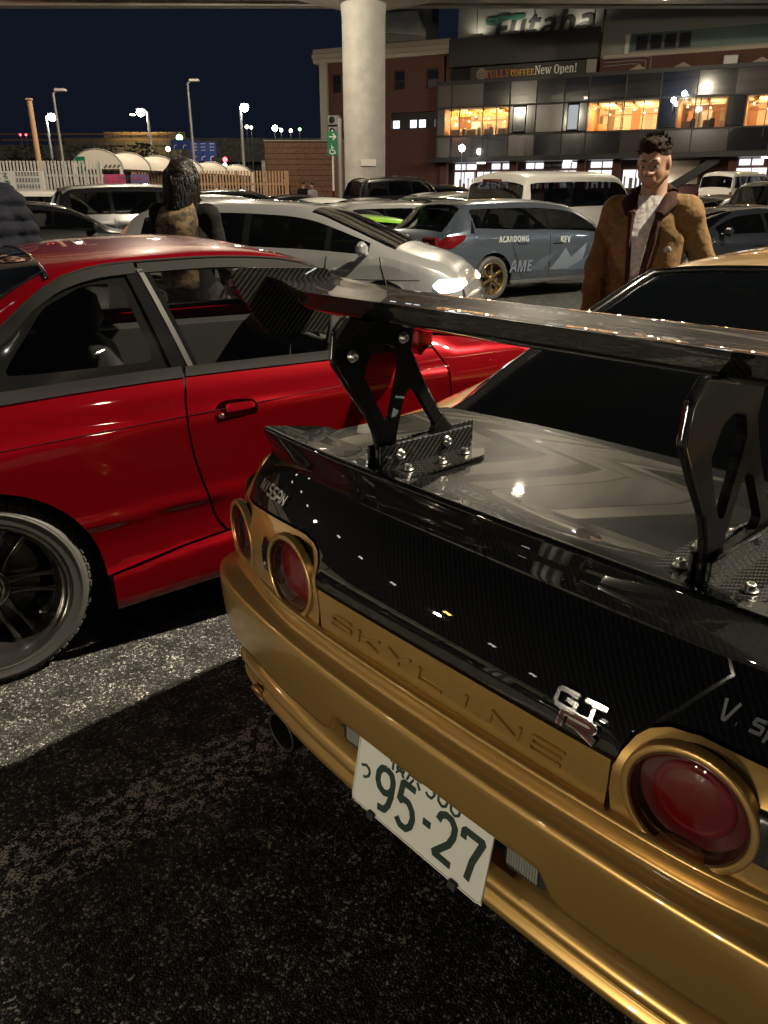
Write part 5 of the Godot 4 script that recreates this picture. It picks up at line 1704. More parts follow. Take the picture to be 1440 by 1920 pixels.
	# a car behind the photographer whose dipped headlights reach the number plate
	var p0: Vector3 = GT_AT + Basis(Vector3.UP, -GT_HEAD) * Vector3(-0.3, 0, 10.5)
	var bc := car("waiting_car", "car waiting behind the photographer with dipped headlights on", "car", "sedan", [4.6, 1.44, 0.88], "silver_paint", at_point(Vector3(0, 0, -4.6), p0, GT_HEAD), rad_to_deg(GT_HEAD), {"head_mat": "glow_head"})
	for sg in [-1.0, 1.0]:
		spot(bc, Vector3(sg * 0.62, 0.66, -4.75), Vector3(sg * 0.4, 0.62, -15.0), 19.0, Color(1.0, 0.95, 0.84), 8.5, 0.06, 0.8)
	# motorcycle tail lamp in the far row
	var t := thing("motorcycle", "motorcycle with a lit red tail lamp before the boarded wall", "motorcycle", Vector3(-3.9, ground_y(-32.0), -32.0), 0.7)
	for z in [0.0, -1.35]:
		var m := MB.new()
		m.lathe([Vector2(0.22, -0.05), Vector2(0.3, -0.045), Vector2(0.3, 0.045), Vector2(0.22, 0.05)], 20, Transform3D(Basis(Vector3(0, 0, 1), PI / 2), Vector3(0, 0.3, z)))
		put(m.done(), "wheel", M.rubber, t)
	var mb := MB.new()
	mb.tube([Vector3(0, 0.85, 0.15), Vector3(0, 0.8, -0.4), Vector3(0, 0.95, -0.7), Vector3(0, 0.9, -1.05)], [0.1, 0.14, 0.18, 0.1], 10)
	mb.tube([Vector3(0, 0.3, -1.35), Vector3(0, 1.05, -1.05)], 0.05, 8)
	mb.box(Vector3(0, 0.45, -0.65), Vector3(0.3, 0.4, 0.5), 0.08)
	put(mb.done(), "body", M.black_paint, t)
	mb = MB.new()
	mb.tube([Vector3(-0.35, 1.08, -0.95), Vector3(0, 1.05, -1.05), Vector3(0.35, 1.08, -0.95)], 0.02, 6)
	put(mb.done(), "handlebar", M.dark_metal, t)
	put(bx(Vector3(0, 0.82, 0.27), Vector3(0.3, 0.16, 0.06), 0.02), "tail_lamp", M.glow_tail, t)

func h_spec() -> Dictionary:
	return kind_of_car("hatch", 4.15, 1.47, 0.86)

# ------------------------------------------------------------------ the gold coupe with carbon boot lid and wing
const FACE_K := [0.60, -0.004, 0.675, -0.004, 0.754, 0.0, 0.80, -0.022, 0.86, -0.066, 0.905, -0.107, 0.96, -0.15]

func face(p: Vector2) -> Vector3:
	var x := minf(absf(p.x), 0.95)
	var bow := -0.055 * pow(x / 0.68, 4.0) - 6.0 * pow(maxf(0.0, x - 0.72), 2.0)
	return Vector3(p.x, p.y, cub(FACE_K, p.y) + bow)

# plan line of the bumper, right half, from the middle to the wheel arch: x, z
const PLAN := [Vector2(0, 0.03), Vector2(0.1, 0.0297), Vector2(0.2, 0.028), Vector2(0.3, 0.0245), Vector2(0.4, 0.019), Vector2(0.5, 0.010), Vector2(0.6, -0.003), Vector2(0.69, -0.019), Vector2(0.765, -0.038), Vector2(0.82, -0.064), Vector2(0.856, -0.10), Vector2(0.875, -0.155), Vector2(0.883, -0.25), Vector2(0.885, -0.40), Vector2(0.885, -0.56)]

func along_plan(prof: Callable, from_s := -1, skip := 0) -> Array:
	var pts := []
	for i in range(PLAN.size() - 1 - skip, 0, -1):
		pts.append(Vector2(-PLAN[i].x, PLAN[i].y))
	for i in PLAN.size() - skip:
		pts.append(PLAN[i])
	var fine := []
	for i in pts.size() - 1:
		for k in 4:
			var a: Vector2 = pts[maxi(i - 1, 0)]
			var d: Vector2 = pts[mini(i + 2, pts.size() - 1)]
			fine.append(pts[i].cubic_interpolate(pts[i + 1], a, d, k / 4.0))
	fine.append(pts[-1])
	var cols := []
	for i in fine.size():
		var tg: Vector2 = (fine[mini(i + 1, fine.size() - 1)] - fine[maxi(i - 1, 0)]).normalized()
		var nn := Vector2(-tg.y, tg.x)
		cols.append(prof.call(fine[i], nn))
	var rows := []
	for j in cols[0].size():
		var row := PackedVector3Array()
		for i in cols.size():
			row.append(cols[i][j])
		rows.append(row)
	return rows

func sweep_rows(ps: Array, at: Vector2, nn: Vector2) -> Array:
	var o := []
	for p in ps:
		var w: Vector2 = at + nn * p.x
		o.append(Vector3(w.x, p.y, w.y))
	return o

func glyph(ch: String) -> Array:
	match ch:
		"S": return [v2([1, 0.9, 0.85, 1, 0.15, 1, 0, 0.88, 0, 0.62, 0.15, 0.52, 0.85, 0.48, 1, 0.38, 1, 0.12, 0.85, 0, 0.15, 0, 0, 0.1])]
		"K": return [v2([0, 0, 0, 1]), v2([1, 1, 0.2, 0.5, 1, 0])]
		"Y": return [v2([0, 1, 0.5, 0.5, 1, 1]), v2([0.5, 0.5, 0.5, 0])]
		"L": return [v2([0, 1, 0, 0, 1, 0])]
		"I": return [v2([0.5, 0, 0.5, 1])]
		"N": return [v2([0, 0, 0, 1, 1, 0, 1, 1])]
		"E": return [v2([1, 1, 0, 1, 0, 0, 1, 0]), v2([0, 0.5, 0.95, 0.5])]
		"A": return [v2([0, 0, 0, 0.7, 0.3, 1, 0.7, 1, 1, 0.7, 1, 0]), v2([0, 0.42, 1, 0.42])]
		"G": return [v2([1, 0.95, 0.9, 1, 0.15, 1, 0, 0.85, 0, 0.15, 0.15, 0, 1, 0, 1, 0.5, 0.5, 0.5])]
		"T": return [v2([0, 1, 1.05, 1]), v2([0.5, 1, 0.5, 0])]
		"R": return [v2([0, 0, 0, 1]), v2([0, 1, 0.8, 1, 1, 0.85, 1, 0.65, 0.8, 0.5, 0.2, 0.5]), v2([0.45, 0.5, 1.1, 0])]
		"V": return [v2([0, 1, 0.42, 0, 0.6, 0, 1, 1])]
		".": return [v2([0.2, 0.03, 0.25, 0.03])]
		"s": return [v2([0.8, 0.62, 0.1, 0.62, 0.05, 0.38, 0.75, 0.32, 0.75, 0.0, 0, 0])]
		"p": return [v2([0, -0.3, 0, 0.62]), v2([0, 0.62, 0.75, 0.62, 0.75, 0, 0.05, 0])]
		"e": return [v2([0, 0.32, 0.75, 0.32, 0.75, 0.62, 0, 0.62]), v2([0, 0.62, 0, 0, 0.75, 0])]
		"c": return [v2([0.75, 0.62, 0, 0.62, 0, 0, 0.75, 0])]
		"9": return [v2([0.95, 0.62, 0.8, 0.48, 0.5, 0.42, 0.2, 0.48, 0.04, 0.62, 0.04, 0.8, 0.2, 0.95, 0.5, 1.0]), v2([0.5, 1.0, 0.8, 0.95, 0.95, 0.8, 0.95, 0.45, 0.85, 0.2, 0.65, 0.03, 0.25, 0.0])]
		"5": return [v2([0.88, 1, 0.15, 1, 0.08, 0.54, 0.3, 0.63, 0.6, 0.63, 0.85, 0.5, 0.95, 0.33, 0.88, 0.13, 0.65, 0.0, 0.3, 0.0, 0.05, 0.12])]
		"2": return [v2([0.05, 0.78, 0.15, 0.93, 0.4, 1, 0.7, 0.98, 0.92, 0.85, 0.92, 0.65, 0.75, 0.42, 0.05, 0, 1, 0])]
		"7": return [v2([0.02, 0.8, 0.02, 1, 0.98, 1, 0.62, 0.45, 0.5, 0])]
		"-": return [v2([0.1, 0.5, 0.5, 0.5])]
		"3": return [v2([0.05, 0.9, 0.3, 1, 0.7, 1, 0.9, 0.8, 0.75, 0.58, 0.4, 0.54, 0.75, 0.5, 0.95, 0.25, 0.7, 0, 0.3, 0, 0.05, 0.12])]
		"0": return [v2([0.5, 1, 0.1, 0.85, 0, 0.5, 0.1, 0.15, 0.5, 0]), v2([0.5, 0, 0.9, 0.15, 1, 0.5, 0.9, 0.85, 0.5, 1])]
		"yoko": return [v2([0, 0.75, 0.38, 0.75]), v2([0.2, 1, 0.2, 0]), v2([0.2, 0.7, 0.0, 0.35]), v2([0.22, 0.65, 0.38, 0.45]), v2([0.45, 0.88, 1, 0.88]), v2([0.6, 1, 0.6, 0.75]), v2([0.85, 1, 0.85, 0.75]), v2([0.42, 0.72, 1, 0.72]), v2([0.5, 0.58, 0.95, 0.58, 0.95, 0.22]), v2([0.95, 0.22, 0.5, 0.22, 0.5, 0.58]), v2([0.5, 0.4, 0.95, 0.4]), v2([0.72, 0.72, 0.72, 0.22]), v2([0.6, 0.16, 0.45, 0]), v2([0.85, 0.16, 1, 0])]
		"hama": return [v2([0.05, 0.95, 0.18, 0.85]), v2([0, 0.65, 0.13, 0.55]), v2([0.05, 0.05, 0.2, 0.4]), v2([0.85, 1, 0.4, 0.9, 0.4, 0.4]), v2([0.4, 0.66, 0.9, 0.66]), v2([0.72, 0.66, 0.72, 0.4]), v2([0.28, 0.4, 1, 0.4]), v2([0.5, 0.28, 0.32, 0.0]), v2([0.75, 0.28, 0.98, 0.0])]
		"tsu": return [v2([0, 0.75, 0.5, 0.95, 0.85, 0.85, 1, 0.6, 0.9, 0.3, 0.6, 0.1, 0.35, 0.03])]
	return []

func word(chars: Array, x0: float, y0: float, w: float, h: float, step: float, slant := 0.0) -> Array:
	var o := []
	for i in chars.size():
		for l in glyph(chars[i]):
			var pts := []
			for p in l:
				pts.append(Vector2(x0 + i * step + p.x * w + p.y * h * slant, y0 + p.y * h))
			o.append(pts)
	return o

func letters(parent: Node, called: String, mat: Material, chars: Array, x0: float, y0: float, w: float, h: float, step: float, width: float, z0: float, z1: float, F: Variant = null, slant := 0.0) -> void:
	for i in chars.size():
		var m := MB.new()
		m.strokes(word([chars[i]], x0 + i * step, y0, w, h, step, slant), width, z0, z1, F)
		put(m.done(), called, mat, parent)

func make_gold_car() -> void:
	var t := thing("gold_coupe", "gold sports coupe with a black carbon boot lid and big rear wing", "car", GT_AT, GT_HEAD)
	var c := {"L": 4.5, "W": 0.878, "H": 1.32, "sill": 0.22, "R": 0.325, "drop": 0.05, "open_tail": true,
		"top": [0.10, 0.935, 0.2, 0.938, 0.60, 0.94, 0.655, 0.945, 0.8, 1.02, 1.2, 1.185, 1.46, 1.272, 1.7, 1.302, 2.2, 1.322, 2.6, 1.30, 2.8, 1.26, 3.5, 0.97, 3.56, 0.95, 4.2, 0.84, 4.45, 0.70, 4.5, 0.55],
		"belt": [0.10, 0.83, 0.65, 0.875, 1.5, 0.90, 3.4, 0.89, 4.2, 0.74, 4.45, 0.60, 4.5, 0.45],
		"wb": [0.10, 0.795, 0.16, 0.82, 0.28, 0.85, 0.5, 0.868, 0.9, 0.878, 3.6, 0.878, 4.2, 0.82, 4.45, 0.68, 4.5, 0.5],
		"wt": [0.10, 0.655, 0.65, 0.632, 1.45, 0.562, 2.2, 0.575, 2.8, 0.60, 3.5, 0.70, 4.4, 0.55],
		"rw": [0.675, 1.445], "ws": [2.76, 3.46], "win": [[1.2, 1.95], [2.0, 3.2]], "ax": [0.97, 3.58],
		"prof": [0.0, 0.95, 0.1, 0.985, 0.3, 1.0, 0.62, 1.0, 0.8, 0.985, 1.0, 0.945]}
	var sh := car_shell(c, 0.12)
	var body := put(sh.body.done(), "body", M.gold_paint, t)
	for nm in sh:
		if nm.begins_with("side_window"):
			put(sh[nm].done(), "side_window", M.tint_glass, t)
		elif nm.begins_with("pillar_trim"):
			put(sh[nm].done(), "pillar_trim", M.gloss_black, t)
		elif nm == "roof":
			put(sh[nm].done(), "roof", M.gold_paint, t)
		elif nm != "body":
			put(sh[nm].done(), nm, M.tint_glass, t)
	# rear window surround: black seal and a bright strip up each pillar
	for sg in [-1.0, 1.0]:
		for q in [[0.0, 0.018, "rear_window_seal", "gloss_black"], [0.026, 0.007, "rear_window_trim", "chrome"], [0.042, 0.010, "rear_window_seal", "gloss_black"]]:
			var path := []
			for k in 11:
				var s := lerpf(0.665, 1.45, k / 10.0)
				var top := cub(c.top, s)
				var be := cub(c.belt, s)
				var rail := top - minf(c.drop, (top - be) * 0.5)
				var a := deg_to_rad(12.0)
				path.append(Vector3(sg * (cub(c.wt, s) * cos(a) + q[0] - 0.012), rail + (top - rail) * sin(a) + 0.006 - q[0] * 0.45, -s))
			var m := MB.new()
			m.tube(path, q[1], 8)
			put(m.done(), q[2], M[q[3]], t)
	var m := MB.new()
	var hd := []
	for k in 13:
		var a := deg_to_rad(lerpf(14, 166, k / 12.0))
		var top := cub(c.top, 1.45)
		hd.append(Vector3(cub(c.wt, 1.45) * cos(a), top - 0.05 + 0.05 * sin(a) + 0.004, -1.452))
	m.tube(hd, 0.012, 6)
	put(m.done(), "rear_window_seal", M.gloss_black, t)
	put(bx(Vector3(0, 0.45, -2.2), Vector3(1.3, 0.6, 3.6)), "underbody", M.well_black, t)
	put(bx(Vector3(0, 0.6, -0.30), Vector3(1.3, 0.36, 0.2)), "boot_box", M.well_black, t)
	for r in [true, false]:
		for s in c.ax:
			add_wheel(t, Vector3(0.868 * (1 if r else -1), 0.325, -s), r, 0.325, 0.228, 0.24, "six", M.rim_black)
	# carbon deck of the boot lid
	var deck := func(p: Vector2): return Vector3(p.x, 0.951 - 0.014 * pow(absf(p.x) / 0.66, 2.0) + 0.004 * smoothstep(0.5, 0.64, p.y), -p.y)
	m = MB.new()
	m.patch(rounded(v2([-0.662, 0.165, 0.662, 0.165, 0.652, 0.40, 0.628, 0.655, 0.3, 0.668, -0.3, 0.668, -0.628, 0.655, -0.652, 0.40]), 0.02), deck, 0.06, [], 0.012)
	var lid := put(m.done(), "carbon_boot_lid", M.carbon_deck, t)
	# raised lip along the tail edge
	var rows := []
	for q in [[0.948, -0.30], [0.952, -0.235], [0.957, -0.18], [0.962, -0.15], [0.9655, -0.133], [0.966, -0.127], [0.964, -0.122], [0.958, -0.119], [0.93, -0.113], [0.909, -0.107], [0.902, -0.104]]:
		var row := PackedVector3Array()
		for k in 41:
			var x := lerpf(-0.70, 0.70, k / 40.0)
			var f := face(Vector2(x, 0.8)).z - face(Vector2(0, 0.8)).z
			var e := smoothstep(0.62, 0.70, absf(x))
			f *= 1.0 - 0.6 * smoothstep(0.905, 0.955, q[0])
			row.append(Vector3(x * (1.0 + 0.02 * e - (q[0] - 0.905) * 0.15 * e), q[0] - (0.014 * pow(absf(x) / 0.66, 2.0) if q[1] < -0.2 else 0.0), q[1] + f))
		rows.append(row)
	m = MB.new()
	m.grid(rows)
	for i in m.v.size():
		m.t[i] = Vector2(m.v[i].x, m.v[i].z + m.v[i].y)
	for e in [0, 40]:
		var ps := []
		for r in rows:
			ps.append(r[e])
		ps.append(rows[-1][e] + Vector3(0, 0, -0.17))
		m.flat(ps)
	put(m.done(), "boot_lip", M.carbon, lid)
	# carbon face of the boot lid
	var outline := []
	var right := v2([0.333, 0.757, 0.334, 0.772, 0.342, 0.795, 0.356, 0.811, 0.38, 0.822, 0.42, 0.827, 0.50, 0.824, 0.60, 0.818, 0.67, 0.812, 0.695, 0.815, 0.712, 0.84, 0.722, 0.87, 0.715, 0.906])
	outline.append(Vector2(0, 0.757))
	outline.append_array(right)
	outline.append(Vector2(0, 0.906))
	for i in range(right.size() - 1, -1, -1):
		outline.append(Vector2(-right[i].x, right[i].y))
	m = MB.new()
	m.patch(PackedVector2Array(outline), face, 0.05, [], 0.02)
	put(m.done(), "carbon_boot_face", M.carbon, lid)
	# gold panels round the lamps
	for sg in [-1.0, 1.0]:
		var lo := v2([0.333, 0.752, 0.329, 0.742, 0.327, 0.70, 0.333, 0.664, 0.40, 0.648, 0.60, 0.635, 0.76, 0.62, 0.835, 0.64, 0.838, 0.73, 0.832, 0.80, 0.812, 0.862, 0.727, 0.868, 0.717, 0.837, 0.70, 0.810, 0.67, 0.807, 0.60, 0.813, 0.50, 0.819, 0.42, 0.822, 0.382, 0.817, 0.36, 0.807, 0.347, 0.792, 0.338, 0.77])
		var poly := []
		for p in lo:
			poly.append(Vector2(p.x * sg, p.y))
		var cin := Vector2(sg * 0.432, 0.735)
		var cout := Vector2(sg * 0.70, 0.723)
		m = MB.new()
		m.patch(PackedVector2Array(poly), face, 0.04, [ell(cin, 0.079, 0.079), ell(cout, 0.074, 0.074)], 0.02)
		var pnl := put(m.done(), "lamp_panel", M.gold_paint, t)
		m = MB.new()
		m.patch(rounded(v2([sg * 0.528 - 0.021, 0.708, sg * 0.528 + 0.021, 0.706, sg * 0.528 + 0.021, 0.778, sg * 0.528 - 0.021, 0.780]), 0.005), func(p: Vector2): return face(p) + Vector3(0, 0, 0.003), 0.03, [], 0.006)
		put(m.done(), "black_reflector", M.gloss_black, pnl)
		for q in [[cin, 0.088, "taillight"], [cout, 0.083, "taillight"]]:
			var P: Vector2 = q[0]
			var R: float = q[1]
			var nn := (face(P + Vector2(0.03, 0)) - face(P - Vector2(0.03, 0))).cross(face(P + Vector2(0, 0.03)) - face(P - Vector2(0, 0.03))).normalized()
			if q[0] == cout:
				nn = (nn + Vector3(0, 0, 0.35)).normalized()
			var ax := Vector3.RIGHT
			var bs := Basis(ax, nn, ax.cross(nn)).orthonormalized()
			bs = Basis(nn.cross(Vector3(0, 0, 1)).normalized() if false else Vector3(0, 0, 1).cross(nn).normalized(), nn, Vector3.ZERO)
			var xa := nn.cross(Vector3.UP).normalized()
			bs = Basis(xa, nn, xa.cross(nn))
			var xf := Transform3D(bs, face(P))
			m = MB.new()
			m.lathe([Vector2(R + 0.002, -0.012), Vector2(R + 0.001, 0.001), Vector2(R - 0.002, 0.0034), Vector2(R - 0.0075, 0.0036), Vector2(R - 0.009, 0.0025), Vector2(R - 0.0105, 0.0), Vector2(R - 0.0105, -0.008)], 56, xf)
			var ring := put(m.done(), q[2], M.gold_paint, t)
			m = MB.new()
			m.lathe([Vector2(R - 0.010, 0.0), Vector2(R - 0.0115, 0.002), Vector2(R - 0.0135, 0.001), Vector2(R - 0.0135, -0.006), Vector2(R - 0.016, -0.024)], 56, xf)
			put(m.done(), "lamp_tube", M.lamp_brown, ring)
			m = MB.new()
			m.lathe([Vector2(R - 0.016, -0.0235), Vector2(R * 0.64, -0.027), Vector2(R * 0.60, -0.023)], 48, xf)
			put(m.done(), "outer_lens", M.lens_outer, ring)
			m = MB.new()
			m.lathe([Vector2(R * 0.62, -0.027), Vector2(R * 0.60, -0.021), Vector2(R * 0.50, -0.019), Vector2(R * 0.48, -0.024), Vector2(R * 0.46, -0.018), Vector2(R * 0.25, -0.016), Vector2(0.0005, -0.015)], 48, xf)
			put(m.done(), "inner_lens", M.lens_inner, ring)
			m = MB.new()
			m.lathe([Vector2(R - 0.017, -0.002), Vector2(R * 0.6, 0.005), Vector2(R * 0.3, 0.008), Vector2(0.0005, 0.009)], 48, xf)
			put(m.done(), "lens_cover", M.lens_glass, ring)
	# dark seam behind the panels
	m = MB.new()
	m.patch(PackedVector2Array(v2([-0.78, 0.60, 0.78, 0.60, 0.78, 0.86, 0.70, 0.90, -0.70, 0.90, -0.78, 0.86])), func(p: Vector2): return face(p) + Vector3(0, 0, -0.016), 0.08, [ell(Vector2(0.432, 0.735), 0.088, 0.088), ell(Vector2(-0.432, 0.735), 0.088, 0.088), ell(Vector2(0.70, 0.723), 0.083, 0.083), ell(Vector2(-0.70, 0.723), 0.083, 0.083)])
	put(m.done(), "seam_backing", M.well_black, t)
	# gold garnish with raised letters
	m = MB.new()
	m.patch(PackedVector2Array(v2([-0.322, 0.664, 0.322, 0.664, 0.324, 0.70, 0.326, 0.749, -0.326, 0.749, -0.324, 0.70])), face, 0.05, [], 0.016)
	var ga := put(m.done(), "garnish", M.gold_paint, t)
	letters(ga, "raised_letter", M.gold_paint, ["S", "K", "Y", "L", "I", "N", "E"], -0.283, 0.691, 0.056, 0.026, 0.0795, 0.0058, 0.0, 0.0042, face, 0.25)
	# badges on the carbon face
	letters(lid, "badge_letter", M.bright_metal, ["N", "I", "S", "S", "A", "N"], -0.660, 0.841, 0.016, 0.019, 0.0225, 0.0042, 0.0, 0.004, face)
	letters(lid, "badge_letter", M.chrome, ["G", "T"], 0.226, 0.783, 0.032, 0.020, 0.042, 0.0062, 0.0, 0.006, face)
	m = MB.new()
	m.strokes(word(["R"], 0.243, 0.7615, 0.052, 0.0185, 0.04), 0.0095, 0.0, 0.0045, face)
	put(m.done(), "badge_outline", M.chrome, lid)
	m = MB.new()
	m.strokes(word(["R"], 0.243, 0.7615, 0.052, 0.0185, 0.04), 0.0058, 0.0, 0.0055, face)
	put(m.done(), "badge_letter", M.badge_red, lid)
	letters(lid, "badge_letter", M.bright_metal, ["V", ".", "s", "p", "e", "c"], 0.427, 0.846, 0.017, 0.020, 0.0195, 0.0036, 0.0, 0.0035, face, 0.1)
	# bumper
	var bump := func(at: Vector2, nn: Vector2) -> Array:
		var e := 1.0 - smoothstep(0.245, 0.285, absf(at.x))
		var yb := lerpf(0.448, 0.508, e)
		var ins := -0.024 * smoothstep(0.42, 0.74, absf(at.x))
		var prof := [Vector2(-0.09, 0.668), Vector2(-0.040, 0.6735), Vector2(-0.025, 0.6745), Vector2(-0.0185, 0.6735), Vector2(-0.0155, 0.670), Vector2(-0.0150, 0.666), Vector2(-0.0175, 0.658), Vector2(-0.027, 0.636), Vector2(-0.0315, 0.621), Vector2(-0.029, 0.613), Vector2(-0.018, 0.608), Vector2(-0.006, 0.604), Vector2(-0.0005, 0.599), Vector2(0.0015, 0.592), Vector2(0.0015, 0.580), Vector2(0.001, 0.55), Vector2(lerpf(-0.006, 0.001, e), yb + 0.018), Vector2(lerpf(-0.009, 0.0, e), yb + 0.006), Vector2(lerpf(-0.015, -0.004, e), yb + 0.001), Vector2(-0.03, yb), Vector2(-0.12, yb + 0.002)]
		for i in 12:
			prof[i].x += ins * (1.0 - smoothstep(7.0, 11.0, i))
			prof[i].y -= 0.0065 * (1.0 - smoothstep(4.0, 9.0, i))
		return sweep_rows(prof, at, nn)
	m = MB.new()
	m.grid(along_plan(bump))
	put(m.done(), "bumper", M.gold_paint, t)
	m = MB.new()
	m.grid(along_plan(func(at: Vector2, nn: Vector2): return sweep_rows([Vector2(-0.10, 0.40), Vector2(-0.072, 0.385), Vector2(-0.052, 0.372), Vector2(-0.044, 0.362), Vector2(-0.041, 0.350), Vector2(-0.046, 0.340), Vector2(-0.054, 0.333), Vector2(-0.052, 0.326), Vector2(-0.044, 0.318), Vector2(-0.042, 0.306), Vector2(-0.048, 0.294), Vector2(-0.060, 0.284), Vector2(-0.075, 0.279), Vector2(-0.12, 0.276)], at, nn), -1, 3))
	var va := put(m.done(), "rear_valance", M.gold_paint, t)
	m = MB.new()
	m.grid(along_plan(func(at: Vector2, nn: Vector2): return sweep_rows([Vector2(-0.10, 0.47), Vector2(-0.085, 0.44), Vector2(-0.085, 0.38), Vector2(-0.09, 0.30), Vector2(-0.16, 0.26)], at, nn), -1, 2))
	put(m.done(), "valance_backing", M.trim_black, va)
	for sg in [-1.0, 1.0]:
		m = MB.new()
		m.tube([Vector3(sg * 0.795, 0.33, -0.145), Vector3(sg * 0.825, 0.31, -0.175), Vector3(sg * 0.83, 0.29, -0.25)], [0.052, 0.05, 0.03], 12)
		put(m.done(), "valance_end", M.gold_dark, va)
	m = MB.new()
	var hk := []
	for k in 15:
		var a := TAU * k / 14.0
		hk.append(Vector3(-0.665 + 0.02 * cos(a), 0.30 + 0.024 * sin(a), -0.062 + 0.012 * sin(a)))
	m.tube(hk, 0.0085, 8, false)
	m.box(Vector3(-0.668, 0.327, -0.075), Vector3(0.03, 0.02, 0.03), 0.006)
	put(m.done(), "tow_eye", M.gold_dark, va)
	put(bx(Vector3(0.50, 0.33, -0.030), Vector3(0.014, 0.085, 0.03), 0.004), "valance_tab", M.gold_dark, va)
	# number plate in its recess, reversing lamps
	put(bx(Vector3(0, 0.45, -0.075), Vector3(0.56, 0.16, 0.02)), "plate_recess", M.trim_black, t)
	var pt := put(bx(Vector3.ZERO, Vector3(0.33, 0.165, 0.003), 0.001), "number_plate", M.plate_white, t)
	pt.transform = Transform3D(Basis(Vector3.RIGHT, -0.18), Vector3(0, 0.463, 0.035))
	m = MB.new()
	var rp := rounded(v2([-0.1635, -0.081, 0.1635, -0.081, 0.1635, 0.081, -0.1635, 0.081]), 0.012)
	for i in rp.size():
		var a := rp[i]
		var b := rp[(i + 1) % rp.size()]
		m.tube([Vector3(a.x, a.y, 0.0018), Vector3(b.x, b.y, 0.0018)], 0.0018, 5, false)
	put(m.done(), "pressed_rim", M.plate_white, pt)
	letters(pt, "digit", M.plate_ink, ["9", "5"], -0.105, -0.056, 0.043, 0.083, 0.058, 0.0125, 0.0015, 0.0028)
	letters(pt, "dash", M.plate_ink, ["-"], 0.013, -0.056, 0.045, 0.083, 0.05, 0.0125, 0.0015, 0.0028)
	letters(pt, "digit", M.plate_ink, ["2", "7"], 0.048, -0.056, 0.043, 0.083, 0.058, 0.0125, 0.0015, 0.0028)
	letters(pt, "kana", M.plate_ink, ["tsu"], -0.150, -0.022, 0.024, 0.028, 0.03, 0.005, 0.0015, 0.0028)
	letters(pt, "small_character", M.plate_ink, ["yoko", "hama"], -0.078, 0.034, 0.036, 0.040, 0.042, 0.0045, 0.0015, 0.0028)
	letters(pt, "small_character", M.plate_ink, ["3", "0", "0"], 0.012, 0.036, 0.022, 0.036, 0.029, 0.0045, 0.0015, 0.0028)
	for x in [-0.105, 0.105]:
		put(bx(Vector3(x, -0.083, 0.004), Vector3(0.02, 0.016, 0.012), 0.003), "plate_clip", M.trim_black, pt)
	for sg in [-1.0, 1.0]:
		m = MB.new()
		m.patch(rounded(v2([sg * 0.21 - 0.040, 0.440, sg * 0.21 + 0.040, 0.446, sg * 0.21 + 0.045, 0.503, sg * 0.21 - 0.045, 0.506]), 0.012), func(p: Vector2): return Vector3(p.x, p.y, 0.002 - 0.05 * absf(p.x) * absf(p.x)), 0.05, [], 0.03)
		var rl := put(m.done(), "reversing_lamp", M.trim_black, t)
		m = MB.new()
		for k in 12:
			m.tube([Vector3(sg * 0.205 - 0.03 + k * 0.0052, 0.452, 0.002), Vector3(sg * 0.205 - 0.03 + k * 0.0052, 0.496, 0.002)], 0.0026, 6)
		put(m.done(), "ribbed_lens", M.lamp_grey, rl)
	m = MB.new()
	m.lathe([Vector2(0.055, -0.3), Vector2(0.055, 0.0), Vector2(0.05, 0.004), Vector2(0.046, 0.0), Vector2(0.044, -0.2)], 24, Transform3D(Basis(Vector3.RIGHT, PI / 2 + 0.05), Vector3(-0.60, 0.215, -0.075)))
	put(m.done(), "exhaust_tip", M.trim_black, t)
	rear_wing(t)
	# mirrors and front lamps, mostly hidden from here
	for sg in [-1.0, 1.0]:
		put(bx(Vector3(sg * 0.97, 1.0, -3.0), Vector3(0.2, 0.13, 0.11), 0.05), "door_mirror", M.gold_paint, t)
		put(bx(Vector3(sg * 0.6, 0.66, -4.38), Vector3(0.36, 0.13, 0.2), 0.04), "headlight", M.lamp_grey, t)

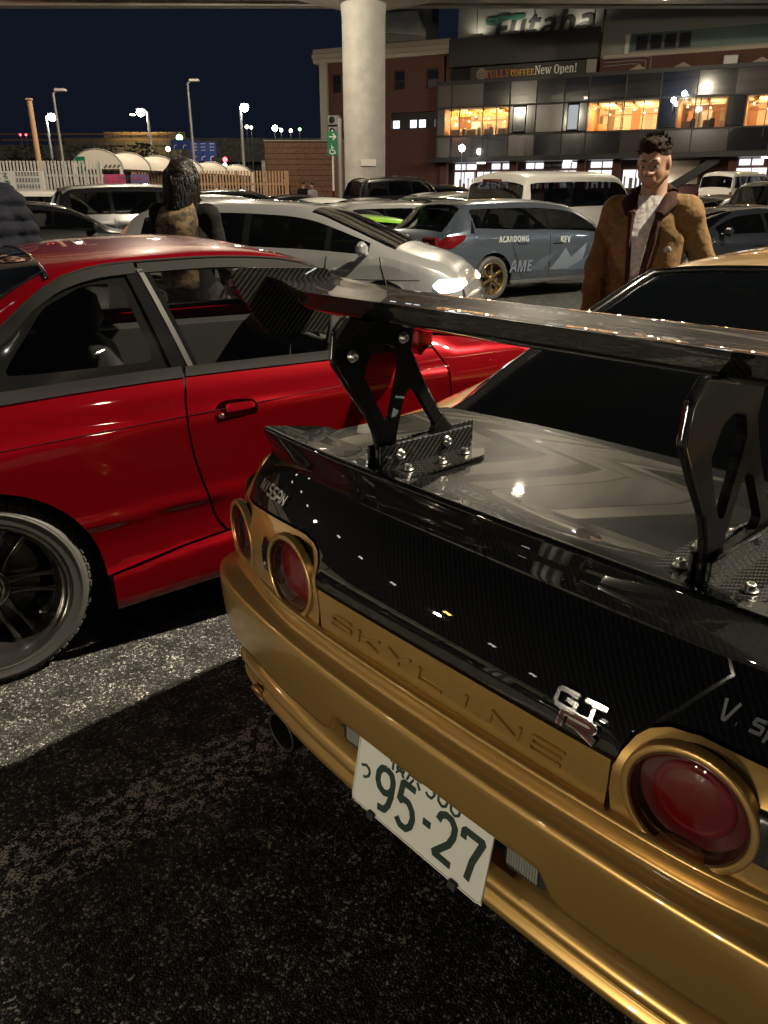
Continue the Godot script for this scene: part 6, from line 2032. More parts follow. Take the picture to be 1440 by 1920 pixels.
func rear_wing(t: Node3D) -> void:
	var w := Node3D.new()
	w.name = "rear_wing"
	t.add_child(w)
	# blade: airfoil swept from end plate to end plate
	var prof := [[-0.105, 1.283], [-0.112, 1.284], [-0.118, 1.281], [-0.121, 1.272], [-0.122, 1.256], [-0.126, 1.250], [-0.16, 1.238], [-0.22, 1.226], [-0.30, 1.223], [-0.36, 1.232], [-0.392, 1.243], [-0.403, 1.252], [-0.4035, 1.259], [-0.400, 1.2645], [-0.388, 1.2672], [-0.35, 1.2655], [-0.30, 1.2636], [-0.24, 1.2636], [-0.18, 1.2670], [-0.135, 1.2760], [-0.118, 1.2815]]
	prof = prof.slice(2)
	prof.append([-0.1185, 1.2812])
	var rows := []
	for p in prof:
		var row := PackedVector3Array()
		for k in 61:
			var x := lerpf(-0.762, 0.762, k / 60.0)
			var e := smoothstep(0.46, 0.77, absf(x))
			var zc := -0.29
			var cs := 1.0 - 0.36 * e
			row.append(Vector3(x, lerpf(p[1], 1.273 + (p[1] - 1.255) * 0.55, e), zc + (p[0] - zc) * cs - 0.03 * e))
		rows.append(row)
	var m := MB.new()
	m.grid(rows)
	for i in m.v.size():
		m.t[i] = Vector2(m.v[i].x, m.v[i].z + m.v[i].y)
	put(m.done(), "blade", M.carbon, w)
	for sg in [-1.0, 1.0]:
		m = MB.new()
		var pl := rounded(v2([-0.122, 1.303, -0.143, 1.310, -0.386, 1.297, -0.394, 1.262, -0.376, 1.152, -0.240, 1.157, -0.200, 1.166, -0.122, 1.282]), 0.018)
		var f := func(p: Vector2): return Vector3(sg * 0.766, p.y, p.x)
		m.patch(pl, f, 0.1, [], 0.006, sg > 0)
		m.patch(pl, func(p: Vector2): return Vector3(sg * 0.760, p.y, p.x), 0.1, [], 0.0, sg < 0)
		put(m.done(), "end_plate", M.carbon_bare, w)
		# stand with two openings, bolted to an angle bracket on the lid
		var outer := rounded(v2([-0.085, 1.252, -0.062, 1.23, -0.057, 1.18, -0.092, 1.128, -0.135, 1.072, -0.152, 1.035, -0.163, 0.995, -0.166, 0.956, -0.390, 0.964, -0.380, 0.985, -0.352, 1.012, -0.314, 1.057, -0.273, 1.118, -0.239, 1.180, -0.244, 1.226, -0.16, 1.236]), 0.005)
		var h1 := rounded(v2([-0.124, 1.146, -0.142, 1.190, -0.170, 1.200, -0.202, 1.190, -0.217, 1.160, -0.211, 1.130, -0.190, 1.052, -0.174, 1.054]), 0.007)
		var h2 := rounded(v2([-0.222, 1.084, -0.236, 1.106, -0.258, 1.098, -0.314, 1.020, -0.306, 1.002, -0.208, 0.995, -0.203, 1.008]), 0.006)
		m = MB.new()
		m.patch(outer, func(p: Vector2): return Vector3(sg * 0.338, p.y, p.x), 0.05, [h1, h2], 0.014, sg > 0)
		m.patch(outer, func(p: Vector2): return Vector3(sg * 0.324, p.y, p.x), 0.05, [h1, h2], 0.0, sg < 0)
		var sd := put(m.done(), "stand", M.carbon_dull, w)
		m = MB.new()
		for q in [[sg * 0.331, 0.004, 0]]:
			for ring in [outer]:
				for i in ring.size():
					var a: Vector2 = ring[i]
					var b: Vector2 = ring[(i + 1) % ring.size()]
					if a.distance_to(b) > 0.0005:
						m.tube([Vector3(sg * 0.331, a.y, a.x), Vector3(sg * 0.331, b.y, b.x)], 0.0068, 6, false)
		put(m.done(), "stand_edge", M.gloss_black, sd)
		m = MB.new()
		m.box(Vector3(sg * 0.318, 0.978, -0.285), Vector3(0.008, 0.052, 0.26), 0.003, Basis(Vector3.RIGHT, -0.02))
		m.box(Vector3(sg * 0.346, 0.978, -0.30), Vector3(0.008, 0.05, 0.30), 0.003)
		m.patch(rounded(v2([0.252, 0.175, 0.325, 0.152, 0.325, 0.44, 0.29, 0.43, 0.252, 0.385]), 0.01), func(p: Vector2): return Vector3(p.x * sg, 0.9575, -p.y), 0.1, [], 0.005, sg < 0)
		m.patch(rounded(v2([0.34, 0.152, 0.41, 0.175, 0.42, 0.40, 0.34, 0.44]), 0.01), func(p: Vector2): return Vector3(p.x * sg, 0.9575, -p.y), 0.1, [], 0.005, sg < 0)
		for i in m.v.size():
			m.t[i] = Vector2(m.v[i].x + m.v[i].y, m.v[i].z)
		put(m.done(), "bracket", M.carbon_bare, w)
		for q in [[-0.205, 0.982], [-0.335, 0.984]]:
			bolt(sd, Vector3(sg * 0.313, q[1], q[0]), Vector3(-sg, 0, 0))
		for q in [[0.285, -0.20], [0.285, -0.36], [0.272, -0.28], [0.385, -0.2], [0.385, -0.37]]:
			bolt(sd, Vector3(sg * q[0], 0.959, q[1]), Vector3.UP)
		for q in [[-0.095, 1.186], [-0.218, 1.206]]:
			bolt(sd, Vector3(sg * 0.322, q[1], q[0]), Vector3(-sg, 0, 0))
	return

func bolt(on: Node, at: Vector3, ax: Vector3) -> void:
	var m := MB.new()
	var x := ax.cross(Vector3(0.3, 0.2, 0.9)).normalized()
	m.lathe([Vector2(0.011, 0.0), Vector2(0.011, 0.002), Vector2(0.0075, 0.0022), Vector2(0.0075, 0.009), Vector2(0.006, 0.0105), Vector2(0.0035, 0.0105), Vector2(0.0032, 0.005), Vector2(0.0003, 0.005)], 14, Transform3D(Basis(x, ax, x.cross(ax)), at))
	put(m.done(), "bolt", M.bolt_steel, on)

# ------------------------------------------------------------------ the red coupe
const RB := [-0.9, 0.86, -0.1, 0.885, 0.14, 0.900, 0.45, 0.916, 0.69, 0.924, 1.23, 0.930, 1.6, 0.935, 2.0, 0.90, 2.6, 0.80, 2.95, 0.62]
const RTOP := [-0.9, 0.90, -0.55, 0.93, -0.45, 0.955, 0.0, 1.17, 0.25, 1.268, 0.45, 1.295, 0.67, 1.312, 0.85, 1.318, 1.0, 1.310, 1.12, 1.288, 1.33, 1.222, 1.475, 1.162, 1.8, 0.99, 1.85, 0.975, 2.3, 0.925, 2.7, 0.82, 2.95, 0.66]
const RRAIL := [-0.9, 0.875, -0.5, 0.90, -0.3, 0.915, -0.05, 0.975, 0.1, 1.035, 0.18, 1.085, 0.287, 1.178, 0.40, 1.238, 0.52, 1.262, 0.63, 1.268, 0.86, 1.274, 1.05, 1.266, 1.19, 1.242, 1.33, 1.165, 1.5, 1.05, 1.62, 0.975, 1.75, 0.958, 2.0, 0.92, 2.6, 0.81, 2.95, 0.63]
const RWT := [-0.9, 0.66, -0.4, 0.65, -0.1, 0.66, 0.18, 0.665, 0.4, 0.66, 0.6, 0.655, 1.0, 0.655, 1.2, 0.675, 1.35, 0.70, 1.62, 0.765, 2.0, 0.76, 2.95, 0.55]
const RY := [0.16, 0.845, 0.185, 0.866, 0.22, 0.876, 0.300, 0.880, 0.312, 0.874, 0.33, 0.848, 0.40, 0.844, 0.468, 0.8505, 0.485, 0.8585, 0.498, 0.8585, 0.53, 0.8535, 0.60, 0.857, 0.70, 0.863, 0.765, 0.866, 0.785, 0.862, 0.80, 0.853, 0.86, 0.836, 0.90, 0.818, 0.935, 0.796]

func red_x(s: float, y: float) -> float:
	var be := cub(RB, s)
	var k := 1.0
	if s > 1.9:
		k = cub([1.9, 1.0, 2.4, 0.965, 2.75, 0.86, 2.95, 0.70], s)
	if s < -0.3:
		k = cub([-0.95, 0.80, -0.7, 0.93, -0.3, 1.0], s)
	if y <= be:
		var slope := lin([0.18, 0.085, 0.31, 0.14, 0.49, 0.07, 0.78, 0.055, 0.92, 0.025], y)
		var yy := y - slope * (clampf(s, 0.0, 1.7) - 0.40)
		var arch := 0.014 * exp(-pow((s - 0.0) / 0.33, 2.0)) * smoothstep(0.3, 0.55, y) * (1.0 - smoothstep(0.7, 0.86, y))
		return (cub(RY, yy) + arch) * k * (0.80 / 0.80)
	var rail := cub(RRAIL, s)
	var f := clampf((y - be) / maxf(rail - be, 0.01), 0, 1)
	return lerpf(cub(RY, be - 0.025 * (clampf(s, 0, 1.7) - 0.4)) * k, cub(RWT, s), f) + 0.018 * sin(f * PI) * clampf((rail - be) * 4.0, 0, 1)

func red_side(sg: float, off := 0.0) -> Callable:
	return func(p: Vector2): return Vector3(sg * (red_x(p.x, p.y) + off), p.y, -p.x)

func rail_line(a: float, b: float, n: int, dy: float) -> Array:
	var o := []
	for k in n + 1:
		var s := lerpf(a, b, float(k) / n)
		o.append(Vector2(s, cub(RRAIL, s) + dy))
	return o

func belt_line(a: float, b: float, n: int, dy: float) -> Array:
	var o := []
	for k in n + 1:
		var s := lerpf(a, b, float(k) / n)
		o.append(Vector2(s, cub(RB, s) + dy))
	return o

func rev(a: Array) -> Array:
	var o := a.duplicate()
	o.reverse()
	return o

func arch_line(c: float, R: float, y0: float) -> Array:
	var o := []
	for k in 25:
		var a := PI * k / 24.0
		var p := Vector2(c - R * cos(a), 0.31 + R * sin(a) * 0.98)
		if p.y >= y0:
			o.append(p)
	return o

func make_red_car() -> void:
	var t := thing("red_coupe", "low metallic red coupe with black twin spoke wheels left of the gold car", "car", RED_AT, RED_HEAD)
	var red: Material = M.red_paint
	for sg in [-1.0, 1.0]:
		var F := red_side(sg)
		var fl: bool = sg < 0
		# rear quarter: arch cut below, window cut above
		var qp: Array = [Vector2(-0.9, 0.30), Vector2(-0.345, 0.22)] + arch_line(0.0, 0.355, 0.30) + [Vector2(0.366, 0.312)]
		qp += [Vector2(0.62, 0.355), Vector2(0.765, 0.375), Vector2(0.735, 0.43), Vector2(0.70, 0.56), Vector2(0.675, 0.66), Vector2(0.662, 0.766), Vector2(0.668, 0.84), Vector2(0.683, 0.926)]
		qp += [Vector2(0.595, 1.215), Vector2(0.59, cub(RRAIL, 0.59) - 0.001)] + rev(rail_line(-0.9, 0.58, 30, -0.001))
		var qw := [Vector2(0.045, 0.915)] + belt_line(0.1, 0.655, 8, 0.018) + [Vector2(0.672, 0.955)] + [Vector2(0.578, 1.232)] + rev(rail_line(0.10, 0.565, 14, -0.028)) + [Vector2(0.055, 0.96)]
		var m := MB.new()
		m.patch(PackedVector2Array(qp), F, 0.02, [PackedVector2Array(qw)], 0.012, fl)
		put(m.done(), "rear_quarter", red, t)
		# quarter window: glass with a wide black border, grey seal round it
		m = MB.new()
		var inner := rounded([Vector2(0.16, 0.965), Vector2(0.60, 0.972), Vector2(0.545, 1.205), Vector2(0.44, 1.205), Vector2(0.31, 1.145)], 0.03)
		m.patch(PackedVector2Array(qw), red_side(sg, -0.006), 0.06, [inner], 0.0, fl)
		var qg := put(m.done(), "quarter_window", M.gloss_black, t)
		m = MB.new()
		m.patch(inner, red_side(sg, -0.006), 0.08, [], 0.0, fl)
		put(m.done(), "pane", M.clear_glass, qg)
		m = MB.new()
		m.patch(PackedVector2Array(rail_line(0.02, 0.60, 16, -0.034) + rev(rail_line(0.02, 0.60, 16, -0.004))), red_side(sg, 0.005), 0.06, [], 0.008, fl)
		m.patch(PackedVector2Array(belt_line(-0.02, 0.684, 10, -0.006) + rev(belt_line(-0.02, 0.68, 10, 0.028))), red_side(sg, 0.006), 0.06, [], 0.012, fl)
		put(m.done(), "window_seal", M.seal_grey, qg)
		# pillar strip
		m = MB.new()
		m.patch(PackedVector2Array(v2([0.655, 0.93, 0.742, 0.928, 0.640, 1.246, 0.568, 1.236])), red_side(sg, 0.0015), 0.05, [], 0.01, fl)
		var bp := put(m.done(), "door_pillar", M.gloss_black, t)
		m = MB.new()
		m.patch(PackedVector2Array(v2([0.706, 0.935, 0.724, 0.935, 0.622, 1.244, 0.606, 1.244])), red_side(sg, 0.004), 0.05, [], 0.01, fl)
		put(m.done(), "pillar_strip", M.strip_grey, bp)
		# door below the belt, door window above
		var dp: Array = [Vector2(0.690, 0.924), Vector2(0.675, 0.84), Vector2(0.669, 0.766), Vector2(0.682, 0.66), Vector2(0.708, 0.56), Vector2(0.743, 0.43), Vector2(0.775, 0.378), Vector2(1.55, 0.47), Vector2(1.66, 0.50), Vector2(1.70, 0.62), Vector2(1.705, 0.74), Vector2(1.685, 0.86), Vector2(1.635, 0.932)] + rev(belt_line(0.70, 1.6, 12, 0.0))
		var hp := rounded(v2([0.765, 0.762, 0.905, 0.775, 0.912, 0.812, 0.89, 0.832, 0.79, 0.834, 0.757, 0.808]), 0.03)
		m = MB.new()
		m.patch(PackedVector2Array(dp), F, 0.025, [hp], 0.012, fl)
		var door := put(m.done(), "door", red, t)
		m = MB.new()
		m.patch(hp, red_side(sg, -0.028), 0.05, [], 0.0, fl)
		m.walls(hp, red_side(sg, -0.028), red_side(sg, 0.001))
		var hd := put(m.done(), "door_handle", red, door)
		m = MB.new()
		m.patch(rounded(v2([0.795, 0.797, 0.90, 0.803, 0.897, 0.823, 0.80, 0.823]), 0.012), red_side(sg, 0.006), 0.05, [], 0.02, fl)
		m.patch(rounded(v2([0.770, 0.775, 0.792, 0.776, 0.792, 0.80, 0.770, 0.80]), 0.012), red_side(sg, 0.0), 0.05, [], 0.02, fl)
		put(m.done(), "grip", red, hd)
		m = MB.new()
		m.lathe([Vector2(0.009, 0), Vector2(0.008, 0.004), Vector2(0.0005, 0.003)], 16, Transform3D(Basis(Vector3(0, 0, 1), -PI / 2 * sg), Vector3(sg * (red_x(0.78, 0.787) + 0.001), 0.787, -0.78)))
		put(m.done(), "keyhole", M.bright_metal, hd)
		m = MB.new()
		m.patch(PackedVector2Array(belt_line(0.688, 1.64, 14, -0.004) + rev(belt_line(0.692, 1.63, 14, 0.026))), red_side(sg, 0.006), 0.06, [], 0.014, fl)
		m.patch(PackedVector2Array(rail_line(0.61, 1.60, 26, -0.034) + rev(rail_line(0.61, 1.60, 26, -0.006))), red_side(sg, 0.004), 0.06, [], 0.01, fl)
		put(m.done(), "window_seal", M.seal_grey, door)
		var dg := PackedVector2Array(belt_line(0.73, 1.62, 12, 0.02) + rev(rail_line(0.63, 1.61, 22, -0.02)))
		m = MB.new()
		m.patch(dg, red_side(sg, -0.008), 0.08, [], 0.0, fl)
		put(m.done(), "door_window", M.clear_glass, door)
		# crease line as a shallow groove
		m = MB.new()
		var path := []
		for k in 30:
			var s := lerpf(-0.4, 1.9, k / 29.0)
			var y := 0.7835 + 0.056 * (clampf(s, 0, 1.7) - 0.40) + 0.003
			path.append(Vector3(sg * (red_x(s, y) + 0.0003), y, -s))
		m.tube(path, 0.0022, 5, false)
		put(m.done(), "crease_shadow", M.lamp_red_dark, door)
		# skirt
		m = MB.new()
		m.patch(PackedVector2Array(v2([0.372, 0.178, 0.70, 0.205, 1.3, 0.255, 1.78, 0.295, 1.83, 0.45, 1.70, 0.49, 1.56, 0.463, 0.78, 0.370, 0.62, 0.350, 0.368, 0.306])), F, 0.018, [], 0.05, fl)
		put(m.done(), "side_skirt", red, t)
		# front wing
		var fp: Array = [Vector2(1.668, 0.50), Vector2(1.83, 0.452), Vector2(1.80, 0.30)] + arch_line(2.16, 0.355, 0.32) + [Vector2(2.52, 0.25), Vector2(2.9, 0.28), Vector2(2.94, 0.60)] + rev(rail_line(1.66, 2.9, 20, -0.002)) + [Vector2(1.645, 0.935), Vector2(1.693, 0.86), Vector2(1.713, 0.74), Vector2(1.708, 0.62)]
		m = MB.new()
		m.patch(PackedVector2Array(fp), F, 0.05, [], 0.012, fl)
		put(m.done(), "front_wing", red, t)
		# mirror
		m = MB.new()
		m.box(Vector3(sg * 0.90, 1.0, -1.50), Vector3(0.2, 0.135, 0.11), 0.055, Basis(Vector3.UP, sg * 0.15))
		m.box(Vector3(sg * 0.80, 0.965, -1.50), Vector3(0.1, 0.04, 0.07), 0.015)
		put(m.done(), "door_mirror", red, t)
		for q in [[0.0, 0.85], [2.16, 0.85]]:
			red_wheel(t, Vector3(sg * q[1], 0.31, -q[0]), sg > 0)
	# top: roof, glass, bonnet, boot
	for q in [["boot_lid", -0.9, -0.46, "red_paint", 90.0], ["roof", -0.46, 1.13, "red_paint", 90.0], ["windscreen", 1.135, 1.80, "clear_glass", 90.0], ["bonnet", 1.805, 2.95, "red_paint", 90.0]]:
		var rows := []
		var n := int((q[2] - q[1]) / 0.06) + 2
		for i in n + 1:
			var s := lerpf(q[1], q[2], float(i) / n)
			var row := PackedVector3Array()
			for k in 25:
				row.append(red_top(s, PI * k / 24.0))
			rows.append(row)
		var m := MB.new()
		if q[0] == "roof":
			# the roof skin leaves the rear window open
			var rw := MB.new()
			var skin := MB.new()
			var all := MB.new()
			all.grid(rows)
			for i in n:
				for k in 24:
					var s := lerpf(q[1], q[2], (i + 0.5) / n)
					var ids := [i * 25 + k, i * 25 + k + 1, (i + 1) * 25 + k + 1, (i + 1) * 25 + k]
					var dst: MB = rw if s < 0.335 and s > -0.44 and k >= 3 and k < 21 else skin
					var qd := []
					for id in ids:
						qd.append(dst.vert(all.v[id], all.n[id]))
					dst.quad(qd[0], qd[1], qd[2], qd[3])
			put(skin.done(), "roof", M.red_paint, t)
			put(rw.done(), "rear_window", M.tint_glass, t)
			# headlining
			var hl := MB.new()
			var lr := []
			for r in rows.slice(int(n * 0.55)):
				var row := PackedVector3Array()
				for p in r:
					row.append(Vector3(p.x * 0.96, p.y - 0.022, p.z))
				lr.append(row)
			hl.grid(lr)
			put(hl.done(), "headlining", M.grey_cloth, t)
			var seam := []
			for k in 23:
				seam.append(red_top(0.34, PI * (k + 1) / 24.0) + Vector3(0, 0.002, 0))
			var sm := MB.new()
			sm.tube(seam, 0.006, 6)
			for sg in [-1.0, 1.0]:
				var pth := []
				for k in 9:
					pth.append(red_top(lerpf(-0.44, 0.335, k / 8.0), PI * 3 / 24.0 if sg > 0 else PI * 21 / 24.0) + Vector3(0, 0.002, 0))
				sm.tube(pth, 0.006, 6)
			put(sm.done(), "rear_window_seal", M.gloss_black, t)
		else:
			m.grid(rows)
			put(m.done(), q[0], M[q[3]], t)
	# roof moulding: a thin bright-edged gutter along each side
	for sg in [-1.0, 1.0]:
		var pth := []
		for k in 24:
			var s := lerpf(-0.05, 1.6, k / 23.0)
			pth.append(Vector3(sg * (cub(RWT, s) + 0.001), cub(RRAIL, s) - 0.002, -s))
		var m := MB.new()
		m.tube(pth, 0.0055, 6)
		put(m.done(), "roof_gutter", M.seal_grey, t)
	# tail, nose, floor
	var m2 := MB.new()
	for e in [[-0.9, 0.06], [2.95, -0.08]]:
		var rows := []
		for j in 9:
			var y := lerpf(0.28, cub(RRAIL, e[0]), j / 8.0)
			var row := PackedVector3Array()
			for k in 17:
				var f := k / 8.0 - 1.0
				row.append(Vector3(f * red_x(e[0], y), y + (0.02 * (1 - f * f) if j == 8 else 0.0), -e[0] + e[1] * (1 - f * f)))
			rows.append(row)
		m2.grid(rows)
	put(m2.done(), "bumper", M.red_paint, t)
	put(bx(Vector3(0, 0.36, -1.08), Vector3(1.12, 0.36, 3.6)), "underbody", M.well_black, t)
	for sg in [-1.0, 1.0]:
		var tl := MB.new()
		tl.box(Vector3(sg * 0.46, 0.72, 0.945), Vector3(0.42, 0.15, 0.06), 0.03, Basis(Vector3.UP, sg * 0.06))
		put(tl.done(), "taillight", M.lamp_red, t)
		put(bx(Vector3(sg * 0.5, 0.62, -3.0), Vector3(0.36, 0.12, 0.1), 0.03), "headlight", M.lamp_grey, t)
	put(bx(Vector3(0, 0.55, 0.965), Vector3(0.33, 0.165, 0.012), 0.003), "number_plate", M.plate_white, t)
	put(bx(Vector3(0, 0.30, 0.93), Vector3(1.2, 0.10, 0.08), 0.03), "rear_valance", M.trim_black, t)
	put(bx(Vector3(0, 0.955, 0.86), Vector3(1.3, 0.025, 0.12), 0.01), "boot_spoiler", M.red_paint, t)
	for sg in [-1.0, 1.0]:
		put(bx(Vector3(sg * 0.68, 0.36, -1.08), Vector3(0.24, 0.3, 1.42)), "sill_box", M.well_black, t)
		put(bx(Vector3(sg * 0.70, 0.60, -1.1), Vector3(0.20, 0.55, 1.2)), "door_card", M.seat_cloth, t)
		put(bx(Vector3(sg * 0.62, 0.74, 0.1), Vector3(0.26, 0.3, 1.1)), "rear_trim", M.grey_cloth, t)
		put(bx(Vector3(sg * 0.55, 0.75, -2.3), Vector3(0.5, 0.1, 1.0)), "inner_wing", M.well_black, t)
	put(bx(Vector3(0, 0.86, 0.30), Vector3(1.1, 0.05, 0.5), 0.02), "parcel_shelf", M.grey_cloth, t)
	for x in [0.36, -0.36]:
		seat(t, Vector3(x, 0.24, -0.80), M.seat_cloth)
		put(bx(Vector3(x * 0.9, 0.52, -0.18), Vector3(0.52, 0.16, 0.5), 0.06), "rear_seat", M.seat_cloth, t)
		put(bx(Vector3(x * 0.9, 0.72, 0.08), Vector3(0.52, 0.42, 0.14), 0.05), "rear_backrest", M.seat_cloth, t)
	put(bx(Vector3(0, 0.86, -1.62), Vector3(1.3, 0.2, 0.4), 0.08), "dashboard", M.dash_black, t)
	var sw := MB.new()
	var ring := []
	for k in 21:
		var a := TAU * k / 20.0
		ring.append(Vector3(0.36 + 0.18 * cos(a), 0.93 + 0.17 * sin(a), -1.34 - 0.06 * sin(a)))
	sw.tube(ring, 0.014, 8, false)
	sw.tube([Vector3(0.18, 0.93, -1.34), Vector3(0.36, 0.91, -1.38), Vector3(0.54, 0.93, -1.34)], 0.02, 6)
	sw.tube([Vector3(0.36, 0.91, -1.38), Vector3(0.36, 0.85, -1.6)], 0.03, 8)
	put(sw.done(), "steering_wheel", M.grey_cloth, t)

func red_top(s: float, a: float) -> Vector3:
	var rail := cub(RRAIL, s)
	var top := cub(RTOP, s)
	var wt := cub(RWT, s)
	return Vector3(wt * cos(a) * (1.0 if absf(cos(a)) > 0.99 else 1.0), rail + (top - rail) * pow(sin(a), 0.9), -s)

func red_wheel(t: Node3D, at: Vector3, right: bool) -> void:
	var key := "red"
	if not wheel_cache.has(key):
		var r := 0.316
		var rim := 0.238
		var w := 0.235
		var ty := MB.new()
		ty.lathe([Vector2(rim - 0.002, -w + 0.02), Vector2(r - 0.03, -w), Vector2(r - 0.010, -w + 0.025), Vector2(r - 0.008, -w * 0.5), Vector2(r - 0.010, -0.035), Vector2(r - 0.016, -0.018), Vector2(r - 0.022, -0.005), Vector2(r - 0.03, 0.001), Vector2(r - 0.034, 0.004), Vector2(r - 0.038, 0.002), Vector2((r + rim) / 2 + 0.004, 0.006), Vector2((r + rim) / 2, 0.0085), Vector2((r + rim) / 2 - 0.004, 0.006), Vector2(rim + 0.014, 0.002), Vector2(rim + 0.010, 0.005), Vector2(rim + 0.005, 0.0), Vector2(rim - 0.002, -0.008)], 72)
		# tread blocks round the shoulder
		var tr := MB.new()
		for k in 64:
			var b := Basis(Vector3.UP, TAU * k / 64.0)
			tr.box(b * Vector3(r - 0.008, -0.05, 0), Vector3(0.014, 0.075, 0.0235), 0.003, b * Basis(Vector3(0, 0, 1), 0.22 if k % 2 else 0.3))
			tr.box(b * Vector3(r - 0.007, -0.135, 0), Vector3(0.013, 0.07, 0.025), 0.003, b)
		var ri := MB.new()
		ri.lathe([Vector2(rim + 0.006, -0.008), Vector2(rim + 0.007, 0.0), Vector2(rim + 0.003, 0.003), Vector2(rim - 0.004, 0.001), Vector2(rim - 0.008, -0.006), Vector2(rim - 0.010, -0.020), Vector2(rim - 0.019, -0.026), Vector2(rim - 0.022, -0.034), Vector2(rim - 0.026, -0.07), Vector2(rim - 0.034, -0.078), Vector2(rim - 0.037, -0.088), Vector2(rim - 0.04, -0.2)], 96)
		ri.lathe([Vector2(0.076, -0.14), Vector2(0.074, -0.072), Vector2(0.068, -0.066), Vector2(0.052, -0.066), Vector2(0.048, -0.072), Vector2(0.046, -0.10), Vector2(0.0005, -0.10)], 40)
		var sp := MB.new()
		for k in 6:
			for e in [-1.0, 1.0]:
				var b := Basis(Vector3.UP, TAU * k / 6.0 + 0.26)
				var rows := []
				for q in 9:
					var f := q / 8.0
					var rr := lerpf(0.062, rim - 0.028, f)
					var off: float = e * lerpf(0.019, 0.030, f)
					var hw := 0.0075 + 0.010 * pow(1.0 - f, 3.0) + 0.006 * pow(f, 6.0)
					var yy := lerpf(-0.074, -0.050, f) - 0.018 * sin(f * PI) - 0.02 * pow(f, 8.0)
					var row := PackedVector3Array()
					for g in [Vector2(-1, -0.034), Vector2(-1, -0.004), Vector2(-0.62, 0), Vector2(0.62, 0), Vector2(1, -0.004), Vector2(1, -0.034)]:
						row.append(b * Vector3(rr, yy + g.y, off + g.x * hw))
					rows.append(row)
				sp.grid(rows)
		var bk := MB.new()
		bk.lathe([Vector2(0.17, -0.17), Vector2(0.17, -0.155), Vector2(0.07, -0.155)], 40)
		var nut := MB.new()
		for k in 5:
			var b := Basis(Vector3.UP, TAU * k / 5.0)
			nut.lathe([Vector2(0.009, -0.09), Vector2(0.009, -0.062), Vector2(0.006, -0.058), Vector2(0.0004, -0.058)], 10, Transform3D(Basis(), b * Vector3(0.038, -0.01, 0)))
		nut.tube([Basis(Vector3.UP, 0.72) * Vector3(rim - 0.04, -0.07, 0), Basis(Vector3.UP, 0.72) * Vector3(rim - 0.062, -0.05, 0)], 0.0045, 8)
		wheel_cache[key] = [ty.done(), ri.done(), sp.done(), bk.done(), nut.done(), tr.done()]
	var ms: Array = wheel_cache[key]
	var o := put(ms[0], "wheel", M.rubber, t)
	o.transform = Transform3D(Basis(Vector3(0, 0, 1), -PI / 2 if right else PI / 2) * Basis(Vector3.UP, 0.2), at)
	put(ms[1], "rim", M.rim_lip, o)
	put(ms[2], "spokes", M.spoke_black, o)
	put(ms[3], "brake_disc", M.brake_disc, o)
	put(ms[4], "wheel_nuts", M.bolt_steel, o)
	put(ms[5], "tread", M.rubber, o)

